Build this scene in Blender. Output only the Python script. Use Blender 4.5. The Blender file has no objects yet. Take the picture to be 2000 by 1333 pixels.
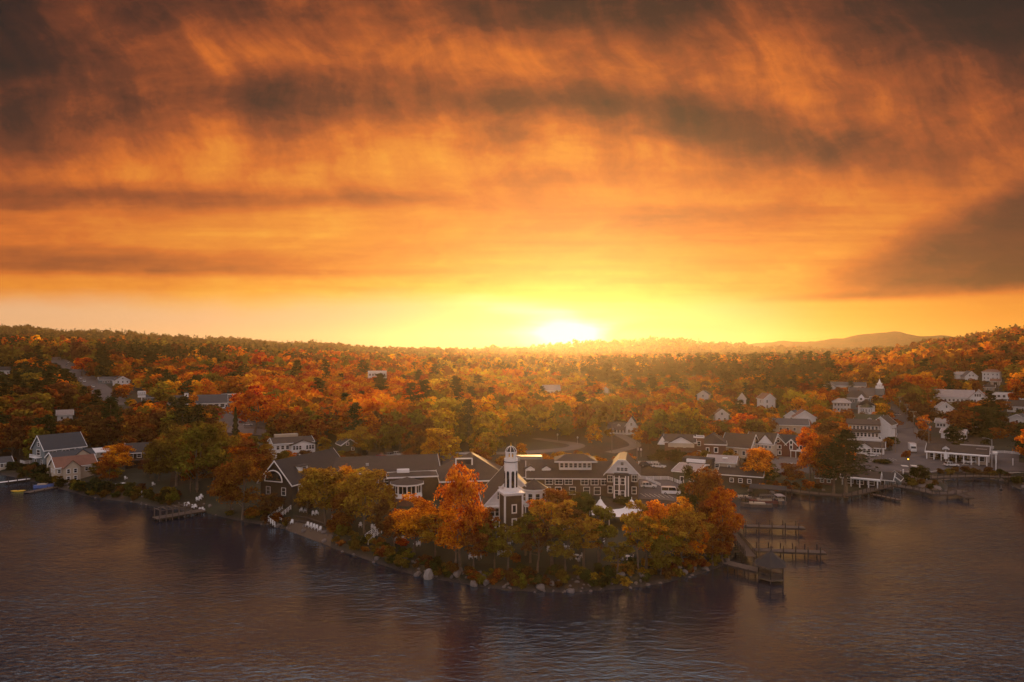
import bpy, math, random
import numpy as np
from mathutils import Vector, Matrix
from mathutils.bvhtree import BVHTree

R = math.radians
rng = random.Random(7)
nrng = np.random.default_rng(7)
scene = bpy.context.scene
COL = scene.collection

# ------------------------------------------------------------------ camera
CAM_H = 44.0          # the drone hovers 44 m above the lake
FPX = 1333.0          # focal length in photo pixels (24 mm on 36 mm, 2000 px wide)
HORIZON = 690.0       # photo row of the true horizon
cam_data = bpy.data.cameras.new('camera')
cam_data.lens = 24.0
cam_data.sensor_width = 36.0
cam_data.shift_y = (HORIZON - 666.5) / 2000.0
cam_data.clip_start = 0.5
cam_data.clip_end = 20000
cam = bpy.data.objects.new('camera', cam_data)
cam.location = (0, 0, CAM_H)
cam.rotation_euler = (R(90), 0, 0)
COL.objects.link(cam)
scene.camera = cam
scene.view_settings.view_transform = 'Standard'
scene.view_settings.look = 'None'
scene.view_settings.exposure = 0.38
scene.view_settings.gamma = 1.0
scene.render.engine = 'CYCLES'
scene.cycles.max_bounces = 6
scene.cycles.diffuse_bounces = 2
scene.cycles.glossy_bounces = 3
scene.cycles.transmission_bounces = 2
scene.cycles.volume_bounces = 0
scene.cycles.sample_clamp_indirect = 4.0

# ------------------------------------------------------------------ sun
SUN_U = 0.092                       # the sun sits a little right of straight ahead
SUN_AZ = math.atan(SUN_U)
SUN_EL = R(4.4)
sun_data = bpy.data.lights.new('sun', 'SUN')
sun_data.energy = 5.0
sun_data.angle = R(0.5)
sun_data.color = (1.0, 0.54, 0.20)
sun = bpy.data.objects.new('sun', sun_data)
to_sun = Vector((math.sin(SUN_AZ) * math.cos(SUN_EL), math.cos(SUN_AZ) * math.cos(SUN_EL), math.sin(SUN_EL)))
sun.rotation_euler = to_sun.to_track_quat('Z', 'Y').to_euler()
sun.location = (100, 900, 300)
COL.objects.link(sun)


# ------------------------------------------------------------------ little expression language for math nodes
class E:
    nt = None

    def __init__(self, s):
        self.s = s

    @staticmethod
    def op(o, *a, clamp=False):
        n = E.nt.nodes.new('ShaderNodeMath')
        n.operation = o
        n.use_clamp = clamp
        for i, x in enumerate(a):
            if isinstance(x, E):
                E.nt.links.new(x.s, n.inputs[i])
            else:
                n.inputs[i].default_value = x
        return E(n.outputs[0])

    def __add__(a, b): return E.op('ADD', a, b)
    __radd__ = __add__
    def __sub__(a, b): return E.op('SUBTRACT', a, b)
    def __rsub__(a, b): return E.op('SUBTRACT', b, a)
    def __mul__(a, b): return E.op('MULTIPLY', a, b)
    __rmul__ = __mul__
    def __truediv__(a, b): return E.op('DIVIDE', a, b)
    def __rtruediv__(a, b): return E.op('DIVIDE', b, a)


def sstep(x, a, b):
    n = E.nt.nodes.new('ShaderNodeMapRange')
    n.interpolation_type = 'SMOOTHSTEP'
    n.inputs['From Min'].default_value = a
    n.inputs['From Max'].default_value = b
    E.nt.links.new(x.s, n.inputs['Value'])
    return E(n.outputs['Result'])


def gauss(x, c, w):
    d = (x - c) / w
    return E.op('POWER', 2.71828, (d * d) * -1.0)


def comb(x, y, z):
    n = E.nt.nodes.new('ShaderNodeCombineXYZ')
    for i, v in enumerate((x, y, z)):
        if isinstance(v, E):
            E.nt.links.new(v.s, n.inputs[i])
        else:
            n.inputs[i].default_value = v
    return n.outputs[0]


def noise(vec, scale=1.0, detail=5.0, rough=0.55, dist=0.0):
    n = E.nt.nodes.new('ShaderNodeTexNoise')
    n.inputs['Scale'].default_value = scale
    n.inputs['Detail'].default_value = detail
    n.inputs['Roughness'].default_value = rough
    n.inputs['Distortion'].default_value = dist
    E.nt.links.new(vec, n.inputs['Vector'])
    return E(n.outputs['Fac'])


def lin(c):
    return tuple((x / 255 / 12.92) if x / 255 <= 0.04045 else ((x / 255 + 0.055) / 1.055) ** 2.4 for x in c)


def ramp(fac, stops, interp='LINEAR'):
    n = E.nt.nodes.new('ShaderNodeValToRGB')
    cr = n.color_ramp
    cr.interpolation = interp
    while len(cr.elements) < len(stops):
        cr.elements.new(0.5)
    for e, (p, c) in zip(cr.elements, stops):
        e.position = p
        e.color = (*c, 1)
    E.nt.links.new(fac.s if isinstance(fac, E) else fac, n.inputs[0])
    return n.outputs['Color']


def curve(x, pts):
    n = E.nt.nodes.new('ShaderNodeFloatCurve')
    c = n.mapping.curves[0]
    while len(c.points) < len(pts):
        c.points.new(0.5, 0.5)
    for p, (a, b) in zip(c.points, sorted(pts)):
        p.location = (a, b)
        p.handle_type = 'AUTO'
    n.mapping.update()
    E.nt.links.new(x.s, n.inputs['Value'])
    return E(n.outputs[0])


def mixc(fac, a, b, mode='MIX'):
    n = E.nt.nodes.new('ShaderNodeMix')
    n.data_type = 'RGBA'
    n.blend_type = mode
    n.clamp_factor = True
    for sock, v in ((n.inputs['Factor'], fac), (n.inputs[6], a), (n.inputs[7], b)):
        if isinstance(v, E):
            E.nt.links.new(v.s, sock)
        elif isinstance(v, bpy.types.NodeSocket):
            E.nt.links.new(v, sock)
        elif isinstance(v, tuple):
            sock.default_value = (*v, 1) if len(v) == 3 else v
        else:
            sock.default_value = v
    return n.outputs[2]


# ------------------------------------------------------------------ sky: an evening cloud deck lit from below
world = bpy.data.worlds.new('World')
scene.world = world
world.use_nodes = True
E.nt = wt = world.node_tree
wt.nodes.clear()
geo = wt.nodes.new('ShaderNodeTexCoord')
sep = wt.nodes.new('ShaderNodeSeparateXYZ')
wt.links.new(geo.outputs['Generated'], sep.inputs[0])
dx, dy, dz = (E(sep.outputs[i]) for i in range(3))
dyp = E.op('MAXIMUM', dy, 0.12)
u = dx / dyp                       # the deck is a plane: straight cloud streets stay straight
v = dz / dyp
vp = E.op('MAXIMUM', v, 0.0)
# slow warp
w1 = noise(comb(u * 1.3, v * 4.0, 3.1), 1.6, 4, 0.55) - 0.5
w2 = noise(comb(u * 3.4 + 7.0, v * 9.0, 1.7), 2.0, 5, 0.6) - 0.5
w3 = noise(comb(u * 9.0, v * 16.0, 4.7), 2.0, 5, 0.6) - 0.5
vw = v + w1 * 0.060 + w2 * 0.046 + w3 * 0.012
uw = u + w2 * 0.16
base = curve(E.op('MULTIPLY', vp, 1.25, clamp=True),
             [(0.0, 0.80), (0.055, 0.79), (0.085, 0.78), (0.13, 0.735), (0.19, 0.695), (0.27, 0.655), (0.36, 0.62), (0.46, 0.585), (0.56, 0.545), (0.68, 0.47), (1.0, 0.26)])
T = base
# glow round the sun
T = T + 0.05 * gauss(u, -0.12, 0.30) * gauss(v, 0.10, 0.07) - 0.11 * gauss(u, SUN_U, 0.26) * gauss(v, 0.12, 0.11) + 0.10 * gauss(u, 0.05, 0.26) * gauss(v, 0.058, 0.032)
T = T - 0.085 * E.op('MINIMUM', (u - 0.02) * (u - 0.02) / 0.36, 1.3)
# dark bands in the deck
def band(c, wd, amp, u0, u1, soft=0.14, vv=None):
    m = sstep(uw, u0 - soft, u0 + soft) * (1.0 - sstep(uw, u1 - soft, u1 + soft))
    return gauss(vw if vv is None else vv, c, wd) * m * amp
thin = v + w1 * 0.03 + w2 * 0.014 + w3 * 0.006
T = T - band(0.134, 0.018, 0.17, -1.6, -0.24, 0.26, thin)
T = T - band(0.118, 0.008, 0.08, -1.6, -0.1, 0.2, thin)
T = T - band(0.230, 0.018, 0.17, -1.6, -0.06, 0.26, v + w1 * 0.045 + w2 * 0.03 + w3 * 0.012)
T = T - band(0.208, 0.016, 0.14, 0.1, 0.45, 0.15)
T = T - band(0.262, 0.018, 0.09, -0.1, 0.3, 0.2)
bv = vw + 0.13 * E.op('MAXIMUM', u - 0.05, 0.0) + 0.02 * u
T = T - band(0.368, 0.038, 0.31, -0.50, 0.58, 0.22, bv)
T = T - band(0.345, 0.040, 0.14, -1.6, -0.35, 0.25)
T = T - band(0.43, 0.045, 0.18, -1.6, -0.52, 0.16)
T = T - band(0.505, 0.040, 0.24, -0.02, 0.25, 0.2)
# the dark shower on the right and the heavy corner above it
wedge_top = 0.088 + 0.42 * (u - 0.40) + w2 * 0.03
wedge = sstep(u + w2 * 0.04, 0.36, 0.60) * sstep(v - 0.03 * (u - 0.4) + 0.02 * w2 + 0.008 * w3, 0.070, 0.100) * (1.0 - sstep(v + w3 * 0.02 - wedge_top, -0.040, 0.045))
T = T - band(0.082, 0.006, 0.16, 0.40, 0.62, 0.12, v - 0.035 * (u - 0.45) + w2 * 0.006)
T = T - 0.36 * sstep(uw, 0.36, 0.80) * sstep(vw, 0.26, 0.50) - 0.17 * sstep(v, 0.40, 0.53)
T = T - 0.14 * sstep(uw * -1.0, 0.50, 0.85) * sstep(vw, 0.20, 0.36)
# textures: feathered showers hanging high up, flat streaks low down
sl = u + v * 0.45 + w1 * 0.12
hang = noise(comb(sl * 6.4, v * 2.4 + w2 * 0.4, 0.3), 1.6, 9, 0.60, 0.25) - 0.5
fine = noise(comb(sl * 24.0 + w2 * 1.2, v * 8.0, 2.3), 1.4, 6, 0.65, 0.15) - 0.5
puff = noise(comb(u * 4.6, v * 9.0, 5.0), 1.5, 9, 0.63, 0.35) - 0.5
flat_ = noise(comb(uw * 1.5, v * 26.0, 9.0), 1.5, 7, 0.62, 0.25) - 0.5
curl = noise(comb(u * 10.0 + w2 * 3.0, v * 24.0, 6.0), 1.5, 6, 0.6, 0.3) - 0.5
hi = sstep(v, 0.15, 0.33)
lo = (1.0 - sstep(v, 0.16, 0.32)) * sstep(v, 0.05, 0.11)
T = T + hi * (hang * 0.58 + puff * 0.48 + fine * 0.09) + lo * (flat_ * 0.22 + puff * 0.16 + curl * 0.16) + flat_ * 0.04
T = T - wedge * (0.33 + flat_ * 0.35 + w2 * 0.15)
# a small bank of cloud on the ridge right of the sun
bankm = gauss(u, 0.235, 0.075) * gauss(v + w2 * 0.01, 0.026, 0.012)
T = T - bankm * 0.70
sunc = gauss(u + w2 * 0.03, SUN_U + 0.002, 0.085) * gauss(v + w3 * 0.012, 0.024, 0.026)
arc = gauss(v - 0.052 - 0.16 * (SUN_U - u) + w2 * 0.01, 0.0, 0.015) * sstep(u, -0.16, 0.0) * (1.0 - sstep(u, 0.06, 0.12))
T = T + sunc * 0.30 + arc * 0.07 + flat_ * gauss(u, SUN_U, 0.3) * gauss(v, 0.05, 0.03) * 0.16
sky_col = ramp(E.op('MULTIPLY', T, 1.0, clamp=True), [
    (0.0, lin((32, 15, 11))), (0.14, lin((60, 27, 15))), (0.28, lin((104, 48, 22))), (0.42, lin((158, 74, 27))),
    (0.55, lin((212, 106, 28))), (0.66, lin((235, 140, 38))), (0.77, lin((250, 178, 56))), (0.87, lin((255, 210, 116))),
    (0.95, lin((255, 236, 178))), (1.0, lin((255, 252, 232)))])
# under the deck: the clear strip, paler and greyer away from the sun
clear = (1.0 - sstep(v + w1 * 0.035 + w2 * 0.018 + w3 * 0.006, 0.052, 0.096)) * (1.0 - gauss(u, SUN_U + 0.02, 0.20)) * (1.0 - sstep(u, 0.2, 0.5))
sky_col = mixc(clear * 0.85, sky_col, lin((232, 184, 142)))
sky_col = mixc(bankm * 0.75, sky_col, lin((150, 120, 40)))
# the sky behind the viewer: plain mauve dusk
back = ramp(sstep(dz, -0.05, 1.0), [(0.0, (0.34, 0.27, 0.265)), (0.25, (0.60, 0.485, 0.475)), (0.6, (0.94, 0.75, 0.74)), (1.0, (0.66, 0.52, 0.50))])
front = sstep(dy, -0.15, 0.30) * (1.0 - sstep(dz + w2 * 0.06, 0.48, 0.62))
sky_col = mixc(front, back, sky_col)
nish = wt.nodes.new('ShaderNodeTexSky')
nish.sky_type = 'NISHITA'
nish.sun_disc = False
nish.sun_elevation = SUN_EL
nish.sun_rotation = SUN_AZ
bg1 = wt.nodes.new('ShaderNodeBackground')
bg1.inputs['Strength'].default_value = 0.72
wt.links.new(sky_col, bg1.inputs['Color'])
bg2 = wt.nodes.new('ShaderNodeBackground')
bg2.inputs['Strength'].default_value = 0.005
wt.links.new(nish.outputs[0], bg2.inputs['Color'])
adds = wt.nodes.new('ShaderNodeAddShader')
wt.links.new(bg1.outputs[0], adds.inputs[0])
wt.links.new(bg2.outputs[0], adds.inputs[1])
wo = wt.nodes.new('ShaderNodeOutputWorld')
wt.links.new(adds.outputs[0], wo.inputs['Surface'])


# ------------------------------------------------------------------ materials
def new_mat(name):
    m = bpy.data.materials.new(name)
    m.use_nodes = True
    E.nt = m.node_tree
    return m, m.node_tree, m.node_tree.nodes['Principled BSDF']


def coord(nt, kind='Object', scale=(1, 1, 1)):
    tc = nt.nodes.new('ShaderNodeTexCoord')
    mp = nt.nodes.new('ShaderNodeMapping')
    mp.inputs['Scale'].default_value = scale
    nt.links.new(tc.outputs[kind], mp.inputs[0])
    return mp.outputs[0]


def paint(name, col, var=0.25, scale=0.8, rough=0.75, streak=None, metallic=0.0):
    """a matt surface with weathering: large blotches and fine grain; streak = boards or courses"""
    m, nt, b = new_mat(name)
    n1 = noise(coord(nt), scale, 5, 0.6)
    n2 = noise(coord(nt, 'Object', (3, 3, 9)), scale * 2.5, 3, 0.6)
    f = (n1 * 0.65 + n2 * 0.35)
    lo = tuple(c * (1 - var) for c in col)
    hi = tuple(min(1, c * (1 + var)) for c in col)
    c = ramp(f, [(0.3, lo), (0.7, hi)])
    if streak:
        wv = nt.nodes.new('ShaderNodeTexWave')
        wv.bands_direction = 'Z'
        wv.inputs['Scale'].default_value = streak
        wv.inputs['Distortion'].default_value = 0.6
        wv.inputs['Detail'].default_value = 2
        nt.links.new(coord(nt), wv.inputs['Vector'])
        c = mixc(E(wv.outputs['Fac']) * 0.35, c, tuple(x * 0.6 for x in col))
    nt.links.new(c, b.inputs['Base Color'])
    b.inputs['Roughness'].default_value = rough
    b.inputs['Metallic'].default_value = metallic
    return m


M = {}
M['white'] = paint('white_paint', (0.80, 0.78, 0.77), 0.10, 0.7, 0.6, 4.0)
M['trim'] = paint('white_trim', (0.84, 0.82, 0.81), 0.07, 1.0, 0.6)
M['cream'] = paint('cream_siding', (0.60, 0.50, 0.38), 0.14, 0.7, 0.7, 4.0)
M['beige'] = paint('beige_siding', (0.50, 0.40, 0.30), 0.15, 0.7, 0.7, 4.0)
M['grey_siding'] = paint('grey_siding', (0.17, 0.20, 0.21), 0.18, 0.7, 0.7, 4.0)
M['brown_shingle'] = paint('brown_shingle', (0.085, 0.052, 0.030), 0.3, 0.9, 0.85, 3.5)
M['dark_shingle'] = paint('dark_shingle', (0.05, 0.035, 0.026), 0.3, 0.9, 0.85, 3.5)
M['red_siding'] = paint('red_siding', (0.14, 0.035, 0.03), 0.25, 0.8, 0.8, 4.0)
M['green_siding'] = paint('green_siding', (0.08, 0.085, 0.05), 0.25, 0.8, 0.8, 4.0)
M['brick'] = paint('brick_wall', (0.19, 0.09, 0.055), 0.28, 1.6, 0.85, 6.0)
M['roof_brown'] = paint('brown_roof', (0.058, 0.040, 0.031), 0.3, 0.6, 0.85, 2.4)
M['roof_dark'] = paint('dark_roof', (0.034, 0.029, 0.030), 0.3, 0.6, 0.8, 2.4)
M['roof_slate'] = paint('slate_roof', (0.036, 0.042, 0.054), 0.25, 0.6, 0.7, 2.4)
M['roof_grey'] = paint('grey_roof', (0.075, 0.075, 0.082), 0.25, 0.6, 0.8, 2.4)
M['roof_pale'] = paint('pale_roof', (0.36, 0.30, 0.28), 0.2, 0.6, 0.8, 2.4)
M['roof_red'] = paint('red_roof', (0.20, 0.09, 0.06), 0.25, 0.6, 0.85, 2.4)
M['roof_green'] = paint('green_roof', (0.055, 0.06, 0.03), 0.25, 0.6, 0.85, 2.4)
M['timber'] = paint('weathered_timber', (0.105, 0.075, 0.058), 0.35, 1.5, 0.85)
M['timber_dark'] = paint('dark_timber', (0.035, 0.025, 0.021), 0.35, 1.5, 0.85)
M['pole'] = paint('pole_wood', (0.20, 0.155, 0.125), 0.3, 0.8, 0.9)
M['metal_grey'] = paint('grey_metal', (0.36, 0.35, 0.35), 0.15, 0.8, 0.45)
M['metal_dark'] = paint('dark_metal', (0.03, 0.03, 0.035), 0.3, 1.0, 0.5)
M['yellow'] = paint('yellow_paint', (0.75, 0.45, 0.03), 0.12, 1.0, 0.5)
M['blue'] = paint('blue_paint', (0.10, 0.16, 0.42), 0.15, 1.0, 0.5)
M['tyre'] = paint('tyre_rubber', (0.018, 0.018, 0.02), 0.2, 2.0, 0.9)
M['canvas'] = paint('white_canvas', (0.80, 0.79, 0.80), 0.06, 0.5, 0.8)
M['rock'] = paint('shore_rock', (0.16, 0.13, 0.12), 0.5, 0.7, 0.9)
M['boulder'] = paint('pale_granite', (0.26, 0.225, 0.205), 0.35, 1.2, 0.9)
M['bark'] = paint('bark', (0.15, 0.105, 0.075), 0.4, 1.4, 0.95)
M['bark_pale'] = paint('pale_bark', (0.42, 0.36, 0.30), 0.4, 1.6, 0.95)
M['flower'] = paint('flower_bed', (0.30, 0.12, 0.10), 0.5, 1.5, 0.9)


def car_paint(name, col):
    m, nt, b = new_mat(name)
    n = noise(coord(nt), 1.3, 3, 0.5)
    nt.links.new(ramp(n, [(0.3, tuple(c * 0.9 for c in col)), (0.7, col)]), b.inputs['Base Color'])
    b.inputs['Roughness'].default_value = 0.25
    b.inputs['Coat Weight'].default_value = 0.6
    return m


M['car_white'] = car_paint('car_white', (0.78, 0.77, 0.77))
M['car_silver'] = car_paint('car_silver', (0.42, 0.42, 0.44))
M['car_dark'] = car_paint('car_dark', (0.04, 0.04, 0.05))
M['car_red'] = car_paint('car_red', (0.35, 0.03, 0.03))
M['car_blue'] = car_paint('car_blue', (0.10, 0.16, 0.40))
M['car_gold'] = car_paint('car_gold', (0.50, 0.46, 0.16))


def glass_mat():
    m, nt, b = new_mat('window_glass')
    n = noise(coord(nt), 0.7, 2, 0.5)
    nt.links.new(ramp(n, [(0.35, (0.012, 0.010, 0.010)), (0.7, (0.05, 0.042, 0.04))]), b.inputs['Base Color'])
    b.inputs['Roughness'].default_value = 0.12
    b.inputs['Specular IOR Level'].default_value = 0.6
    return m


M['glass'] = glass_mat()


def lamp_mat(name, col, e):
    m, nt, b = new_mat(name)
    n = noise(coord(nt), 2.0, 2, 0.5)
    nt.links.new(ramp(n, [(0.2, tuple(c * 0.9 for c in col)), (0.8, col)]), b.inputs['Emission Color'])
    b.inputs['Base Color'].default_value = (*col, 1)
    b.inputs['Emission Strength'].default_value = e
    return m


M['amber_lamp'] = lamp_mat('amber_lamp', (1.0, 0.5, 0.05), 3.0)
M['warm_pane'] = lamp_mat('lit_pane', (1.0, 0.62, 0.22), 0.55)


def leaf_mat(name, trans=0.42, attr=None):
    m, nt, b = new_mat(name)
    nt.nodes.remove(b)
    if attr:
        a = nt.nodes.new('ShaderNodeAttribute')
        a.attribute_name = attr
        c0 = a.outputs['Color']
        vec = coord(nt, 'Object')
        big = noise(vec, 0.02, 3, 0.6)
    else:
        oi = nt.nodes.new('ShaderNodeObjectInfo')
        c0 = oi.outputs['Color']
        tc = coord(nt, 'Object')
        off = comb(E(oi.outputs['Random']) * 40.0, 0.0, 0.0)
        va = nt.nodes.new('ShaderNodeVectorMath')
        nt.links.new(tc, va.inputs[0])
        nt.links.new(off, va.inputs[1])
        big = noise(va.outputs[0], 0.42, 3, 0.6)
    g = nt.nodes.new('ShaderNodeNewGeometry')
    rnd = E(g.outputs['Random Per Island'])
    hsv = nt.nodes.new('ShaderNodeHueSaturation')
    nt.links.new(c0, hsv.inputs['Color'])
    hue = 0.5 + (big - 0.5) * 0.14 + (rnd - 0.5) * 0.045
    val = 1.0 + (rnd - 0.5) * (0.6 if attr else 0.9) + (big - 0.5) * 2.1
    nt.links.new(hue.s, hsv.inputs['Hue'])
    nt.links.new(E.op('MAXIMUM', val, 0.25).s, hsv.inputs['Value'])
    d = nt.nodes.new('ShaderNodeBsdfDiffuse')
    t = nt.nodes.new('ShaderNodeBsdfTranslucent')
    mx = nt.nodes.new('ShaderNodeMixShader')
    mx.inputs[0].default_value = trans
    nt.links.new(hsv.outputs[0], d.inputs[0])
    nt.links.new(hsv.outputs[0], t.inputs[0])
    nt.links.new(d.outputs[0], mx.inputs[1])
    nt.links.new(t.outputs[0], mx.inputs[2])
    nt.links.new(mx.outputs[0], nt.nodes['Material Output'].inputs['Surface'])
    return m


M['leaf'] = leaf_mat('autumn_leaf')
M['needle'] = leaf_mat('pine_needle', 0.2)
M['forest'] = leaf_mat('forest_leaf', 0.35, 'Col')


def ground_mat():
    m, nt, b = new_mat('ground_cover')
    p = coord(nt)
    a = noise(p, 0.035, 5, 0.6)
    f = noise(p, 0.5, 6, 0.65)
    g = noise(p, 2.2, 4, 0.7)
    litter = ramp(f * 0.6 + g * 0.4, [(0.3, (0.014, 0.009, 0.005)), (0.5, (0.036, 0.019, 0.008)), (0.68, (0.075, 0.034, 0.011))])
    grass = ramp(f * 0.5 + g * 0.5, [(0.3, (0.011, 0.013, 0.005)), (0.55, (0.024, 0.025, 0.008)), (0.75, (0.048, 0.042, 0.014))])
    c = mixc(sstep(a, 0.42, 0.58), litter, grass)
    s = nt.nodes.new('ShaderNodeSeparateXYZ')
    nt.links.new(p, s.inputs[0])
    z = E(s.outputs[2])
    # wet stony rim at the water
    c = mixc(1.0 - sstep(z + (g - 0.5) * 0.8, 0.15, 0.7), c, ramp(g, [(0.35, (0.018, 0.014, 0.012)), (0.65, (0.060, 0.048, 0.042))]))
    nt.links.new(c, b.inputs['Base Color'])
    b.inputs['Roughness'].default_value = 0.95
    bp = nt.nodes.new('ShaderNodeBump')
    bp.inputs['Strength'].default_value = 0.8
    bp.inputs['Distance'].default_value = 0.3
    nt.links.new((f * 0.6 + g * 0.4).s, bp.inputs['Height'])
    nt.links.new(bp.outputs[0], b.inputs['Normal'])
    return m


def hill_mat():
    m, nt, b = new_mat('wooded_hill')
    p = coord(nt)
    a = noise(p, 0.006, 5, 0.6)
    f = noise(p, 0.06, 5, 0.7)
    c1 = ramp(f, [(0.3, (0.018, 0.016, 0.008)), (0.5, (0.06, 0.034, 0.012)), (0.7, (0.13, 0.055, 0.015))])
    c2 = ramp(f, [(0.3, (0.015, 0.018, 0.008)), (0.7, (0.06, 0.05, 0.016))])
    nt.links.new(mixc(sstep(a, 0.42, 0.58), c1, c2), b.inputs['Base Color'])
    b.inputs['Roughness'].default_value = 1.0
    b.inputs['Specular IOR Level'].default_value = 0.0
    bp = nt.nodes.new('ShaderNodeBump')
    bp.inputs['Strength'].default_value = 1.0
    bp.inputs['Distance'].default_value = 8.0
    nt.links.new(f.s, bp.inputs['Height'])
    nt.links.new(bp.outputs[0], b.inputs['Normal'])
    return m


def water_mat():
    m, nt, b = new_mat('lake_water')
    nt.nodes.remove(b)
    p = coord(nt, 'Object', (0.55, 1.0, 1.0))
    warp = noise(coord(nt, 'Object', (0.02, 0.03, 1)), 1.0, 3, 0.5)
    r1 = noise(p, 1.15, 4, 0.6, 0.6)
    r2 = noise(coord(nt, 'Object', (0.26, 0.6, 1)), 0.7, 3, 0.55, 0.8)
    r3 = noise(p, 2.6, 2, 0.5)
    gust = sstep(warp, 0.35, 0.68)
    h = r1 * 0.45 + r2 * 0.70 + r3 * 0.10
    bp = nt.nodes.new('ShaderNodeBump')
    bp.inputs['Distance'].default_value = 0.55
    nt.links.new((0.16 + gust * 0.34).s, bp.inputs['Strength'])
    nt.links.new(h.s, bp.inputs['Height'])
    fr = nt.nodes.new('ShaderNodeFresnel')
    fr.inputs['IOR'].default_value = 3.4
    nt.links.new(bp.outputs[0], fr.inputs['Normal'])
    gl = nt.nodes.new('ShaderNodeBsdfGlossy')
    gl.inputs['Color'].default_value = (0.56, 0.84, 1.0, 1)
    gl.inputs['Roughness'].default_value = 0.025
    nt.links.new(bp.outputs[0], gl.inputs['Normal'])
    df = nt.nodes.new('ShaderNodeBsdfDiffuse')
    df.inputs['Color'].default_value = (0.026, 0.025, 0.040, 1)
    mx = nt.nodes.new('ShaderNodeMixShader')
    nt.links.new(fr.outputs[0], mx.inputs[0])
    nt.links.new(df.outputs[0], mx.inputs[1])
    nt.links.new(gl.outputs[0], mx.inputs[2])
    nt.links.new(mx.outputs[0], nt.nodes['Material Output'].inputs['Surface'])
    return m


def asphalt_mat(name='asphalt', col=(0.085, 0.072, 0.073), var=0.25):
    m, nt, b = new_mat(name)
    p = coord(nt)
    a = noise(p, 0.12, 5, 0.6)
    g = noise(p, 3.0, 4, 0.7)
    lo = tuple(c * (1 - var) for c in col)
    hi = tuple(c * (1 + var) for c in col)
    nt.links.new(ramp(a * 0.7 + g * 0.3, [(0.35, lo), (0.65, hi)]), b.inputs['Base Color'])
    b.inputs['Roughness'].default_value = 0.8
    return m


M['ground'] = ground_mat()
M['hill'] = hill_mat()
M['water'] = water_mat()
M['asphalt'] = asphalt_mat()
M['gravel'] = asphalt_mat('pale_paving', (0.15, 0.118, 0.108), 0.2)
M['lawn'] = asphalt_mat('lawn_grass', (0.017, 0.020, 0.006), 0.45)
M['sand'] = asphalt_mat('sand_path', (0.10, 0.066, 0.042), 0.3)
M['marking'] = asphalt_mat('road_marking', (0.62, 0.58, 0.52), 0.15)


# ------------------------------------------------------------------ mesh helpers
class MB:
    """collects shapes into one mesh"""

    def __init__(self):
        self.v, self.f, self.m = [], [], []

    def add(self, verts, faces, mi=0):
        n = len(self.v)
        self.v += [tuple(p) for p in verts]
        self.f += [tuple(i + n for i in f) for f in faces]
        self.m += [mi] * len(faces)
        return self

    def box(self, cx, cy, cz, sx, sy, sz, mi=0, rz=0.0):
        """centre in x, y; cz is the BOTTOM"""
        c, s = math.cos(rz), math.sin(rz)
        vs = []
        for z in (cz, cz + sz):
            for a, b in ((-1, -1), (1, -1), (1, 1), (-1, 1)):
                x, y = a * sx / 2, b * sy / 2
                vs.append((cx + x * c - y * s, cy + x * s + y * c, z))
        return self.add(vs, [(3, 2, 1, 0), (4, 5, 6, 7), (0, 1, 5, 4), (1, 2, 6, 5), (2, 3, 7, 6), (3, 0, 4, 7)], mi)

    def extrude(self, prof, axis, a, b, mi=0):
        """prof: list of (p, z) closed polygon (counter-clockwise); swept along axis 'x' or 'y' from a to b"""
        n = len(prof)
        vs = [(a, p, z) if axis == 'x' else (p, a, z) for p, z in prof] + [(b, p, z) if axis == 'x' else (p, b, z) for p, z in prof]
        fs = [tuple(range(n)), tuple(range(2 * n - 1, n - 1, -1))]
        for i in range(n):
            j = (i + 1) % n
            fs.append((j, i, n + i, n + j))
        return self.add(vs, fs, mi)

    def tube(self, pts, rad, n=6, mi=0, cap=True):
        pts = [Vector(p) for p in pts]
        if not isinstance(rad, (list, tuple)):
            rad = [rad] * len(pts)
        vs, fs = [], []
        for i, p in enumerate(pts):
            d = (pts[min(i + 1, len(pts) - 1)] - pts[max(i - 1, 0)]).normalized()
            a = d.cross(Vector((0, 0, 1)))
            if a.length < 1e-3:
                a = Vector((1, 0, 0))
            a.normalize()
            b = d.cross(a)
            for k in range(n):
                t = 2 * math.pi * k / n
                vs.append(p + (a * math.cos(t) + b * math.sin(t)) * rad[i])
        for i in range(len(pts) - 1):
            for k in range(n):
                q = (k + 1) % n
                fs.append((i * n + k, i * n + q, (i + 1) * n + q, (i + 1) * n + k))
        if cap:
            fs.append(tuple(range(n - 1, -1, -1)))
            fs.append(tuple((len(pts) - 1) * n + k for k in range(n)))
        return self.add(vs, fs, mi)

    def lathe(self, prof, n=8, cx=0, cy=0, rot=0.0, mi=0):
        """prof: (r, z) from bottom to top"""
        vs, fs = [], []
        for r, z in prof:
            for k in range(n):
                t = 2 * math.pi * k / n + rot
                vs.append((cx + r * math.cos(t), cy + r * math.sin(t), z))
        for i in range(len(prof) - 1):
            for k in range(n):
                q = (k + 1) % n
                fs.append((i * n + k, i * n + q, (i + 1) * n + q, (i + 1) * n + k))
        fs.append(tuple(range(n - 1, -1, -1)))
        fs.append(tuple((len(prof) - 1) * n + k for k in range(n)))
        return self.add(vs, fs, mi)

    def mesh(self, name, mats):
        me = bpy.data.meshes.new(name)
        me.from_pydata(self.v, [], self.f)
        for m in (mats if isinstance(mats, (list, tuple)) else [mats]):
            me.materials.append(M[m] if isinstance(m, str) else m)
        me.polygons.foreach_set('material_index', self.m)
        me.update()
        return me

    def build(self, name, mats, parent=None):
        return link(name, self.mesh(name, mats), parent)


def link(name, data, parent=None, loc=None, rz=None):
    o = bpy.data.objects.new(name, data)
    COL.objects.link(o)
    if parent is not None:
        o.parent = parent
    if loc is not None:
        o.location = loc
    if rz is not None:
        o.rotation_euler = (0, 0, rz)
    return o


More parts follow.
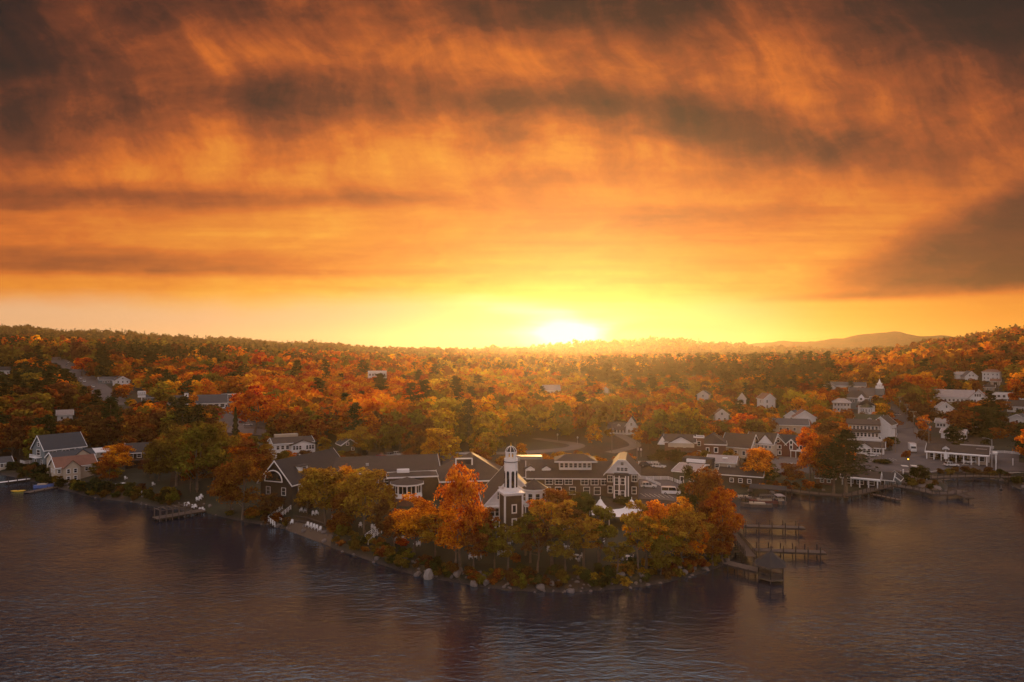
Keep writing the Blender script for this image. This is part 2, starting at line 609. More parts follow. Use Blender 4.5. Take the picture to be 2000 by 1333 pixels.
def tag(o, label, cat, group=None):
    o['label'] = label
    o['category'] = cat
    if group:
        o['group'] = group
    return o


def thing(name, label, cat, loc=(0, 0, 0), rz=0.0, group=None):
    return tag(link(name, None, None, loc, rz), label, cat, group)


def copy_tree(o, parent=None):
    c = o.copy()
    COL.objects.link(c)
    if parent is not None:
        c.parent = parent
    for ch in list(o.children):
        copy_tree(ch, c)
    return c


def np_mesh(name, verts, faces, mat, smooth=False):
    verts = np.asarray(verts, np.float32)
    faces = np.asarray(faces, np.int32)
    me = bpy.data.meshes.new(name)
    n, k = faces.shape
    me.vertices.add(len(verts))
    me.vertices.foreach_set('co', verts.ravel())
    me.loops.add(n * k)
    me.loops.foreach_set('vertex_index', faces.ravel())
    me.polygons.add(n)
    me.polygons.foreach_set('loop_start', np.arange(0, n * k, k, dtype=np.int32))
    me.update(calc_edges=True)
    me.materials.append(mat)
    if smooth:
        me.polygons.foreach_set('use_smooth', np.ones(n, bool))
    return me


# ------------------------------------------------------------------ terrain
SHORE = [(-500, 905), (-60, 922), (0, 927), (40, 935), (78, 946), (112, 954), (138, 961), (165, 969), (205, 976), (260, 982), (300, 990), (345, 996), (400, 1002), (440, 1012), (480, 1020),
         (530, 1028), (562, 1036), (590, 1046), (625, 1060), (660, 1075), (705, 1090), (755, 1107), (800, 1121), (838, 1131),
         (880, 1136), (930, 1146), (985, 1153), (1050, 1157), (1120, 1157), (1190, 1153), (1250, 1147), (1300, 1139), (1345, 1128),
         (1385, 1116), (1420, 1102), (1436, 1085), (1430, 1062), (1432, 1035), (1440, 1010), (1442, 990), (1452, 976), (1490, 968),
         (1530, 960), (1565, 964), (1600, 968), (1650, 970), (1700, 962), (1750, 950), (1780, 956), (1820, 962), (1850, 962),
         (1852, 950), (1835, 938), (1880, 933), (1930, 934), (1965, 942), (1990, 956), (2060, 970), (2400, 990)]
shore_xy = np.array([((px - 1000) / (py - HORIZON) * CAM_H, CAM_H * FPX / (py - HORIZON)) for px, py in SHORE])
poly_xy = np.vstack([[[-900, 100 + 0 * 1]], shore_xy[:1] * [1, 1], shore_xy, [[900, shore_xy[-1][1]]], [[900, 2000]], [[-900, 2000]]])
poly_xy[0] = (-900, shore_xy[0][1])

TY = np.array([150, 250, 300, 400, 500, 700, 1000, 1300, 2000, 2600, 3100, 3700, 4200], float)
TX = np.array([-500, 0, 200, 400, 600, 800, 1000, 1200, 1300, 1400, 1500, 1600, 1740, 1850, 2000, 2400], float)
TZ = np.array([
    [4.0, 4.0, 3.8, 3.6, 3.4, 3.2, 3.2, 3.2, 3.2, 3.2, 3.2, 3.2, 3.2, 3.2, 3.4, 4],
    [6.0, 5.0, 5.0, 4.8, 4.6, 4.4, 4.2, 4.2, 4.2, 4.2, 4.0, 3.8, 3.6, 3.6, 3.8, 5],
    [9.0, 7.5, 7.2, 6.8, 6.0, 5.4, 5.4, 5.4, 5.2, 5.0, 4.8, 4.6, 4.6, 4.6, 5.2, 7],
    [16, 13, 12, 11, 8.5, 6.8, 6.0, 6.0, 6.2, 6.6, 7.2, 7.6, 7.8, 9.0, 12, 16],
    [24, 20, 18.5, 16, 12, 9.0, 7.0, 7.0, 7.6, 9.0, 11, 12, 13, 16, 21, 26],
    [42, 35, 32, 27, 19, 13, 10, 12, 14, 16, 17, 17, 19, 26, 36, 44],
    [60, 46, 42, 34, 25, 18, 14, 15, 16, 17, 17, 17, 25, 40, 55, 70],
    [72, 56, 50, 40, 29, 21, 16, 16, 16, 16, 15, 17, 31, 52, 70, 84],
    [115, 96, 80, 62, 46, 31, 22, 20, 20, 20, 20, 22, 30, 44, 60, 70],
    [145, 120, 91, 72, 53, 28, 39, 68, 76, 57, 41, 34, 34, 39, 44, 55],
    [105, 84, 63, 49, 39, 31, 31, 42, 46, 52, 49, 42, 42, 42, 42, 42],
    [56, 48, 44, 41, 41, 53, 44, 41, 44, 56, 97, 109, 154, 130, 108, 93],
    [14, 14, 14, 14, 14, 14, 14, 14, 14, 21, 42, 42, 63, 56, 42, 35]], float)


def shore_dist(x, y):
    """signed distance to the shoreline, positive on land"""
    p = np.stack([x, y], -1)
    a = shore_xy[:-1]
    b = shore_xy[1:]
    best = np.full(x.shape, 1e9)
    for q, w in zip(a, b):
        d = w - q
        t = np.clip(((p - q) @ d) / (d @ d), 0, 1)
        e = p - (q + t[..., None] * d)
        best = np.minimum(best, np.sqrt((e ** 2).sum(-1)))
    inside = np.zeros(x.shape, bool)
    n = len(poly_xy)
    for i in range(n):
        x1, y1 = poly_xy[i]
        x2, y2 = poly_xy[(i + 1) % n]
        c = ((y1 > y) != (y2 > y))
        with np.errstate(divide='ignore', invalid='ignore'):
            xi = (x2 - x1) * (y - y1) / (y2 - y1 + 1e-12) + x1
        inside ^= c & (x < xi)
    return np.where(inside, best, -best)


def smooth01(t):
    t = np.clip(t, 0, 1)
    return t * t * (3 - 2 * t)


def terrain_z(x, y):
    px = x / y * FPX + 1000
    yy = np.clip(y, TY[0], TY[-1])
    lx = np.clip(px, TX[0], TX[-1])
    iy = np.clip(np.searchsorted(TY, yy) - 1, 0, len(TY) - 2)
    ix = np.clip(np.searchsorted(TX, lx) - 1, 0, len(TX) - 2)
    ty = (yy - TY[iy]) / (TY[iy + 1] - TY[iy])
    tx = (lx - TX[ix]) / (TX[ix + 1] - TX[ix])
    tx = tx * tx * (3 - 2 * tx)
    far = yy > 1200
    ty = np.where(far, ty * ty * (3 - 2 * ty), ty)
    z = (TZ[iy, ix] * (1 - tx) * (1 - ty) + TZ[iy, ix + 1] * tx * (1 - ty) + TZ[iy + 1, ix] * (1 - tx) * ty + TZ[iy + 1, ix + 1] * tx * ty)
    und = np.sin(x * 0.031 + 1.0) * np.sin(y * 0.023) + np.sin(x * 0.011 + y * 0.017)
    z = z + und * np.clip((y - 420) / 900, 0, 1) * 2.2 * np.clip(y / 900, 0.5, 3)
    sd = np.where(y < 330, shore_dist(x, y), 5000.0)
    rampz = np.where(sd < 0, np.maximum(sd * 0.35, -3.5), 1.25 * smooth01(sd / 2.5) + 1.2 * smooth01((sd - 2) / 14) + np.maximum(sd - 6, 0) * 0.09)
    return np.minimum(z, rampz)


def fan(rows, us):
    U, Y = np.meshgrid(us, rows)
    X = U * Y
    Z = terrain_z(X, Y)
    nr, nc = U.shape
    V = np.stack([X, Y, Z], -1).reshape(-1, 3)
    i = np.arange(nr * nc).reshape(nr, nc)
    F = np.stack([i[:-1, :-1], i[:-1, 1:], i[1:, 1:], i[1:, :-1]], -1).reshape(-1, 4)
    return V, F


US = np.linspace(-1.15, 1.15, 481)
rows_near = np.concatenate([np.arange(112, 262, 0.9), np.arange(262, 620, 3.0), [620.0]])
Vg, Fg = fan(rows_near, US)
ground = link('ground', np_mesh('ground', Vg, Fg, M['ground'], True))
ground['kind'] = 'structure'
rows_far = 620.0 * (4200 / 620.0) ** np.linspace(0, 1, 130)
Vh, Fh = fan(rows_far, np.linspace(-1.15, 1.15, 301))
hills = link('hills', np_mesh('hills', Vh, Fh, M['hill'], True))
hills['kind'] = 'structure'
BV = BVHTree.FromPolygons(np.vstack([Vg, Vh]).tolist(), np.vstack([Fg, Fh + len(Vg)]).tolist())

lake = MB().add([(-1500, -900, 0), (1500, -900, 0), (1500, 420, 0), (-1500, 420, 0)], [(0, 1, 2, 3)]).build('lake_water', 'water')
lake['kind'] = 'structure'
bed = MB().add([(-1500, -900, -4), (1500, -900, -4), (1500, 420, -4), (-1500, 420, -4)], [(0, 1, 2, 3)]).build('lake_bed_ground', 'sand')
bed['kind'] = 'structure'


def gz(x, y):
    """height of the land at a point"""
    h = BV.ray_cast(Vector((x, y, 900)), Vector((0, 0, -1)))
    return h[0].z if h[0] is not None else 0.0


def at(px, py, z=None):
    """the place on the land (or at height z) that the photo shows at a pixel"""
    d = Vector(((px - 1000) / FPX, 1.0, -(py - HORIZON) / FPX))
    if z is not None:
        t = (z - CAM_H) / d.z
        return Vector((0, 0, CAM_H)) + d * t
    h = BV.ray_cast(Vector((0, 0, CAM_H)), d.normalized())
    if h[0] is None:
        return Vector((0, 0, CAM_H)) + d * 600
    return h[0].copy()


def at_y(px, y):
    """the place on the land in the photo column px at distance y"""
    x = (px - 1000) / FPX * y
    return Vector((x, y, gz(x, y)))


def face_cam(p):
    """rotation that turns a thing's front (-y) to the viewer"""
    return math.atan2(-p.x, p.y)


def pix(p):
    return (1000 + p.x / p.y * FPX, HORIZON + (CAM_H - p.z) / p.y * FPX)


# ------------------------------------------------------------------ roads and paving, draped over the land
def drape_strip(name, pts, width, mat, lift=0.10, step=2.0, across=4, kind='structure'):
    P = [Vector((p.x, p.y, 0)) for p in pts]
    path = []
    for i in range(len(P) - 1):               # Catmull-Rom
        p0, p1, p2, p3 = P[max(i - 1, 0)], P[i], P[i + 1], P[min(i + 2, len(P) - 1)]
        n = max(2, int((p2 - p1).length / step))
        for k in range(n):
            t = k / n
            path.append(0.5 * ((2 * p1) + (p2 - p0) * t + (2 * p0 - 5 * p1 + 4 * p2 - p3) * t * t + (3 * p1 - p0 - 3 * p2 + p3) * t ** 3))
    path.append(P[-1])
    vs, fs = [], []
    for i, p in enumerate(path):
        d = (path[min(i + 1, len(path) - 1)] - path[max(i - 1, 0)]).normalized()
        nrm = Vector((-d.y, d.x, 0))
        w = width if not callable(width) else width(i / (len(path) - 1))
        for k in range(across + 1):
            q = p + nrm * w * (k / across - 0.5)
            vs.append((q.x, q.y, gz(q.x, q.y) + lift))
    c = across + 1
    for i in range(len(path) - 1):
        for k in range(across):
            fs.append((i * c + k, i * c + k + 1, (i + 1) * c + k + 1, (i + 1) * c + k))
    o = MB().add(vs, fs).build(name, mat)
    o['kind'] = kind
    return path


def drape_quad(name, corners, mat, lift=0.10, n=14, parent=None):
    """corners: four points round; filled with a grid lying on the land"""
    a, b, c, d = corners
    vs, fs = [], []
    for i in range(n + 1):
        for k in range(n + 1):
            s, t = i / n, k / n
            q = (a * (1 - s) + b * s) * (1 - t) + (d * (1 - s) + c * s) * t
            vs.append((q.x, q.y, gz(q.x, q.y) + lift))
    m = n + 1
    for i in range(n):
        for k in range(n):
            fs.append((i * m + k, (i + 1) * m + k, (i + 1) * m + k + 1, i * m + k + 1))
    o = MB().add(vs, fs).build(name, mat, parent)
    if parent is None:
        o['kind'] = 'structure'
    return o


drape_strip('hill_road', [at(232, 792), at(205, 772), at(168, 742), at(140, 722), at(112, 706), at(95, 698)], lambda t: 14 + 9 * t, 'asphalt', 0.25, 3.0)
drape_strip('side_road', [at(75, 746), at(60, 732), at(30, 722)], 6, 'asphalt', 0.22, 3)
drape_quad('parking_lot', [at(432, 845), at(520, 852), at(520, 800), at(425, 792)], 'gravel', 0.14, 24)
drape_strip('shop_road', [at(425, 842), at(445, 815), at(452, 798), at(440, 786)], 9, 'asphalt', 0.22, 3)
drape_strip('drive_path', [at(905, 884), at(985, 886), at(1060, 882), at(1112, 877), at(1128, 871), at(1112, 866), at(1080, 862), at(1045, 857)], lambda t: 4.5 + 2.5 * math.sin(t * 3.1), 'gravel', 0.12, 2.0)
drape_strip('farm_path', [at(1190, 885), at(1225, 877), at(1240, 868), at(1205, 848)], 5, 'gravel', 0.12, 2.0)
drape_quad('forecourt_pavement', [at(1246, 975), at(1345, 985), at(1335, 940), at(1244, 936)], 'asphalt', 0.12, 16)
drape_quad('hotel_parking_lot', [at(700, 912), at(960, 912), at(955, 884), at(720, 884)], 'asphalt', 0.12, 16)
shore_road = [at(1530, 918), at(1640, 918), at(1720, 914), at(1800, 911), at(1880, 909), at(1950, 910), at(2040, 915), at(2150, 922)]
drape_strip('shore_road', shore_road, 13.5, 'asphalt', 0.14, 2.0, 6)
drape_strip('hill_street', [at(1800, 912), at(1784, 885), at(1772, 858), at(1760, 832), at(1752, 810), at(1742, 792), at(1722, 776)], lambda t: 15 - 6 * t, 'asphalt', 0.20, 2.0, 6)
drape_quad('street_parking_lot', [at(1690, 908), at(1768, 905), at(1752, 880), at(1692, 886)], 'asphalt', 0.17, 12)
drape_quad('station_parking_lot', [at(1815, 906), at(1990, 906), at(1990, 882), at(1830, 880)], 'asphalt', 0.12, 14)
drape_quad('red_house_parking_lot', [at(1506, 925), at(1562, 925), at(1560, 893), at(1506, 893)], 'gravel', 0.16, 12)
drape_quad('kerb_strip_pavement', [at(1690, 926), at(1990, 924), at(1990, 921), at(1690, 923)], 'sand', 0.2, 30)
drape_quad('lawn', [at(760, 1100), at(1120, 1118), at(1140, 1040), at(790, 1050)], 'lawn', 0.07, 40)
drape_quad('tent_lawn', [at(1130, 1118), at(1360, 1100), at(1350, 1020), at(1140, 1030)], 'lawn', 0.07, 40)
drape_quad('point_lawn', [at(400, 1002), at(440, 1010), at(445, 962), at(405, 958)], 'lawn', 0.08, 16)
drape_quad('shore_lawn', [at(215, 958), at(330, 965), at(335, 925), at(225, 925)], 'lawn', 0.08, 20)
drape_quad('beach', [at(562, 1037), at(645, 1068), at(655, 1036), at(560, 1016)], 'sand', 0.07, 20)
drape_quad('hotel_green_lawn', [at(1010, 880), at(1100, 876), at(1070, 864), at(985, 864)], 'lawn', 0.08, 12)
drape_quad('park_lawn', [at(1690, 958), at(1830, 958), at(1835, 938), at(1700, 938)], 'sand', 0.06, 24)
drape_quad('median_lawn', [at(1770, 933), at(1960, 931), at(1955, 925), at(1780, 926)], 'lawn', 0.1, 24)
drape_strip('waterside_path', [at(1700, 940), at(1760, 941), at(1800, 948), at(1838, 954)], 3.0, 'gravel', 0.12, 1.5)
drape_strip('kerb', [at(1690, 927), at(1760, 926), at(1850, 922.5), at(1950, 920.5), at(2000, 921)], 0.35, 'gravel', 0.30, 1.5, 1)
drape_strip('kerb', [at(1815, 905.5), at(1850, 904.5), at(1900, 903.8), at(1950, 903.8), at(1995, 906)], 0.35, 'gravel', 0.30, 1.5, 1)
drape_strip('kerb', [at(1690, 909.5), at(1730, 908.5), at(1762, 906.5)], 0.35, 'gravel', 0.30, 1.5, 1)
for i in range(9):
    a = at(1700 + i * 6.5, 903 - i * .25)
    drape_strip('road_marking', [a, a + Vector((0.5, 4.2, 0))], 0.16, 'marking', 0.24, 1.0, 1)
for i in range(7):
    a = at(1262 + i * 9, 972 + i * .4)
    drape_strip('road_marking', [a, a + Vector((-0.8, 4.4, 0))], 0.14, 'marking', 0.20, 1.0, 1)
# painted markings on the two streets
for dpx in range(0, 5):
    a = at(1838 + dpx * 20, 908.5 + 0.15 * dpx)
    o = drape_strip('road_marking', [a, a + Vector((2.6, 0.0, 0))], 0.22, 'marking', 0.19, 1.0, 1)
drape_strip('road_marking', [at(1690, 924), at(1760, 921), at(1850, 918.5)], 0.25, 'marking', 0.19, 2.0, 1)
for px, py in ((1762, 912), (1781, 912)):
    a = at(px, py)
    drape_quad('road_marking', [a, a + Vector((2.4, 0, 0)), a + Vector((2.6, 1.6, 0)), a + Vector((0.2, 1.6, 0))], 'marking', 0.20, 3)
for i in range(7):
    a = at(1958 + i * 7, 925.5)
    drape_strip('road_marking', [a, a + Vector((-0.9, 2.2, 0))], 0.2, 'marking', 0.30, 1.0, 1)


# ------------------------------------------------------------------ trees
def quads_from(P, N, size, aspect, g):
    """leaf quads at points P facing N"""
    n = len(P)
    a = np.cross(N, g.normal(size=(n, 3)))
    a /= np.linalg.norm(a, axis=1, keepdims=True) + 1e-9
    b = np.cross(N, a)
    s = (size * g.uniform(0.55, 1.25, n))[:, None]
    k = s * aspect
    bend = N * s * 0.18
    V = np.stack([P - a * s, P - b * k + bend, P + a * s, P + b * k + bend], 1).reshape(-1, 3)
    F = np.arange(n * 4).reshape(n, 4)
    return V, F


def crown_arrays(seed, n, leaf, H=15.0, rad=5.2, low=4.0, lobes=26, lobe=(0.26, 0.44), flat=0.8, top=0.0, gap=0.0):
    g = np.random.default_rng(seed)
    cz = (H + low) / 2
    rz = (H - low) / 2
    d = g.normal(size=(lobes, 3))
    d /= np.linalg.norm(d, axis=1, keepdims=True)
    k = g.uniform(0.40, 0.80, lobes)[:, None]
    C = d * k * np.array([rad, rad, rz])
    t = (C[:, 2] / rz + 1) / 2                         # narrower towards the top or the foot
    C[:, :2] *= (1.0 - top * t)[:, None]
    C[:, :2] += g.normal(size=2) * rad * 0.08
    C[:, 2] += cz
    r = g.uniform(*lobe, lobes) * rad
    w = r ** 2 / (r ** 2).sum()
    idx = g.choice(lobes, n, p=w)
    e = g.normal(size=(n, 3))
    e /= np.linalg.norm(e, axis=1, keepdims=True)
    e[:, 2] = np.where(e[:, 2] < -0.3, -e[:, 2], e[:, 2])
    rr = r[idx][:, None] * g.uniform(0.25, 1.0, n)[:, None] ** 0.45
    # ragged edge of every clump
    rr *= 1.0 + 0.22 * np.sin(e[:, :1] * 7 + idx[:, None]) * np.sin(e[:, 1:2] * 6 + e[:, 2:] * 5)
    P = C[idx] + e * rr * np.array([1, 1, flat])
    N = e + g.normal(size=(n, 3)) * 0.7
    N /= np.linalg.norm(N, axis=1, keepdims=True)
    V, F = quads_from(P, N, leaf, 0.62, g)
    return V, F, C, r


def trunk_mesh(name, seed, C, H, low, r0=0.28, limbs=9, stems=1):
    q = random.Random(seed)
    mb = MB()
    for s in range(stems):
        off = Vector((0, 0, 0)) if stems == 1 else Vector((q.uniform(-.3, .3), q.uniform(-.3, .3), 0))
        lean = Vector((q.uniform(-1, 1), q.uniform(-1, 1), 0)) * (0.5 if stems == 1 else 1.4)
        pts = [off + Vector((0, 0, -0.6)), off + lean * 0.1 + Vector((0, 0, low * 0.5)), off + lean * 0.4 + Vector((q.uniform(-.2, .2), q.uniform(-.2, .2), low)),
               off + lean * 0.8 + Vector((q.uniform(-.4, .4), q.uniform(-.4, .4), low + (H - low) * 0.4)), off + lean + Vector((0, 0, low + (H - low) * 0.75))]
        mb.tube(pts, [r0 * 1.35, r0, r0 * 0.82, r0 * 0.5, r0 * 0.12], 7)
        top = pts[-1]
        order = list(range(len(C)))
        q.shuffle(order)
        for i in order[:limbs]:
            c = Vector(C[i])
            f = q.uniform(0.15, 0.6)
            a = pts[2].lerp(top, f * 0.8) if c.z > low + (H - low) * .45 else pts[2].lerp(pts[3], q.uniform(0, .5))
            mid = a.lerp(c, 0.5) + Vector((0, 0, -0.5))
            mb.tube([a, mid, c], [r0 * 0.36, r0 * 0.22, r0 * 0.06], 5)
    return mb.mesh(name, 'bark')


NEAR, MID, SPARSE = [], [], []
SHAPES = [dict(low=1.6, lobes=36, lobe=(0.20, 0.38)), dict(rad=5.8, low=1.4, lobes=38, lobe=(0.20, 0.36)), dict(H=15, rad=4.3, low=1.2, top=0.25, lobes=34, lobe=(0.22, 0.38)), dict(rad=5.4, low=2.2, lobes=30, lobe=(0.24, 0.40)),
          dict(rad=4.8, low=0.8, top=0.35, lobes=34), dict(rad=6.2, low=2.0, lobes=40, lobe=(0.22, 0.36))]
for i, sh in enumerate(SHAPES):
    low = sh.get('low', 4.0)
    V, F, C, r = crown_arrays(100 + i, 6000, 0.27, **sh)
    NEAR.append((np_mesh('near_crown', V, F, M['leaf']), trunk_mesh('near_trunk', 10 + i, C, 15, low)))
    V, F, C, r = crown_arrays(100 + i, 1500, 0.58, **sh)
    MID.append((np_mesh('mid_crown', V, F, M['leaf']), trunk_mesh('mid_trunk', 10 + i, C, 15, low, 0.3, 5)))
for i in range(4):            # thin lakeside trees with bare stems below
    sh = dict(H=15, rad=4.6, low=3.6, lobes=28, lobe=(0.16, 0.30), flat=0.75)
    V, F, C, r = crown_arrays(200 + i, 3600, 0.27, **sh)
    SPARSE.append((np_mesh('thin_crown', V, F, M['leaf']), trunk_mesh('thin_trunk', 40 + i, C, 15, 4.4, 0.24, 14, 1 + (i == 3))))


def pine_arrays(seed, n, leaf, H=20.0, rad=4.2, low=5.0, levels=11):
    """a white pine: flat plates of needles on irregular whorls"""
    g = np.random.default_rng(seed)
    P, Nn, tips = [], [], []
    per = n // (levels * 5)
    for l in range(levels):
        t = min(1.0, max(0.0, (l + g.normal() * 0.35) / (levels - 1)))
        z = low + (H - low) * t
        rr = rad * (1 - t) ** 0.65 * g.uniform(0.65, 1.15) + 0.5
        for k in range(5):
            az = g.uniform(0, 6.283)
            ln = rr * g.uniform(0.45, 1.1)
            tip = np.array([math.cos(az) * ln, math.sin(az) * ln, z + ln * 0.12 + g.normal() * 0.25])
            tips.append((z, tip))
            s = g.uniform(0.25, 1.0, per)[:, None]
            q = np.array([0, 0, z]) * (1 - s) + tip * s
            q = q + g.normal(size=(per, 3)) * np.array([0.6, 0.6, 0.36]) * (0.5 + rr * 0.22)
            P.append(q)
            nn = g.normal(size=(per, 3)) * 0.6 + np.array([0, 0, 1.0])
            Nn.append(nn / np.linalg.norm(nn, axis=1, keepdims=True))
    V, F = quads_from(np.vstack(P), np.vstack(Nn), leaf, 0.5, g)
    return V, F, tips


def pine_trunk(name, tips, H, r0=0.32):
    mb = MB().tube([(0, 0, -0.6), (0.1, 0, H * .4), (0, 0.1, H * .98)], [r0 * 1.2, r0 * .8, r0 * .1], 6)
    for z, tip in tips[::2]:
        mb.tube([(0, 0, z), tuple(tip)], [r0 * .22, r0 * .06], 4)
    return mb.mesh(name, 'bark')


PINE = []
for i in range(4):
    V, F, tips = pine_arrays(300 + i, 2200, 0.40, rad=4.0 + 0.5 * (i % 2), low=(5.0, 7.0, 4.0, 8.0)[i], levels=(16, 14, 17, 13)[i])
    PINE.append((np_mesh('pine_crown', V, F, M['needle']), pine_trunk('pine_trunk', tips, 20)))
SPRUCE = []
for i in range(2):
    g = np.random.default_rng(330 + i)
    n = 2600
    t = g.uniform(0, 1, n) ** 0.8
    az = g.uniform(0, 6.283, n)
    rr = 2.9 * (1 - t) * (0.72 + 0.28 * np.sin(t * 60)) * g.uniform(0.35, 1.0, n) ** 0.5 + 0.1
    P = np.stack([np.cos(az) * rr, np.sin(az) * rr, 1.2 + t * 15.0 - rr * 0.25], 1)
    N = np.stack([np.cos(az) * 0.5, np.sin(az) * 0.5, np.ones(n) * 0.8], 1) + g.normal(size=(n, 3)) * 0.4
    N /= np.linalg.norm(N, axis=1, keepdims=True)
    V, F = quads_from(P, N, 0.34, 0.5, g)
    SPRUCE.append((np_mesh('spruce_crown', V, F, M['needle']), MB().tube([(0, 0, -.5), (0, 0, 8), (0, 0, 15.6)], [.3, .2, .04], 6).mesh('spruce_trunk', 'bark')))
BUSH = []
for i in range(4):
    V, F, C, r = crown_arrays(400 + i, 1300, 0.17, H=2.0, rad=1.45, low=-0.35, lobes=12, lobe=(0.30, 0.55))
    BUSH.append(np_mesh('bush_leaves', V, F, M['leaf']))

HUES = {  # real leaf colours
    'red': (0.46, 0.030, 0.012), 'scarlet': (0.64, 0.115, 0.010), 'orange': (0.66, 0.185, 0.012), 'amber': (0.68, 0.27, 0.018),
    'gold': (0.62, 0.33, 0.025), 'yellow': (0.72, 0.43, 0.03), 'rust': (0.27, 0.075, 0.014), 'brown': (0.135, 0.055, 0.018),
    'olive': (0.185, 0.125, 0.018), 'ochre': (0.36, 0.20, 0.022), 'green': (0.062, 0.062, 0.016), 'dark green': (0.034, 0.042, 0.015)}


def hue(name, q, amt=0.14):
    return tuple(max(0.004, c * q.uniform(1 - amt, 1 + amt)) for c in HUES[name])


def tree(protos, kind, label, p, height, width=None, colour='orange', group=None, nominal=15.0, nomr=5.3, variant=None, cat='tree', q=rng):
    crown, trunk = protos[q.randrange(len(protos)) if variant is None else variant % len(protos)]
    root = thing(kind, label, cat, p, q.uniform(0, 6.28), group)
    sz = height / nominal
    sx = sz if width is None else (width / 2) / nomr
    root.scale = (sx, sx, sz)
    t = link('trunk', trunk, root)
    c = link('crown', crown, root)
    c.color = (*(hue(colour, q) if isinstance(colour, str) else colour), 1)
    return root


# ------------------------------------------------------------------ the far woods, one mass that nobody could count
def forest():
    g = np.random.default_rng(5)
    protos = []
    for s in range(5):
        V, F, C, r = crown_arrays(500 + s, 46, 1.75, H=14, rad=5.0, low=0.5, lobes=9, lobe=(0.35, 0.6))
        protos.append(V.reshape(-1, 4, 3))
    for s in range(2):
        V, F, _ = pine_arrays(520 + s, 72, 1.4, H=19, rad=4.0, low=3, levels=12)
        protos.append(V.reshape(-1, 4, 3))
    rows, pos = [], []
    Y = 610.0
    while Y < 2750:
        stepx = 10.0 + (Y - 600) * 0.0055
        n = int(Y * 1.9 / stepx)
        x = (np.arange(n) + g.uniform(-0.45, 0.45, n)) / n * 1.9 - 0.95
        y = Y + g.uniform(-0.5, 0.5, n) * stepx * 1.2
        pos.append(np.stack([x * y, y], 1))
        Y += stepx * 1.15 + (Y - 600) * 0.005
    pos = np.vstack(pos)
    x, y = pos[:, 0], pos[:, 1]
    z = terrain_z(x, y)
    keep = np.ones(len(x), bool)
    px = x / y * FPX + 1000
    py = HORIZON + (CAM_H - z) / y * FPX
    # the hill road and the houses on the slopes stay open
    for kx, ky, kd in KEEP:
        hit = (y < kd + 2) & (np.abs(px - kx) < 6.0 / y * FPX + 1) & (py - 15.0 / y * FPX < ky) & (py + 1 > ky)
        keep &= ~hit
    x, y, z, px, py = (a[keep] for a in (x, y, z, px, py))
    n = len(x)
    # patches of colour: low-frequency fields
    f1 = np.sin(x * 0.013 + y * 0.004) + np.sin(x * 0.005 - y * 0.011 + 2.0) + np.sin(x * 0.031 + y * 0.023) * .6 + g.normal(size=n) * 0.5
    f2 = np.sin(x * 0.009 - 1.0 + y * 0.007) + np.sin(y * 0.016 + x * 0.003) + g.normal(size=n) * 0.6
    pal = {k: np.array(c) for k, c in HUES.items()}
    names = np.where(f1 > 1.9, 'scarlet', np.where(f1 > 1.25, 'orange', np.where(f1 > 0.45, 'rust', np.where(f1 > -0.5, 'olive', np.where(f1 > -1.1, 'brown', 'dark green')))))
    names = np.where((f2 > 1.7), 'amber', names)
    names = np.where((f2 < -1.3), 'dark green', names)
    ridge = y > 1350
    names = np.where(ridge & (g.uniform(size=n) < 0.75), np.where(g.uniform(size=n) < .5, 'olive', 'brown'), names)
    pine_zone = (px > 1150) & (px < 1620) & (y < 950)
    names = np.where(pine_zone & (g.uniform(size=n) < 0.42), 'dark green', names)
    left_ridge = (px < 620) & (y > 900)
    names = np.where(left_ridge & (g.uniform(size=n) < 0.7), np.where(g.uniform(size=n) < .6, 'dark green', 'olive'), names)
    right_ridge = (px > 1600) & (g.uniform(size=n) < 0.4)
    names = np.where(right_ridge, np.where(g.uniform(size=n) < .5, 'rust', 'orange'), names)
    hot = (px > 430) & (px < 840) & (y < 950) & (g.uniform(size=n) < 0.45) & (names != 'dark green')
    names = np.where(hot, np.where(f2 > 0.2, 'scarlet', 'orange'), names)
    warm = (px > 840) & (px < 1260) & (y < 950) & (g.uniform(size=n) < 0.5) & (names != 'dark green')
    names = np.where(warm, np.where(f2 > 0.0, 'amber', 'gold'), names)
    kind = np.where((names == 'dark green'), 5 + g.integers(0, 2, n), g.integers(0, 5, n))
    scale = g.uniform(0.75, 1.35, n) * (1.35 + (y - 600) * 0.0002)
    ang = g.uniform(0, 6.283, n)
    VV, CC = [], []
    for k, pr in enumerate(protos):
        s = np.nonzero(kind == k)[0]
        if not len(s):
            continue
        q = len(pr)
        if k >= 5:
            sc = scale[s] * np.where(pine_zone[s], 0.82, 0.72)
        else:
            sc = scale[s]
        c, sn = np.cos(ang[s]), np.sin(ang[s])
        A = pr.reshape(-1, 3)
        X = (A[None, :, 0] * c[:, None] - A[None, :, 1] * sn[:, None]) * sc[:, None] + x[s][:, None]
        Yy = (A[None, :, 0] * sn[:, None] + A[None, :, 1] * c[:, None]) * sc[:, None] + y[s][:, None]
        Z = A[None, :, 2] * sc[:, None] + z[s][:, None] - 0.5
        VV.append(np.stack([X, Yy, Z], -1).reshape(-1, 3))
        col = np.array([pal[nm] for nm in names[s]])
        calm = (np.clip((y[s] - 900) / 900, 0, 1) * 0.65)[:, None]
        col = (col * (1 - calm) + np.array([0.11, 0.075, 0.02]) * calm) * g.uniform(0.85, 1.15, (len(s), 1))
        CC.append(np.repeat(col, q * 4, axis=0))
    V = np.vstack(VV)
    C = np.vstack(CC)
    F = np.arange(len(V)).reshape(-1, 4)
    me = np_mesh('far_woods', V, F, M['forest'])
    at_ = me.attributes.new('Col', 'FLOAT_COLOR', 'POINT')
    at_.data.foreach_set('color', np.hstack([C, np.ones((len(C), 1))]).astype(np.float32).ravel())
    o = link('far_woods', me)
    o['kind'] = 'stuff'
    o['label'] = 'mixed autumn woods covering the far slopes and the ridge'
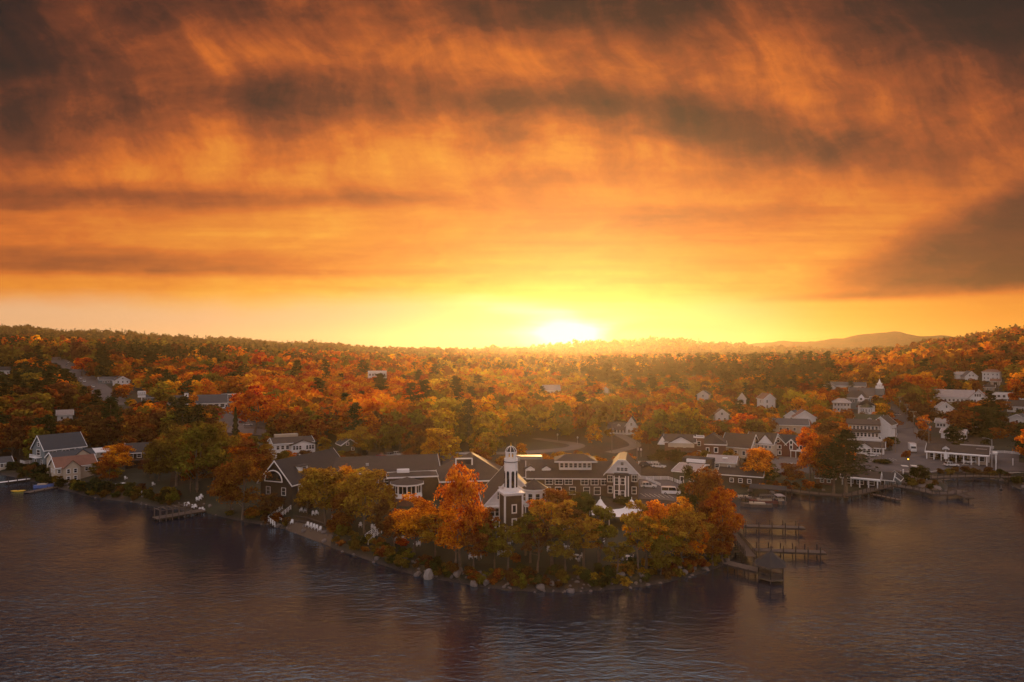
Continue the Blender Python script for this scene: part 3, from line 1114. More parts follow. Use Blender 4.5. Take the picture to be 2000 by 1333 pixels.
    print('forest trees', n, 'faces', len(F))



# ------------------------------------------------------------------ buildings
WIN = {}


def window_meshes(w, h, style='plain'):
    key = (round(w, 2), round(h, 2), style)
    if key not in WIN:
        f = MB()
        b = 0.14 if style != 'thick' else 0.24
        f.box(-w / 2 - b / 2, 0, -b, b, .12, h + 2 * b).box(w / 2 + b / 2, 0, -b, b, .12, h + 2 * b)
        f.box(0, 0, -b, w, .12, b).box(0, 0, h, w, .12, b)
        if style == 'cross':
            f.box(0, .02, 0, .07, .06, h).box(-w / 4, .02, h * .5, w / 2 - .07, .06, .07).box(w / 4, .02, h * .5, w / 2 - .07, .06, .07)
        elif style == 'sash' or style == 'plain':
            f.box(0, .02, h * .5, w, .06, .07)
        g = MB().box(0, 0.035, 0, w, .03, h)
        WIN[key] = (f.mesh('window_frame', 'trim'), g.mesh('window_pane', 'glass'), f.mesh('dark_window_frame', 'timber_dark'))
    return WIN[key]


def add_window(root, x, y, z, rz, w, h, style='plain', dark=False, lit=False):
    fm, gm, dm = window_meshes(w, h, style)
    o = link('window', dm if dark else fm, root, (x, y, z), rz)
    link('pane', gm, o)
    return o


def wall_spot(face, L, D, cx, out=0.05):
    if face == 'f':
        return (cx, -D / 2 - out, 0.0)
    if face == 'b':
        return (-cx, D / 2 + out, math.pi)
    if face == 'l':
        return (-L / 2 - out, -cx, -math.pi / 2)
    return (L / 2 + out, cx, math.pi / 2)


def house(kind, label, cat, p, L, D, H, RH, phi=0.0, wall='white', roof='roof_dark', trim='trim', ridge='x', hip=False, over=0.45,
          wins=(), doors=(), chimney=None, group=None, gable_mat=None, foot=2.0, flat=False, hiptop=0.35, front=True):
    """p: foot of the front wall's middle (or the centre with front=False). Local x runs along the front, -y faces out."""
    th = face_cam(p) + R(phi)
    back = Vector((-math.sin(th), math.cos(th), 0))
    c = p + back * (D / 2 if front else 0)
    root = thing(kind, label, cat, c, th, group)
    mb = MB()
    if flat or hip:
        mb.box(0, 0, -foot, L, D, H + foot)
    elif ridge == 'x':
        mb.extrude([(-D / 2, -foot), (D / 2, -foot), (D / 2, H), (0, H + RH), (-D / 2, H)], 'x', -L / 2, L / 2)
    else:
        mb.extrude([(L / 2, -foot), (-L / 2, -foot), (-L / 2, H), (0, H + RH), (L / 2, H)], 'y', -D / 2, D / 2)
    mb.build('wall', wall, root)
    r = MB()
    t = 0.22
    if flat:
        r.box(0, 0, H + 0.002, L - 0.3, D - 0.3, 0.25)
        rim = MB()
        for sx, sy, w, d in ((0, -D / 2, L + .3, .3), (0, D / 2, L + .3, .3), (-L / 2, 0, .3, D - .3), (L / 2, 0, .3, D - .3)):
            rim.box(sx, sy, H + 0.004, w, d, 0.5)
        rim.build('parapet', trim, root)
    elif hip:
        l2, d2 = L / 2 + over, D / 2 + over
        if L >= D:
            a, b = max((L - D * (1 - hiptop)) / 2, 0.15), 0.15
        else:
            a, b = 0.15, max((D - L * (1 - hiptop)) / 2, 0.15)
        z0, z1, z2 = H - 0.1, H + 0.14, H + RH
        vs = [(-l2, -d2, z0), (l2, -d2, z0), (l2, d2, z0), (-l2, d2, z0), (-l2, -d2, z1), (l2, -d2, z1), (l2, d2, z1), (-l2, d2, z1),
              (-a, -b, z2), (a, -b, z2), (a, b, z2), (-a, b, z2)]
        fs = [(3, 2, 1, 0), (0, 1, 5, 4), (1, 2, 6, 5), (2, 3, 7, 6), (3, 0, 4, 7), (4, 5, 9, 8), (5, 6, 10, 9), (6, 7, 11, 10), (7, 4, 8, 11), (8, 9, 10, 11)]
        r.add(vs, fs)
        e = MB()
        for sx, sy, w, d in ((0, -d2 - .04, L + 2 * over + .16, .08), (0, d2 + .04, L + 2 * over + .16, .08), (-l2 - .04, 0, .08, D + 2 * over), (l2 + .04, 0, .08, D + 2 * over)):
            e.box(sx, sy, H - 0.22, w, d, 0.36)
        e.build('eave_trim', trim, root)
    else:
        span, run = (D, L) if ridge == 'x' else (L, D)
        s = RH / (span / 2)
        o = over
        lowz = H - o * s
        prof = [(-span / 2 - o, lowz + .02), (0, H + RH + .02), (span / 2 + o, lowz + .02), (span / 2 + o, lowz + t + .02), (0, H + RH + t + .02), (-span / 2 - o, lowz + t + .02)]
        if ridge == 'y':
            prof = prof[::-1]
        r.extrude(prof, 'x' if ridge == 'x' else 'y', -run / 2 - o, run / 2 + o)
        e = MB()
        q = [(-span / 2 - o - .03, lowz - .16), (0, H + RH - .14), (span / 2 + o + .03, lowz - .16), (span / 2 + o + .03, lowz + t + .05), (0, H + RH + t + .06), (-span / 2 - o - .03, lowz + t + .05)]
        if ridge == 'y':
            q = q[::-1]
        ax = 'x' if ridge == 'x' else 'y'
        e.extrude(q, ax, -run / 2 - o - .12, -run / 2 - o - .01)
        e.extrude(q, ax, run / 2 + o + .01, run / 2 + o + .12)
        for sg in (-1, 1):
            y = sg * (span / 2 + o + .045)
            if ridge == 'x':
                e.box(0, y, lowz - .14, run + 2 * o, .07, .3)
            else:
                e.box(y, 0, lowz - .14, .07, run + 2 * o, .3)
        e.build('roof_trim', trim, root)
    ro = r.build('roof', roof, root)
    if chimney:
        for (cx, cy, hh) in chimney:
            c_ = MB().box(cx, cy, H * 0.9, 0.8, 0.8, RH + hh).box(cx, cy, H * 0.9 + RH + hh, 1.0, 1.0, 0.2)
            c_.build('chimney', 'brick', ro)
    for wdw in wins:
        face, cx, z, w, h = wdw[:5]
        style = wdw[5] if len(wdw) > 5 else 'plain'
        x, y, rz = wall_spot(face, L, D, cx)
        add_window(root, x, y, z, rz, w, h, style)
    for (face, cx, w, h) in doors:
        x, y, rz = wall_spot(face, L, D, cx, 0.04)
        d = link('door', MB().box(0, 0, 0.1, w, .1, h).mesh('door', 'timber_dark'), root, (x, y, 0), rz)
        MB().box(-w / 2 - .08, .0, .1, .16, .14, h + .15).box(w / 2 + .08, 0, .1, .16, .14, h + .15).box(0, 0, .1 + h, w, .14, .16).build('door_frame', 'trim', d)
        MB().box(w * .35, -.08, 1.1, .08, .1, .12).build('handle', 'metal_grey', d)
    root['_L'], root['_D'], root['_H'] = L, D, H
    return root


def rowf(face, n, z, w, h, x0, x1, style='plain'):
    return [(face, x0 + (x1 - x0) * (i + 0.5) / n, z, w, h, style) for i in range(n)]


def plane_block(root, name, mat, x, y, z, sx, sy, sz, rz=0.0):
    return MB().box(x, y, z, sx, sy, sz, 0, rz).build(name, mat, root)


def porch(root, x0, x1, y, depth, z0, z1, n, mat='trim', roofmat='roof_dark', name='porch_post', rail=True):
    for i in range(n):
        x = x0 + (x1 - x0) * i / (n - 1)
        MB().box(x, y - depth + .15, z0, .22, .22, z1 - z0).build(name, mat, root)
    MB().box((x0 + x1) / 2, y - depth / 2, z1, x1 - x0 + .6, depth + .3, .3).build('porch_roof', roofmat, root)
    if rail:
        rb = MB()
        for i in range(n - 1):
            xa, xb = x0 + (x1 - x0) * i / (n - 1) + .12, x0 + (x1 - x0) * (i + 1) / (n - 1) - .12
            rb.box((xa + xb) / 2, y - depth + .15, z0 + .9, xb - xa, .08, .1).box((xa + xb) / 2, y - depth + .15, z0 + .15, xb - xa, .08, .08)
            m = max(2, int((xb - xa) / .35))
            for k in range(m):
                rb.box(xa + (xb - xa) * (k + .5) / m, y - depth + .15, z0 + .23, .06, .06, .67)
        rb.build('porch_railing', mat, root)


def dormer(root, x, y, z, w, d, h, rh, wall='white', roof='roof_dark', n=2, flatroof=False):
    o = MB().extrude([(x + w / 2, z), (x - w / 2, z), (x - w / 2, z + h), (x, z + h + (0.01 if flatroof else rh)), (x + w / 2, z + h)], 'y', y, y + d).build('dormer', wall, root)
    s = rh / (w / 2)
    ov = .3
    lz = z + h - ov * s
    MB().extrude([(x - w / 2 - ov, lz + .2), (x, z + h + rh + .22), (x + w / 2 + ov, lz + .2), (x + w / 2 + ov, lz + .02), (x, z + h + rh + .02), (x - w / 2 - ov, lz + .02)], 'y', y - .3, y + d).build('dormer_roof', roof, o)
    for i in range(n):
        add_window(o, x + w * ((i + .5) / n - .5) * .9, y - .05, z + h * .18, 0, w * .8 / n - .25, h * .62)
    return o


# ---- left shore
gh = house('grey_house', 'tall slate roofed grey house with gable balcony by the lake', 'house', at(128, 910), 13.5, 9.5, 6.6, 4.6, 24, 'grey_siding', 'roof_slate',
           wins=[('f', x + s, 4.7, .95, 1.0, 'thick') for x in (-4.2, 0.1, 4.4) for s in (-.62, .62)] + [('l', -2.2, 1.0, 1.2, 1.7), ('l', 2.2, 1.0, 1.2, 1.7), ('l', 0, 4.3, 2.6, 1.9), ('l', 0, 7.6, 1.5, 1.2)])
bal = MB().box(-6.75 - .95, 0, 3.55, 1.9, 5.4, .22).build('balcony', 'trim', gh)
br = MB()
for k in range(14):
    br.box(-8.55, -2.6 + k * .4, 3.77, .08, .08, .85)
br.box(-8.55, 0, 4.62, .12, 5.4, .12)
br.build('railing', 'trim', bal)
cw = house('cream_wing', 'cream two storey extension with dark roof below the grey house', 'house', at(146, 917), 13.0, 6.0, 4.6, 1.7, 22, 'cream', 'roof_slate',
           wins=[('f', -5.2, 2.4, 1.7, 1.5), ('f', -2.6, 2.4, 1.7, 1.5), ('f', .6, 2.5, .9, 1.1), ('f', 1.8, 2.5, .9, 1.1), ('f', 5.0, 2.5, .9, 1.1), ('f', -5.0, .3, 2.0, 1.2), ('f', -2.2, .3, 2.0, 1.2)])
MB().extrude([(5.6, 2), (-.4, 2), (-.4, 4.4), (2.6, 6.6), (5.6, 4.4)], 'y', -3.06, 1.5).build('gable_bay', 'cream', cw)
MB().extrude([(-.8, 4.4), (2.6, 6.9), (6.0, 4.4), (6.0, 4.15), (2.6, 6.65), (-.8, 4.15)], 'y', -3.4, 1.8).build('gable_roof', 'roof_slate', cw)
bh = house('beige_house', 'beige cottage with maroon brown roof above the rocky shore', 'house', at(150, 938), 11.5, 8.5, 4.9, 2.6, 14, 'beige', 'roof_red',
           wins=[('f', -5.0, 3.0, .8, 1.0), ('f', -4.9, .7, .8, 1.1), ('f', 2.9, 2.9, .8, 1.1), ('f', 3.9, 2.9, .8, 1.1), ('f', 4.9, 2.9, .8, 1.1), ('l', 1.5, 2.8, .8, 1.1), ('l', -1.5, 2.8, .8, 1.1), ('r', 0, 2.6, 1.0, 1.2)])
MB().extrude([(.6, -2), (-4.0, -2), (-4.0, 4.7), (-1.7, 6.9), (.6, 4.7)], 'y', -6.4, 0).build('gable_bay', 'beige', bh)
MB().extrude([(-4.45, 4.6), (-1.7, 7.22), (1.05, 4.6), (1.05, 4.35), (-1.7, 6.95), (-4.45, 4.35)], 'y', -6.8, 0).build('gable_roof', 'roof_red', bh)
for x in (-2.9, -.9):
    add_window(bh, x, -6.46, 2.9, 0, .8, 1.3)
    add_window(bh, x, -6.46, .6, 0, .8, 1.2)
boat = house('boathouse', 'cream waterside house cut by the frame beside a white jetty', 'house', at(-2, 921), 8, 7, 3.0, 1.6, 10, 'cream', 'roof_grey', wins=rowf('f', 4, 1.5, .8, 1.1, -3.6, 3.6))
bro = house('brown_house', 'dark brown house with galleries half hidden by tall oaks', 'house', at(280, 912), 11, 9, 5.2, 2.6, -4, 'dark_shingle', 'roof_dark', wins=rowf('f', 4, 3.4, 1.2, 1.3, -5, 5))
plane_block(bro, 'gallery', 'timber', 1.0, -5.4, 2.6, 8.6, 1.7, .25)
porch(bro, -3.0, 5.0, -4.55, 1.7, 0.1, 2.4, 4, 'timber', 'timber')
house('garden_shed', 'small white roofed shed beside the cream extension', 'shed', at(199, 893), 6, 5, 2.0, 1.1, 10, 'cream', 'canvas', wins=[('f', 0, .7, 1.0, .9)])
# ---- left hillside
sp = house('shop_building', 'long low shop with grey roof and white cupola', 'shop', at(388, 800), 31, 13, 3.6, 4.4, 0, 'white', 'roof_slate', wins=rowf('f', 9, 1.0, 2.2, 1.8, -14.5, 14.5), doors=[('f', 15.0, .9, 2.2)])
cu = MB().box(-6.5, -0.5, 6.6, 2.2, 2.2, 2.8).build('cupola', 'trim', sp)
MB().lathe([(1.75, 9.41), (.1, 10.3)], 4, -6.5, -.5, R(45)).build('cupola_roof', 'roof_slate', cu)
MB().box(-6.5, -1.62, 7.7, .8, .05, .9).build('louvre', 'glass', cu)
house('small_shed', 'small grey shed beside the twin panel roadside sign', 'shed', at(291, 784), 4.6, 4, 2.4, 1.4, 0, 'grey_siding', 'roof_slate', doors=[('f', 0, .9, 1.9)])
hh = house('hillside_house', 'white two storey gabled house beside the climbing road', 'house', at(240, 757), 9.5, 9, 5.2, 2.8, 12, 'white', 'roof_dark', ridge='y',
           wins=[('f', x, z, .9, 1.3) for x in (-3, 0, 3) for z in (.9, 3.4)] + [('f', 0, 6.1, .9, .9)], chimney=[(-2.5, 1, 1.2)])
house('grey_barn_wing', 'long grey outbuilding joined behind the white hillside house', 'barn', at(212, 750), 12, 6, 3.2, 2.0, 10, 'grey_siding', 'roof_grey', wins=rowf('f', 3, 1, .9, 1.1, -5, 5))
house('hillside_cottage', 'white gabled house on the hillside cut by the frame', 'house', at(6, 733), 12, 8, 4, 2.8, 0, 'white', 'roof_dark', wins=rowf('f', 3, 1.2, 1, 1.3, -5, 5))
house('tiny_white_house', 'tiny white cottage lost among trees below the climbing road', 'house', at(127, 824), 6.5, 6, 3.6, 2.0, 0, 'white', 'roof_pale', wins=rowf('f', 2, 1.4, .9, 1.1, -2.5, 2.5))
house('flat_roofed_hall', 'long pale flat roofed hall above the orange maples', 'hall', at_y(737, 560) + Vector((0, 0, 0)), 15, 10, 17.5, 1, 0, 'white', 'roof_pale', flat=True, wins=rowf('f', 6, 14.2, 1.4, 1.6, -7, 7))
house('strip_shop', 'low dark shop with pale fascia beyond the parking lot', 'shop', at(452, 782), 14, 8, 3.4, 1, 0, 'dark_shingle', 'roof_grey', flat=True, wins=rowf('f', 4, .8, 2, 1.7, -6, 6))
wh = house('white_house', 'white two storey house with broad gable and roof monitor', 'house', at(574, 893), 14.5, 10, 5.4, 1.5, 12, 'white', 'roof_brown', ridge='x',
           wins=rowf('f', 3, 3.2, 1.0, 1.3, -6.6, -1.5) + rowf('f', 3, .9, .9, 1.1, -6.6, -1.0) + [('l', -2.5, 3.2, 1.2, 1.3), ('l', 1.8, 3.2, 1.2, 1.3)])
MB().extrude([(7.6, -2), (-1.2, -2), (-1.2, 4.7), (3.2, 6.3), (7.6, 4.7)], 'y', -6.6, 0).build('gable_front', 'white', wh)
MB().extrude([(-1.8, 4.75), (3.2, 6.62), (8.2, 4.75), (8.2, 4.5), (3.2, 6.36), (-1.8, 4.5)], 'y', -7.1, 0).build('gable_roof', 'roof_brown', wh)
for x in (-.2, .9, 2.0, 4.6, 5.7, 6.7):
    add_window(wh, x, -6.66, 2.9, 0, .8, 1.4)
for x in (1.0, 3.2, 5.4):
    add_window(wh, x, -6.66, .6, 0, 1.0, 1.2)
MB().box(-1.5, 1.6, 6.6, 8.6, 2.2, 1.5).build('roof_monitor', 'beige', wh)
gc = house('grey_cottage', 'small grey gabled cottage behind the lodge roof', 'house', at(683, 892), 6.0, 7, 4.6, 2.0, 16, 'green_siding', 'roof_grey', ridge='y', wins=[('f', -.8, 4.4, .9, 1.0), ('f', 1.2, 2.4, .9, 1.0)])

# ---- the inn on the point
lodge = house('lodge', 'dark lodge with white trimmed gable and arched window facing the lake', 'lodge', at_y(626, 196), 25, 10.4, 5.0, 5.6, 53, 'dark_shingle', 'roof_dark', over=.7,
              wins=[('f', -9, 1.6, 1.4, 1.8), ('f', -5.5, 1.6, 1.4, 1.8), ('f', -2, 1.6, 1.4, 1.8), ('l', -2.6, 1.5, 1.2, 1.9), ('l', 2.6, 1.5, 1.2, 1.9)])
am = MB()
prev = None
for k in range(13):                      # the arched light in the gable
    t = math.pi * k / 12
    p_ = (-13.56, 2.9 * math.cos(t), 5.3 + 2.9 * math.sin(t))
    if prev:
        am.tube([prev, p_], .16, 5)
    prev = p_
am.box(-13.56, 0, 5.1, .2, 6.0, .22)
aw = am.build('arched_window', 'trim', lodge)
gl = [(0.0, 5.3)] + [(2.8 * math.cos(math.pi * k / 12), 5.3 + 2.8 * math.sin(math.pi * k / 12)) for k in range(13)]
MB().add([(-13.53, y, z) for y, z in gl], [(0, i, i + 1) for i in range(1, 13)]).build('pane', 'glass', aw)
ld = MB().extrude([(-7.2, 7.0), (-4.0, 7.0), (-4.0, 8.5), (-7.2, 8.5)], 'y', -3.9, 0).build('dormer', 'trim', lodge)
add_window(ld, -5.6, -3.96, 7.25, 0, 1.6, .95)
MB().extrude([(-7.6, 8.5), (-3.6, 8.5), (-3.6, 8.72), (-7.6, 8.72)], 'y', -4.4, 0).build('dormer_roof', 'roof_dark', ld)

wing = house('inn_wing', 'long brown inn wing with plain shingled roof between the lodge and the rotunda', 'inn', at_y(748, 204), 33, 14, 4.8, 3.4, 3, 'brown_shingle', 'roof_brown', over=.7,
             wins=rowf('f', 7, 3.2, .8, .85, 3.2, 10.2) + [('f', x, .8, 1.2, 1.6) for x in (-14, -11, -2, 1, 13, 15)])
MB().extrude([(-9.4, -1), (-14.6, -1), (-14.6, 3.6), (-12.0, 6.2), (-9.4, 3.6)], 'y', -9.2, -2).build('gable_bay', 'green_siding', wing)
MB().extrude([(-15.1, 3.5), (-12, 6.6), (-8.9, 3.5), (-8.9, 3.2), (-12, 6.3), (-15.1, 3.2)], 'y', -9.7, -1).build('gable_roof', 'roof_brown', wing)
gt = MB()
gt.extrude([(-15.2, 3.35), (-12, 6.55), (-8.8, 3.35), (-8.8, 3.6), (-12, 6.8), (-15.2, 3.6)], 'y', -9.9, -9.72)
gt.build('gable_trim', 'trim', wing)
add_window(wing, -13.0, -9.26, 1.3, 0, 1.3, 1.7)
add_window(wing, -11.0, -9.26, 1.3, 0, 1.3, 1.7)
v_ = MB().box(-4.5, -4.2, 5.6, .9, .9, 1.3).build('roof_vent', 'metal_grey', wing)

rp = at_y(795, 184)
rot_ = thing('rotunda', 'white windowed rotunda with low brown cone roof behind the orange maple', 'pavilion', (rp.x, rp.y, rp.z), face_cam(rp))
MB().lathe([(4.1, -1), (4.1, 1.9)], 10, 0, 0, R(18)).build('base_wall', 'brick', rot_)
MB().lathe([(4.25, 1.902), (4.25, 2.2)], 10, 0, 0, R(18)).build('floor_band', 'trim', rot_)
for k in range(10):
    t = 2 * math.pi * k / 10 + R(18)
    MB().box(3.95 * math.cos(t), 3.95 * math.sin(t), 2.2, .3, .3, 3.0, 0, t).build('post', 'trim', rot_)
MB().lathe([(3.6, 2.21), (3.6, 5.19)], 10, 0, 0, R(18)).build('glazing', 'glass', rot_)
pl = MB()
for k in range(10):
    t = 2 * math.pi * (k + .5) / 10 + R(18)
    pl.box(3.72 * math.cos(t), 3.72 * math.sin(t), 2.2, .14, 2.3, .9, 0, t)
    pl.box(3.72 * math.cos(t), 3.72 * math.sin(t), 3.1, .12, .12, 2.1, 0, t)
pl.build('railing', 'trim', rot_)
MB().lathe([(4.7, 5.2), (4.7, 5.55)], 10, 0, 0, R(18)).build('eave_trim', 'trim', rot_)
MB().lathe([(4.62, 5.56), (0.1, 7.0)], 10, 0, 0, R(18)).build('roof', 'roof_brown', rot_)
link_ = house('rotunda_annex', 'low shingled annex joining the rotunda to the inn wing', 'inn', at_y(806, 188.5), 13, 6.0, 6.2, 0.9, 3, 'brown_shingle', 'roof_brown', hip=True, over=.5, wins=[('l', 0, 1.2, 1.2, 1.7), ('f', -5.0, 3.4, .9, 1.4)])
MB().box(-2.5, -.5, 7.05, 3.4, 1.8, .9).build('roof_vent', 'trim', link_)

hall = house('inn_hall', 'broad hip roofed inn hall with framed rooftop box beside the tower', 'inn', at_y(930, 190), 19, 21, 4.9, 6.0, 6, 'brown_shingle', 'roof_brown', hip=True, over=.7, hiptop=.2,
             wins=rowf('f', 5, 1.2, 1.4, 1.7, -8.5, 8.5))
rb_ = MB().box(-3.0, -4.2, 7.9, 4.6, 3.6, 2.3).build('rooftop_box', 'roof_brown', hall)
fr_ = MB()
for x in (-5.3, -.7):
    fr_.box(x, -6.08, 7.6, .34, .3, 2.9)
fr_.box(-3, -6.08, 10.25, 4.3, .3, .3).box(-3, -6.08, 7.4, 4.3, .5, .3)
fr_.build('box_frame', 'trim', rb_)

# the white gabled house round the tower
gabp = at_y(1003, 157)
gab = house('gabled_inn_house', 'white shingled gable house with balconies standing behind the tower', 'inn', gabp, 13.2, 15, 6.0, 7.0, 6, 'white', 'roof_brown', ridge='y', over=.5,
            wins=[('f', x, 7.2, 1.0, 1.6) for x in (-3.2, -2.0, 2.6, 3.8)] + [('f', x, 3.4, 1.1, 1.7) for x in (-5, -3.6, 3.4, 5)] + [('f', x, .7, 1.1, 1.7) for x in (-5, -3.4, 3.4, 5)])
for sx in (-1, 1):
    b_ = MB().box(sx * 4.4, -8.3, 5.6, 4.0, 1.7, .2).build('balcony', 'trim', gab)
    rr_ = MB()
    for k in range(11):
        rr_.box(sx * 4.4 - 1.9 + k * .38, -9.08, 5.8, .06, .06, .85)
    rr_.box(sx * 4.4, -9.08, 6.65, 4.0, .1, .1)
    rr_.build('railing', 'trim', b_)
    for xx in (-1.8, 1.8):
        MB().box(sx * 4.4 + xx, -9.0, -1, .2, .2, 6.6).build('balcony_post', 'trim', gab)
# half-round bay with its own cone roof
bp_ = at_y(1043, 158)
bay = thing('bay_turret', 'white windowed half round bay with brown cone roof beside the tower', 'inn', (bp_.x, bp_.y, bp_.z), face_cam(bp_))
MB().lathe([(2.7, -1), (2.7, 7.6)], 10, 0, 0, R(18)).build('wall', 'brown_shingle', bay)
MB().lathe([(2.78, 5.9), (2.78, 9.3)], 10, 0, 0, R(18)).build('glazed_storey', 'trim', bay)
for k in range(10):
    t = 2 * math.pi * (k + .5) / 10 + R(18)
    add_window(bay, 2.68 * math.cos(t), 2.68 * math.sin(t), 6.9, t + math.pi / 2, .95, 1.7)
MB().lathe([(3.25, 9.302), (3.25, 9.6)], 10, 0, 0, R(18)).build('eave_trim', 'trim', bay)
MB().lathe([(3.2, 9.61), (.1, 11.6)], 10, 0, 0, R(18)).build('roof', 'roof_brown', bay)

# ---- the tower
tp = at_y(998, 149)
tw = thing('tower', 'dark shingled square tower with white two stage lantern and little dome', 'tower', (tp.x, tp.y, tp.z), face_cam(tp) + R(17))
z0 = tp.z
def zt(py, y=149.0):
    return CAM_H - (py - HORIZON) / FPX * y - z0
W = 4.1
ztop = zt(965)
MB().box(0, 0, -1, W, W, ztop + 1).build('shaft', 'brown_shingle', tw)
for sx in (-1, 1):
    for sy in (-1, 1):
        MB().box(sx * (W / 2 - .08), sy * (W / 2 - .08), -1, .34, .34, ztop + .98).build('corner_board', 'trim', tw)
cn = MB().box(0, 0, ztop + .01, W + .3, W + .3, .35).box(0, 0, ztop + .361, W + .7, W + .7, .26)
cn.build('cornice', 'trim', tw)
rl = MB()
for sx, sy in ((0, -1), (0, 1), (-1, 0), (1, 0)):
    lx, ly = (W + .3, .07) if sx == 0 else (.07, W + .1)
    cx, cy = sx * (W / 2 + .12), sy * (W / 2 + .12)
    rl.box(cx, cy, ztop + 1.25, lx, ly, .08)
    for k in range(9):
        o_ = (k - 4) * .5
        rl.box(cx + (o_ if sx == 0 else 0), cy + (o_ if sy == 0 else 0), ztop + .66, 0.06, 0.06, .62)
rl.build('gallery_railing', 'trim', tw)
zl = ztop + .66
hl = zt(902) - zl
stage = MB().lathe([(1.48, zl), (1.48, zl + hl)], 8, 0, 0, R(22.5)).build('lower_lantern', 'trim', tw)
for k in range(8):
    t = k * math.pi / 4
    x, y = 1.38 * math.cos(t), 1.38 * math.sin(t)
    f = MB().box(0, -.03, .9, .62, .06, hl * .5)
    vs = [(0, -.06, .9 + hl * .5)] + [(.31 * math.cos(a), -.06, .9 + hl * .5 + .42 * math.sin(a)) for a in [math.pi * j / 8 for j in range(9)]]
    f.add(vs, [(0, i, i + 1) for i in range(1, 9)])
    w_ = f.build('arched_window', 'glass', stage)
    w_.location = (x, y, zl)
    w_.rotation_euler = (0, 0, t + math.pi / 2)
zr = zl + hl
MB().lathe([(1.62, zr + .002), (1.62, zr + .14)], 8, 0, 0, R(22.5)).build('lantern_ledge', 'roof_dark', tw)
MB().lathe([(1.5, zr + .142), (1.5, zr + .8), (1.34, zr + .8), (1.34, zr + .3)], 8, 0, 0, R(22.5)).build('upper_parapet', 'trim', tw)
zu = zt(884)
for k in range(8):
    t = k * math.pi / 4 + R(22.5)
    MB().box(1.06 * math.cos(t), 1.06 * math.sin(t), zr + .3, .26, .26, zu - zr - .3, 0, t).build('lantern_post', 'trim', tw)
MB().lathe([(1.32, zu + .001), (1.32, zu + .22)], 8, 0, 0, R(22.5)).build('lantern_cornice', 'trim', tw)
dm = MB().lathe([(1.16, zu + .222), (1.05, zu + .6), (.78, zu + 1.0), (.36, zu + 1.28), (.12, zu + 1.36)], 8, 0, 0, R(22.5)).build('dome', 'roof_brown', tw)
ribs = MB()
for k in range(8):
    t = k * math.pi / 4 + R(22.5)
    ribs.tube([(r_ * math.cos(t), r_ * math.sin(t), z_) for r_, z_ in ((1.2, zu + .22), (1.09, zu + .62), (.81, zu + 1.03), (.38, zu + 1.31), (.1, zu + 1.4))], .075, 4)
ribs.build('rib', 'trim', dm)
MB().lathe([(.14, zu + 1.37), (.22, zu + 1.55), (.06, zu + 1.75), (.03, zu + 2.2)], 6).build('finial', 'yellow', dm)
for zz in (zt(1043), zt(1015), zt(980) - .9):
    if zz > .5:
        add_window(tw, .1, -W / 2 - .05, zz - 1.0, 0, .7, 1.5, 'thick')

# ---- the right wing and its white gable end
rw = house('inn_gallery_wing', 'long brown inn wing with rooftop pavilion and a band of white windows', 'inn', at_y(1118, 193), 25, 13, 5.2, 3.4, 4, 'brown_shingle', 'roof_brown', over=.6,
           wins=rowf('f', 3, 3.3, 2.0, 1.35, -8.0, .3, 'cross') + rowf('f', 3, 3.2, 1.9, 1.6, 2.0, 10.5, 'cross') + [('f', x, .5, 1.6, 1.9) for x in (-7, -4, 0, 4, 7)])
pv = MB().box(1.0, -2.0, 7.0, 9.2, 5.0, 2.5).build('rooftop_pavilion', 'trim', rw)
for k in range(7):
    add_window(pv, -2.9 + k * 1.3, -4.55, 7.7, 0, .85, 1.2)
MB().add([(-5.0, -6.2, 9.45), (7.0, -6.2, 9.45), (7.0, 2.2, 9.45), (-5.0, 2.2, 9.45), (-5.0, -6.2, 9.7), (7.0, -6.2, 9.7), (7.0, 2.2, 9.7), (-5.0, 2.2, 9.7), (-1.6, -2.1, 11.2), (3.6, -2.1, 11.2), (3.6, -1.9, 11.2), (-1.6, -1.9, 11.2)],
         [(3, 2, 1, 0), (0, 1, 5, 4), (1, 2, 6, 5), (2, 3, 7, 6), (3, 0, 4, 7), (4, 5, 9, 8), (5, 6, 10, 9), (6, 7, 11, 10), (7, 4, 8, 11), (8, 9, 10, 11)]).build('pavilion_roof', 'roof_brown', pv)
MB().box(1.0, -6.25, 9.35, 12.2, .08, .34).build('eave_trim', 'trim', pv)
dw = house('dormer_wing', 'low brown inn wing with two tall white dormers beside the tower', 'inn', at_y(1052, 196), 13, 13, 5.0, 3.6, 4, 'brown_shingle', 'roof_brown', over=.5, wins=rowf('f', 4, 1.2, 1.2, 1.7, -5.5, 5.5))
for x in (-2.4, 2.2):
    dormer(dw, x, -6.9, 4.6, 2.6, 5, 2.6, .8, 'trim', 'roof_brown', 2)
rv = MB().box(-2.0, 3.0, 7.6, 6.8, 3.2, 1.7).build('roof_unit', 'metal_grey', dw)
MB().box(-2.0, 3.0, 9.302, 7.2, 3.6, .16).build('unit_rim', 'metal_dark', rv)
MB().box(-5.6, -.2, 7.4, 1.0, 1.0, 2.6).build('chimney', 'metal_grey', dw)
ge = house('gable_end_house', 'brown inn house with broad white clipped gable and tall white bay', 'inn', at_y(1215, 191), 8.8, 14, 6.6, 0, -2, 'brown_shingle', 'roof_brown', flat=True,
           wins=[('f', -3.3, 4.3, 1.3, 1.7, 'cross'), ('f', 3.4, 4.6, 1.3, 1.7, 'cross'), ('f', 3.3, 1.2, 1.1, 1.8), ('f', -3.3, 1.2, 1.1, 1.8), ('r', 2, 4.4, 1.2, 1.6), ('r', -2, 4.4, 1.2, 1.6)])
for ch in list(ge.children):
    if ch.name.split('.')[0] in ('roof', 'parapet'):
        bpy.data.objects.remove(ch)
pr_ = [(4.4, 6.6), (-4.4, 6.6), (-1.0, 10.3), (1.0, 10.3)]
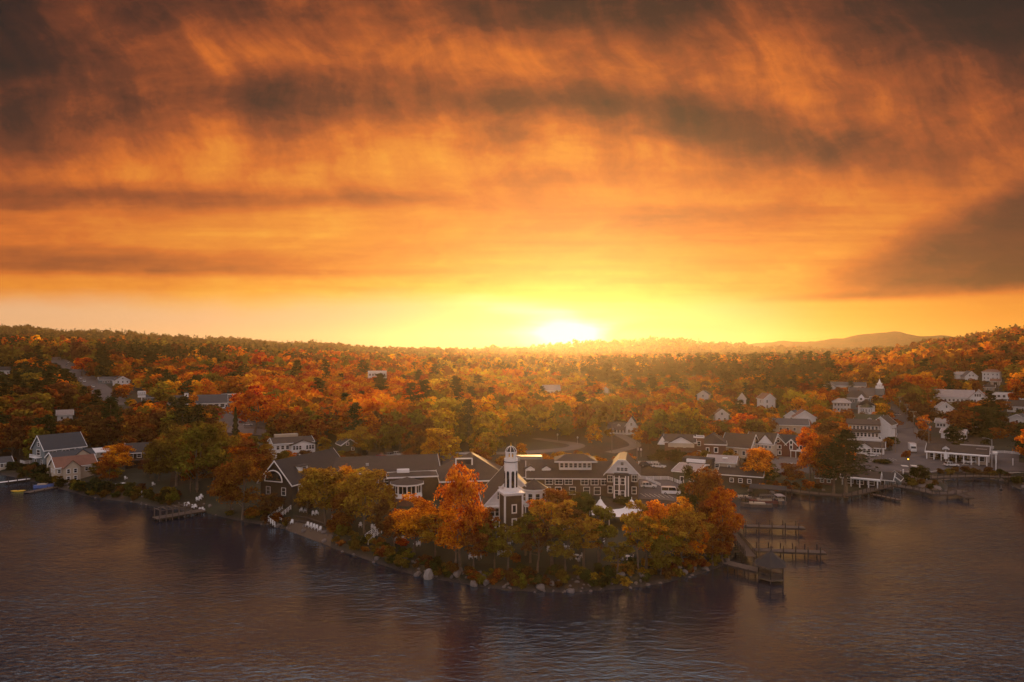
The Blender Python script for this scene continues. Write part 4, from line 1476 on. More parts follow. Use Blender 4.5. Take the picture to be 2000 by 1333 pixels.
MB().extrude([(4.4, 6.602), (1.0, 10.3), (-1.0, 10.3), (-4.4, 6.602)][::-1], 'y', -7.02, 6.98).build('gable_wall', 'white', ge)
MB().extrude([(-5.1, 6.05), (-5.1, 6.3), (-1.05, 10.62), (1.05, 10.62), (5.1, 6.3), (5.1, 6.05), (1.0, 10.34), (-1.0, 10.34)], 'y', -7.6, 7.4).build('roof', 'roof_brown', ge)
MB().extrude([(-5.15, 6.0), (-5.15, 6.36), (-1.05, 10.68), (1.05, 10.68), (5.15, 6.36), (5.15, 6.0), (1.0, 10.28), (-1.0, 10.28)], 'y', -7.75, -7.61).build('gable_trim', 'trim', ge)
add_window(ge, 0, -7.08, 9.0, 0, .8, .8)
for k in (-1, 0, 1):
    add_window(ge, k * 1.05, -7.08, 7.4, 0, .85, .95)
by = MB().box(-.2, -7.75, -1, 4.2, 1.5, 7.3).build('bay', 'dark_shingle', ge)
MB().extrude([(-2.6, 6.3), (2.2, 6.3), (1.7, 6.9), (-2.1, 6.9)], 'y', -8.7, -7.05).build('bay_roof', 'roof_dark', by)
for x in (-2.15, -.75, 1.0, 1.75):
    MB().box(x, -8.55, -1, .3, .2, 7.3).build('bay_column', 'trim', by)
for x in (-1.45, .2):
    for z in (3.9, .4):
        add_window(by, x, -8.53, z, 0, .95, 1.7)

# ---- the street front behind the car park
bk = house('brick_hall', 'brick hall with white pediment and yellow striped porch', 'hall', at(1328, 900), 11.0, 14, 6.8, 2.0, 0, 'brick', 'roof_brown', ridge='x', over=.4,
           wins=[('f', x, 5.0, .6, .9) for x in (-1.6, 1.6)])
MB().extrude([(4.6, 6.5), (-3.8, 6.5), (.4, 8.7)][::-1], 'y', -7.6, -1).build('pediment', 'trim', bk)
MB().extrude([(-4.3, 6.4), (.4, 8.86), (5.1, 6.4), (5.1, 6.62), (.4, 9.1), (-4.3, 6.62)], 'y', -7.9, -.5).build('pediment_roof', 'roof_brown', bk)
MB().box(.4, -7.3, 5.0, 9.4, .5, 1.5).build('upper_band', 'cream', bk)
MB().box(.4, -8.0, 3.3, 7.8, 2.0, .25).build('porch_roof', 'timber', bk)
for x in (-1.4, 2.0):
    MB().box(x, -8.7, 0, .45, .45, 3.3).build('porch_post', 'yellow', bk)
for x in (-3.2, .4, 3.8):
    MB().box(x, -8.7, 0, .3, .3, 3.3).build('porch_post', 'timber', bk)
MB().extrude([(-7.4, -1), (-4.9, -1), (-4.9, 5.6), (-7.4, 5.6)][::-1], 'y', -6.4, 3).build('side_bay', 'green_siding', bk)
MB().extrude([(-8.2, 5.6), (-6.4, 8.7), (-4.5, 5.6)][::-1], 'y', -6.6, 3.2).build('side_gable', 'trim', bk)
MB().extrude([(-8.5, 5.3), (-6.4, 8.8), (-4.3, 5.3), (-4.3, 5.55), (-6.4, 9.1), (-8.5, 5.55)], 'y', -6.4, 3.4).build('side_roof', 'roof_brown', bk)
bt = house('brick_tower', 'square brick stair tower with balustraded flat top', 'hall', at(1365, 899), 3.6, 4.4, 8.2, 1, 0, 'brick', 'roof_grey', flat=True, wins=[('f', 0, 5.4, 1.1, 1.5), ('f', 0, 2.0, 1.2, 1.4)])
bw = house('brick_wing', 'brick wing with hipped brown roof beside the stair tower', 'hall', at(1394, 899), 8.6, 13, 5.8, 3.4, 0, 'brick', 'roof_brown', hip=True, over=.4, wins=[('f', -2.2, 3.0, .8, 1.4, 'thick'), ('f', .8, 3.0, 1.1, 1.6, 'thick'), ('f', -2.2, .6, .9, 1.2), ('f', .8, .6, .9, 1.2)])
sc = house('steep_roofed_house', 'cream house with big steep brown roof beside the brick wing', 'house', at(1437, 894), 10.5, 11, 4.2, 4.2, -18, 'cream', 'roof_brown', over=.6, wins=rowf('f', 3, 1.2, 1.0, 1.4, -4.5, 4.5) + [('r', 0, 4.5, 1, 1.2)], chimney=[(3, 2.5, 1.0)])
yh = house('pediment_house', 'cream building with white pediment gable beside the red house', 'hall', at(1483, 893), 10.0, 12, 5.2, 3.4, -14, 'cream', 'roof_brown', ridge='x', over=.4, wins=rowf('f', 4, 3.6, .7, .9, -1.0, 4.6))
MB().extrude([(4.9, 5.3), (-.5, 5.3), (2.2, 8.6)][::-1], 'y', -6.4, -1).build('pediment', 'trim', yh)
MB().extrude([(-.9, 5.2), (2.2, 8.8), (5.3, 5.2), (5.3, 5.45), (2.2, 9.05), (-.9, 5.45)], 'y', -6.6, -.8).build('pediment_roof', 'roof_brown', yh)
rd = house('red_house', 'dark red house with two white trimmed gables', 'house', at(1537, 892), 11.4, 9, 5.0, 2.8, -8, 'red_siding', 'roof_dark', over=.5,
           wins=[('f', x, 3.2, .8, 1.2, 'thick') for x in (1.9, 3.8, 5.0)] + [('f', x, .9, 1.0, 1.3, 'thick') for x in (-4, -2.6, 0)])
for gx, gw, nm in ((-3.0, 2.7, 'f'), (1.6, 1.9, 'f')):
    MB().extrude([(gx + gw, -1), (gx - gw, -1), (gx - gw, 5.0), (gx, 5.0 + gw * .95), (gx + gw, 5.0)], 'y', -5.4, 0).build('gable_front', 'red_siding', rd)
    g2 = gw + .45
    MB().extrude([(gx - g2, 4.6), (gx, 4.6 + g2 * .95 + .12), (gx + g2, 4.6), (gx + g2, 4.4), (gx, 4.4 + g2 * .95 + .12), (gx - g2, 4.4)], 'y', -5.7, 0).build('gable_roof', 'roof_dark', rd)
    MB().extrude([(gx - g2 - .05, 4.5), (gx, 4.5 + g2 * .95 + .3), (gx + g2 + .05, 4.5), (gx + g2 + .05, 4.2), (gx, 4.2 + g2 * .95 + .1), (gx - g2 - .05, 4.2)], 'y', -5.9, -5.72).build('gable_trim', 'trim', rd)
for x, z in ((-3.9, 3.0), (-2.5, 3.0), (-4, .8), (-2.5, .8), (1.6, 3.2), (1.6, 5.0)):
    add_window(rd, x, -5.46, z, 0, .8, 1.2, 'thick')
ring = MB()
for k in range(10):
    a0, a1 = 2 * math.pi * k / 10, 2 * math.pi * (k + 1) / 10
    ring.tube([(-3 + .62 * math.cos(a0), -5.5, 5.9 + .62 * math.sin(a0)), (-3 + .62 * math.cos(a1), -5.5, 5.9 + .62 * math.sin(a1))], .1, 4)
rw_ = ring.build('round_window', 'trim', rd)
MB().add([(-3, -5.47, 5.9)] + [(-3 + .58 * math.cos(2 * math.pi * k / 10), -5.47, 5.9 + .58 * math.sin(2 * math.pi * k / 10)) for k in range(10)], [(0, i, i % 10 + 1) for i in range(1, 11)]).build('pane', 'glass', rw_)
MB().box(3.6, -5.6, 2.5, 4.6, 2.0, .25).build('porch_roof', 'trim', rd)
for x in (1.6, 3.4, 5.4):
    MB().box(x, -6.4, -.5, .22, .22, 3.0).build('porch_post', 'trim', rd)
lb = house('long_boat_shed', 'long low shed with pale roof running back from the car park', 'shed', at(1338, 946), 7.5, 17, 3.8, 1.2, -16, 'green_siding', 'roof_pale', ridge='x', over=.4, wins=[('f', 2, 1.0, 1.2, 1.4)], doors=[('f', -1, .9, 2.1)])
MB().box(0, 4.5, 5.0, 6, 2.2, 1.0).build('roof_box', 'trim', lb)
MB().box(0, 7.0, 3.0, 9.5, 5, 3.2).build('rear_block', 'roof_dark', lb)
ct = house('cream_cottage', 'cream flat fronted cottage with pale roof and skylight', 'house', at(1408, 933), 9.0, 8, 5.0, 1.6, -8, 'beige', 'roof_pale', over=.3, wins=[('f', -1.2, 3.2, 1.2, 1.1), ('f', 2.6, 3.4, .8, .7), ('f', -2, .6, .8, 1.1), ('f', 2, .6, .8, 1.1)], chimney=[(-3.8, 3.4, .9)])
MB().box(1.0, -1.9, 6.0, 1.5, 1.2, .3).build('skylight', 'trim', ct)
house('brown_boat_store', 'low brown boat store between the cottage and the marina', 'shed', at(1446, 948), 13, 9, 3.2, 2.0, -6, 'brown_shingle', 'roof_brown', wins=rowf('f', 3, .9, 1.0, 1.1, -4, 4))
mw = house('meadow_house', 'white farmhouse with tall front gable and long veranda wing', 'house', at(1233, 850), 5.0, 8, 4.6, 3.6, -4, 'white', 'roof_grey', ridge='y', over=.5, wins=[('f', 0, 4.4, .8, 1.2), ('f', -1.1, 1.0, .9, 1.5), ('f', .9, 1.0, .9, 1.5)])
vw = MB().extrude([(-3.2, -1), (3.2, -1), (3.2, 2.9), (0, 5.1), (-3.2, 2.9)], 'x', -11.2, -2.52).build('veranda_wing', 'white', mw)
MB().extrude([(-4.4, 2.3), (0, 5.15), (3.6, 2.7), (3.6, 2.95), (0, 5.4), (-4.4, 2.55)], 'x', -11.5, -2.6).build('wing_roof', 'roof_grey', vw)
for k in range(6):
    add_window(vw, -10.6 + k * 1.5, -3.25, .9, 0, .8, 1.2)
dormer(mw, -6.0, -2.4, 3.4, 1.6, 2.4, .9, .8, 'white', 'roof_grey', 1)
tall = house('tall_white_house', 'tall narrow white house alone on the wooded slope', 'house', at(1503, 807), 7.4, 8.5, 8.6, 3.0, 28, 'white', 'roof_red', ridge='y', over=.4,
             wins=[('f', -1.6, 6.2, .9, 1.6), ('f', -1.6, 3.0, .9, 1.6), ('f', 1.8, 3.0, .9, 1.6), ('l', 0, 6.0, .9, 1.6)])
# ---- small houses among the trees on the right
house('half_hidden_house', 'small white house with grey porch half hidden by the red maple', 'house', at(1410, 826), 7, 6, 4.6, 2.6, 10, 'white', 'roof_red', ridge='y', wins=[('f', -1.5, 1.2, .9, 1.3), ('f', 1.5, 1.2, .9, 1.3), ('f', 0, 4.2, .9, 1.2)])
house('glimpsed_white_house', 'small white house glimpsed high behind golden trees', 'house', at(1373, 786), 8, 7, 5.6, 2.6, -10, 'white', 'roof_grey', ridge='y', wins=[('f', 0, 4.0, 1, 1.3)])
house('narrow_white_house', 'narrow white gable peeping from trees beside the tall white house', 'house', at(1449, 800), 5, 6, 7.0, 3.4, 0, 'white', 'roof_red', ridge='y', wins=[('f', 0, 5.0, .8, 1.3)])
house('long_red_shed', 'long low red roofed building behind the red house', 'shed', at(1545, 852), 15, 9, 5.2, 2.4, 4, 'beige', 'roof_grey', wins=rowf('f', 4, 2.6, 1.0, 1.2, -6, 6))
house('white_gable_pair_house', 'white house with broad low gable above the long shed', 'house', at(1572, 834), 10.5, 9, 4.8, 3.4, 10, 'white', 'roof_red', ridge='y', wins=[('f', -2, 2.6, 1, 1.2), ('f', 2, 2.6, 1, 1.2)])
house('small_gabled_house', 'small white gabled cottage beside the broad low gable', 'house', at(1546, 830), 7, 8, 4.6, 2.6, -12, 'white', 'roof_grey', ridge='y', wins=[('f', 0, 2.6, 1, 1.2)])
ph = house('porch_house', 'white hip roofed house with two tier porch above the red maples', 'house', at(1644, 808), 9.4, 9, 6.6, 2.2, 2, 'white', 'roof_pale', hip=True, wins=rowf('f', 5, 4.6, .8, 1.2, -4.4, 4.4) + rowf('f', 5, 1.8, .8, 1.2, -4.4, 4.4))
porch(ph, -4.4, 4.4, -4.5, 1.6, 3.6, 6.2, 5, 'trim', 'roof_pale')
vt = house('victorian_house', 'grey turreted house with dark hip roof behind the porch house', 'house', at(1672, 800), 13, 11, 7.0, 4.6, -4, 'grey_siding', 'roof_dark', hip=True, wins=rowf('f', 4, 4.6, .9, 1.3, -5.5, 5.5), chimney=[(1, 0, 1.0)])
MB().extrude([(1.0, 5.0), (4.6, 5.0), (4.6, 7.4), (2.8, 9.4), (1.0, 7.4)][::-1], 'y', -6.6, 0).build('front_gable', 'trim', vt)
add_window(vt, 2.8, -6.66, 6.0, 0, 1.2, 1.2)
tv = thing('bow_fronted_house', 'pale house with round bow front and dark cone roof above the green roof', 'house', at(1692, 818), face_cam(at(1692, 818)))
MB().box(0, 3.6, -1.5, 8.4, 7, 9.0).build('wall', 'white', tv)
MB().lathe([(3.1, -1.5), (3.1, 6.6)], 12).build('bow', 'white', tv)
MB().lathe([(3.7, 6.602), (.1, 8.6)], 12).build('bow_roof', 'roof_green', tv)
MB().extrude([(4.8, 7.4), (-4.8, 7.4), (0, 10.6)][::-1], 'y', -.2, 7.6).build('roof', 'roof_dark', tv)
for k in range(-2, 3):
    t = -math.pi / 2 + k * .5
    add_window(tv, 3.1 * math.cos(t), 3.1 * math.sin(t), 4.0, t + math.pi / 2, .85, 1.5)
    add_window(tv, 3.1 * math.cos(t), 3.1 * math.sin(t), .8, t + math.pi / 2, .85, 1.5)
gr = house('green_roofed_house', 'low house with mossy green roof and single dormer', 'house', at(1696, 838), 12.5, 8, 3.4, 3.4, 0, 'white', 'roof_green', wins=rowf('f', 4, .9, 1.1, 1.3, -5.5, 5.5))
dormer(gr, .5, -3.4, 3.9, 2.0, 3, 1.2, .6, 'white', 'roof_green', 1)
tg = house('tiered_hotel', 'white hotel of stacked glazed galleries stepping down the hill', 'hotel', at(1688, 872), 13.0, 10, 2.9, 1, 2, 'white', 'roof_brown', flat=True, wins=rowf('f', 8, .9, .95, 1.4, -6, 6))
MB().box(-.2, .6, 3.3, 11.4, 8.0, 2.8).build('second_storey', 'white', tg)
MB().box(-.2, 1.6, 6.4, 11.6, 6.4, 2.6).build('third_storey', 'white', tg)
MB().add([(-6.6, -4.4, 6.1), (6.2, -4.4, 6.1), (6.2, -1.6, 6.9), (-6.6, -1.6, 6.9), (-6.6, -4.4, 5.9), (6.2, -4.4, 5.9), (6.2, -1.6, 6.7), (-6.6, -1.6, 6.7)], [(0, 1, 2, 3), (7, 6, 5, 4), (0, 4, 5, 1), (1, 5, 6, 2), (2, 6, 7, 3), (3, 7, 4, 0)]).build('gallery_roof', 'roof_brown', tg)
MB().add([(-6.8, -2.6, 8.8), (6.4, -2.6, 8.8), (6.4, 5.2, 10.4), (-6.8, 5.2, 10.4), (-6.8, -2.6, 9.05), (6.4, -2.6, 9.05), (6.4, 5.2, 10.65), (-6.8, 5.2, 10.65)], [(3, 2, 1, 0), (4, 5, 6, 7), (0, 1, 5, 4), (1, 2, 6, 5), (2, 3, 7, 6), (3, 0, 4, 7)]).build('top_roof', 'roof_brown', tg)
for k in range(8):
    add_window(tg, -5.2 + k * 1.42, -3.46, 4.0, 0, .85, 1.5)
    add_window(tg, -5.2 + k * 1.42, -1.66, 6.9, 0, .85, 1.3)
wg = house('white_gable_house', 'tall plain white gabled building beside the tiered hotel', 'house', at(1720, 868), 7.6, 10, 8.6, 3.2, -14, 'white', 'roof_brown', ridge='y', wins=[('f', -1.4, 8.0, .8, 1.6), ('f', 1.5, 1.4, .8, 1.1)])
MB().box(-.9, -5.3, 6.6, .9, .6, 4.4).build('chimney', 'brick', wg)
fl = house('hotel_lodge', 'low white fronted lodge with brown gable roof below the tiered hotel', 'house', at(1696, 887), 11.0, 7, 2.7, 1.8, 0, 'white', 'roof_brown', wins=rowf('f', 4, .8, .9, 1.3, .5, 5.0) + rowf('f', 4, .8, .9, 1.3, -5.0, -1.2))
MB().extrude([(1.2, -.5), (-4.0, -.5), (-4.0, 2.7), (-1.4, 4.3), (1.2, 2.7)], 'y', -4.6, 0).build('gable_front', 'white', fl)
MB().extrude([(-4.6, 2.5), (-1.4, 4.6), (1.8, 2.5), (1.8, 2.28), (-1.4, 4.36), (-4.6, 2.28)], 'y', -5.0, 0).build('gable_roof', 'roof_brown', fl)
for x in (-3, -1.4, .2):
    add_window(fl, x, -4.66, .8, 0, .9, 1.3)
chp = at(1711, 790)
ch = house('church', 'grey roofed church with white pinnacled steeple', 'church', at(1690, 790), 20, 12, 5.5, 5.0, -6, 'grey_siding', 'roof_grey', wins=rowf('f', 5, 1.4, 1.0, 2.6, -9, 9))
st = MB().box(8.0, -3.0, -1, 4.4, 4.4, 11.5).build('steeple', 'grey_siding', ch)
MB().box(8.0, -3.0, 10.502, 4.7, 4.7, .3).build('steeple_cornice', 'trim', st)
MB().lathe([(1.5, 10.8), (1.5, 13.4), (1.75, 13.41), (1.75, 13.7), (1.0, 14.2), (.5, 15.4), (.05, 17.0)], 8, 8.0, -3.0).build('belfry', 'trim', st)
for sx in (-1, 1):
    for sy in (-1, 1):
        MB().lathe([(.3, 10.8), (.3, 11.8), (.02, 12.6)], 4, 8 + sx * 2.0, -3 + sy * 2.0).build('pinnacle', 'trim', st)
for k in range(8):
    t = k * math.pi / 4
    add_window(st, 8 + 1.45 * math.cos(t), -3 + 1.45 * math.sin(t), 11.4, t + math.pi / 2, .5, 1.5)
house('white_barn', 'long white roofed hall behind the church', 'barn', at_y(1655, 505), 24, 10, 7.5, 2.4, 2, 'white', 'roof_grey', wins=rowf('f', 6, 5, 1, 1.2, -11, 11))
house('gabled_white_house', 'white gabled house among trees beyond the porch house', 'house', at_y(1617, 500), 10, 9, 7.0, 3, -10, 'white', 'roof_grey', ridge='y', wins=[('f', -2, 5, 1, 1.2), ('f', 2, 5, 1, 1.2)])
ib = house('long_white_inn', 'long white roadside inn with rust streaked roof and broad end gable', 'inn', at(1858, 789), 23, 12, 4.4, 4.2, -4, 'white', 'roof_pale', wins=rowf('f', 9, 1.6, 1.1, 1.4, -11, 9))
MB().extrude([(18.5, -2), (9.5, -2), (9.5, 4.3), (14, 8.9), (18.5, 4.3)], 'y', -7.5, 5).build('gable_end', 'white', ib)
MB().extrude([(8.7, 3.9), (14, 9.4), (19.3, 3.9), (19.3, 3.6), (14, 9.05), (8.7, 3.6)], 'y', -8.0, 5.3).build('gable_roof', 'roof_pale', ib)
for x, z in ((12.8, 5.2), (14, 5.2), (15.2, 5.2), (11, 1.7), (12.6, 1.7), (15.4, 1.7), (17, 1.7)):
    add_window(ib, x, -7.56, z, 0, .9, 1.5)
MB().box(21.0, -3, -1.5, 4.6, 6, 4.4).build('annex', 'white', ib)
house('white_cottage', 'small white gabled cottage below the long roadside inn', 'house', at(1847, 809), 7.4, 7, 3.6, 3.0, 14, 'white', 'roof_pale', ridge='y', wins=[('f', .4, 3.6, .8, 1.3), ('f', -1.8, 1, .9, 1.1)])
house('hill_house', 'white house with steep front gable high on the wooded hill', 'house', at(1897, 748), 9, 10, 5.0, 4.2, 18, 'white', 'roof_grey', ridge='y', wins=[('f', -1.2, 5.2, .9, 1.2), ('f', 1.2, 5.2, .9, 1.2), ('f', -2, 1.8, 1, 1.3), ('f', 2, 1.8, 1, 1.3)])
house('hill_villa', 'white two storey villa with brown hip roof high on the hill', 'house', at(1935, 744), 11.5, 9, 6.8, 2.2, -8, 'white', 'roof_red', hip=True, wins=[('f', x, z, .8, 1.1) for x in (-4.2, -1.8, 1.4, 4.2) for z in (1.4, 4.4)])
house('hill_cottage', 'low white roofed cottage beside the steep gabled hill house', 'house', at(1877, 741), 8, 7, 4.2, 2.0, 10, 'white', 'roof_pale', wins=[('f', 0, 1.6, 1, 1.1)])
house('hill_garage', 'tan garage below the hill villa', 'garage', at(1944, 753), 6, 6, 3.0, 1.6, 0, 'cream', 'roof_red', doors=[('f', 0, 2.4, 2.2)])
house('porch_cottage', 'tiny cottage with pale porch on the hill lawn', 'house', at(1932, 764), 6, 5, 2.6, 1.6, 0, 'beige', 'roof_brown', wins=rowf('f', 2, .9, .8, 1, -2, 2))
house('motel', 'long flat white motel beside the burning orange maple', 'motel', at(1966, 780), 24, 8, 3.4, 1, -4, 'white', 'roof_grey', flat=True, wins=rowf('f', 8, 1.0, 1.4, 1.5, -11, 11))
house('dark_gabled_house', 'dark roofed house with white porch at the edge of the frame', 'house', at(1992, 806), 12, 8, 3.4, 3.0, -10, 'white', 'roof_brown', wins=rowf('f', 4, 1, 1, 1.3, -5, 5))
house('white_shed', 'white gabled shed among dark trees by the paved yard', 'shed', at(1986, 830), 6.5, 6, 3.4, 1.8, -20, 'white', 'roof_grey', ridge='y', wins=[('f', 0, 1.2, 1, 1.1)])
for (px_, y_, lb_, w_) in ((1078, 470, 'pale house roof glimpsed in the golden wood behind the inn', 11), (1182, 455, 'small pale gable deep in the golden wood', 7)):
    house('wood_house', lb_, 'house', at_y(px_, y_), w_, 8, 12.0, 3.0, 8, 'white', 'roof_pale', ridge='y' if w_ < 9 else 'x', wins=[('f', 0, 9.5, 1, 1.3)])
for (px_, py_, lb_, w_) in ((1860, 858, 'mint green roofed pavilion under the leaning utility pole', 9), (1895, 843, 'white fronted shop under dark trees beside the street', 8), (1838, 836, 'white shed behind the leaning utility pole', 5)):
    house('small_pavilion', lb_, 'pavilion', at(px_, py_), w_, 6, 2.8, 1.5, -12, 'white', 'roof_pale', wins=rowf('f', 3, .8, .9, 1.2, -w_ * .4, w_ * .4))
# ---- the filling station row by the shore road
fs_ = house('lakeside_diner', 'low brown roofed diner with white columned front by the shore road', 'restaurant', at(1868, 902), 19, 10, 3.1, 2.4, -4, 'beige', 'roof_brown', over=.6, wins=rowf('f', 7, .9, 1.6, 1.5, -9, 9))
for k in range(9):
    MB().box(-9.4 + k * 2.35, -6.9, -.5, .36, .36, 3.4).build('column', 'trim', fs_)
MB().box(0, -6.0, 2.902, 20, 2.6, .35).build('veranda_roof', 'trim', fs_)
dormer(fs_, -3.5, -3.6, 3.6, 2.4, 3, .9, 1.0, 'white', 'roof_brown', 1)
MB().box(6.0, 1.0, 5.1, 10.5, 1.6, .9).build('roof_sign_band', 'metal_grey', fs_)
cn_ = thing('pump_canopy', 'white flat canopy on square columns beside the diner', 'canopy', at(1917, 903), face_cam(at(1917, 903)))
MB().box(0, 2, 3.3, 9.6, 5.0, .5).build('canopy_roof', 'trim', cn_)
MB().extrude([(3.0, 3.802), (-3.0, 3.802), (-1.6, 5.0), (1.6, 5.0)][::-1], 'y', -.6, 4.2).build('canopy_gable', 'roof_pale', cn_)
for x in (-4.4, -2.2, 0, 2.2, 4.4):
    for y in (-.2, 4.2):
        MB().box(x, y, -.5, .4, .4, 3.8).build('column', 'trim', cn_)
# ---- kiosks on the lakeside green
ks = house('grey_kiosk', 'grey cottage kiosk with white trimmed gable on the lakeside green', 'kiosk', at(1741, 954), 4.6, 6, 2.9, 1.7, -8, 'grey_siding', 'roof_dark', ridge='y', over=.35, wins=[('f', -.55, 1.1, .7, 1.2, 'thick'), ('f', .55, 1.1, .7, 1.2, 'thick')])
kd = house('kiosk_wing', 'dark roofed wing with white door joined to the grey kiosk', 'kiosk', at(1721, 952), 6.4, 6, 2.6, 1.8, -8, 'grey_siding', 'roof_dark', over=.3, doors=[('f', .4, 1.0, 2.1)])
kp = house('porch_kiosk', 'white columned snack pavilion under the big dark pine', 'kiosk', at(1680, 951), 10.5, 6, 2.7, 1.9, -6, 'dark_shingle', 'roof_brown', over=.5, wins=rowf('f', 3, .9, 1.8, 1.4, -4.5, 4.5))
for k in range(5):
    MB().box(-5 + k * 2.5, -4.4, -.4, .34, .34, 3.0).build('column', 'trim', kp)
MB().box(0, -3.9, 2.602, 11.2, 1.7, .3).build('veranda_roof', 'trim', kp)
house('red_hut', 'small brick coloured hut on the shore under the red maples', 'hut', at(1612, 947), 5.2, 4, 2.2, 1.0, 0, 'brick', 'roof_red', wins=rowf('f', 2, .8, .9, .9, -2, 2))


# ------------------------------------------------------------------ lakeside trees one by one: column, foot row, top row, crown width (photo pixels)
ALLTREES = []


def lone(px, base, top, w, colour, protos, label, kind='maple_tree', variant=None, group=None, y=None):
    p = at(px, base) if y is None else at_y(px, y)
    k = p.y / FPX
    h = (pix(p)[1] - top) * k
    ALLTREES.append((p.x, p.y))
    nm = {id(NEAR): (15.0, 5.6), id(MID): (15.0, 5.6), id(SPARSE): (15.0, 5.0), id(PINE): (20.0, 4.4), id(SPRUCE): (16.2, 2.9)}[id(protos)]
    return tree(protos, kind, label, p, h, w * k * (1.5 if protos is SPARSE else 1.2), colour, group, nm[0], nm[1], variant)


N_, S_, P_ = NEAR, SPARSE, PINE
lone(385, 962, 818, 105, 'olive', N_, 'great olive green oak with golden top and tall bare trunks near the boat frame', 'oak_tree', 1)
lone(345, 950, 828, 86, 'olive', N_, 'broad dark olive oak standing beside the brown house', 'oak_tree', 3)
lone(428, 948, 822, 72, 'olive', N_, 'tall olive oak between the great oak and the spruce', 'oak_tree', 5)
lone(418, 955, 880, 62, 'brown', N_, 'low brown oak under the great olive oak', 'oak_tree', 0)
lone(372, 962, 872, 52, 'rust', N_, 'small rust tinted oak over the three white trunks', 'oak_tree', 2)
lone(474, 1014, 888, 92, 'rust', N_, 'wide rust brown maple leaning over the dark water beside the white steps', 'maple_tree', 5)
lone(450, 1000, 905, 66, 'rust', N_, 'small rust maple at the lawn edge under the wide rust maple', 'maple_tree', 1)
lone(530, 1014, 962, 50, 'brown', N_, 'brown bushy maple above the white stair rails', 'maple_tree', 3)
lone(636, 1026, 900, 104, 'ochre', N_, 'golden ochre maple before the lodge roof', 'maple_tree', 0)
lone(712, 1046, 908, 112, 'ochre', N_, 'round gold olive maple between the lodge and the rotunda', 'maple_tree', 1)
lone(672, 1040, 950, 62, 'rust', N_, 'low rust maple behind the row of white chairs', 'maple_tree', 4)
lone(742, 1062, 965, 50, 'brown', N_, 'slim brown maple beside the lower white railing', 'maple_tree', 2)
lone(808, 1080, 962, 98, 'orange', N_, 'orange maple on the lawn below the rotunda', 'maple_tree', 3)
lone(898, 1112, 902, 88, (0.60, 0.150, 0.012), N_, 'big blazing orange maple beside the tower', 'maple_tree', 5)
lone(890, 1116, 985, 74, 'orange', S_, 'thin orange maple on the rocky bank under the blazing maple', 'maple_tree', 0)
lone(936, 1095, 975, 62, 'rust', S_, 'thin rust maple between the blazing maple and the tower', 'maple_tree', 1)
lone(966, 1110, 1012, 50, 'olive', S_, 'slender olive birch nearest the tower foot', 'birch_tree', 0)
lone(992, 1122, 1022, 60, 'olive', S_, 'slender olive birch on the bank before the tower', 'birch_tree', 2)
lone(1036, 1100, 985, 62, 'olive', S_, 'olive birch before the bay turret', 'birch_tree', 1)
lone(1078, 1108, 958, 84, 'ochre', S_, 'ochre birch with bare stem before the dormer wing', 'birch_tree', 1)
lone(1108, 1090, 980, 64, 'brown', S_, 'brown birch behind the white round table', 'birch_tree', 0)
lone(1172, 1106, 975, 58, 'olive', S_, 'forked olive birch half veiling the white tent', 'birch_tree', 3)
lone(1135, 1060, 950, 70, 'green', N_, 'dark green maple before the gallery wing', 'maple_tree', 2)
lone(1090, 1045, 945, 66, 'rust', N_, 'rust shrubby maple under the gallery wing windows', 'maple_tree', 0)
lone(1246, 1120, 965, 54, 'ochre', S_, 'straight stemmed gold birch beside the white tent', 'birch_tree', 2)
lone(1276, 1088, 962, 76, 'amber', N_, 'gold maple crowded between the tent and the car park', 'maple_tree', 4)
lone(1322, 1082, 958, 80, 'amber', N_, 'golden olive maple hiding the car park edge', 'maple_tree', 2)
lone(1296, 1098, 1000, 66, 'ochre', N_, 'low ochre maple on the bank before the car park', 'maple_tree', 1)
lone(1352, 1090, 985, 66, 'ochre', N_, 'ochre maple between the golden maples and the great red one', 'maple_tree', 0)
lone(1410, 1080, 945, 74, (0.52, 0.125, 0.012), N_, 'great red orange maple over the gangway', 'maple_tree', 1)
lone(1378, 1062, 908, 62, 'rust', N_, 'tall rust maple in front of the long boat shed', 'maple_tree', 5)
lone(1345, 1040, 905, 56, 'green', N_, 'dark green maple behind the golden maples', 'maple_tree', 3)
lone(1412, 1098, 1010, 60, 'rust', N_, 'low rust maple above the plank walkway', 'maple_tree', 4)
lone(1392, 1104, 1030, 56, 'rust', N_, 'rust scrub maple on the rocky tip of the point', 'maple_tree', 3)
lone(676, 1012, 906, 70, 'amber', N_, 'golden maple rising between the ochre and the gold olive maples', 'maple_tree', 3)
lone(760, 1010, 938, 46, 'ochre', N_, 'ochre maple touching the rotunda from its lake side', 'maple_tree', 2)
lone(600, 1005, 925, 50, 'ochre', N_, 'ochre maple before the lodge windows', 'maple_tree', 1)
lone(850, 1092, 1000, 60, 'ochre', S_, 'low ochre birch on the bank above the big boulder', 'birch_tree', 0)
lone(872, 1070, 968, 66, 'orange', N_, 'orange maple tucked between the rotunda and the blazing maple', 'maple_tree', 2)
lone(925, 1118, 1025, 56, 'rust', S_, 'low rust birch on the stony rim below the blazing maple', 'birch_tree', 1)
lone(952, 1070, 990, 46, 'olive', N_, 'olive maple against the gable house balcony', 'maple_tree', 4)
lone(1024, 1085, 1018, 46, 'ochre', S_, 'ochre birch masking the right foot of the tower', 'birch_tree', 3)
lone(1050, 1118, 1010, 58, 'brown', S_, 'brown birch on the bank before the bay turret', 'birch_tree', 2)
lone(1056, 1062, 965, 60, 'orange', N_, 'amber brown maple between the bay turret and the dormer wing', 'maple_tree', 0)
lone(1104, 1125, 1020, 62, 'olive', S_, 'low olive birch on the bank near the round tables', 'birch_tree', 0)
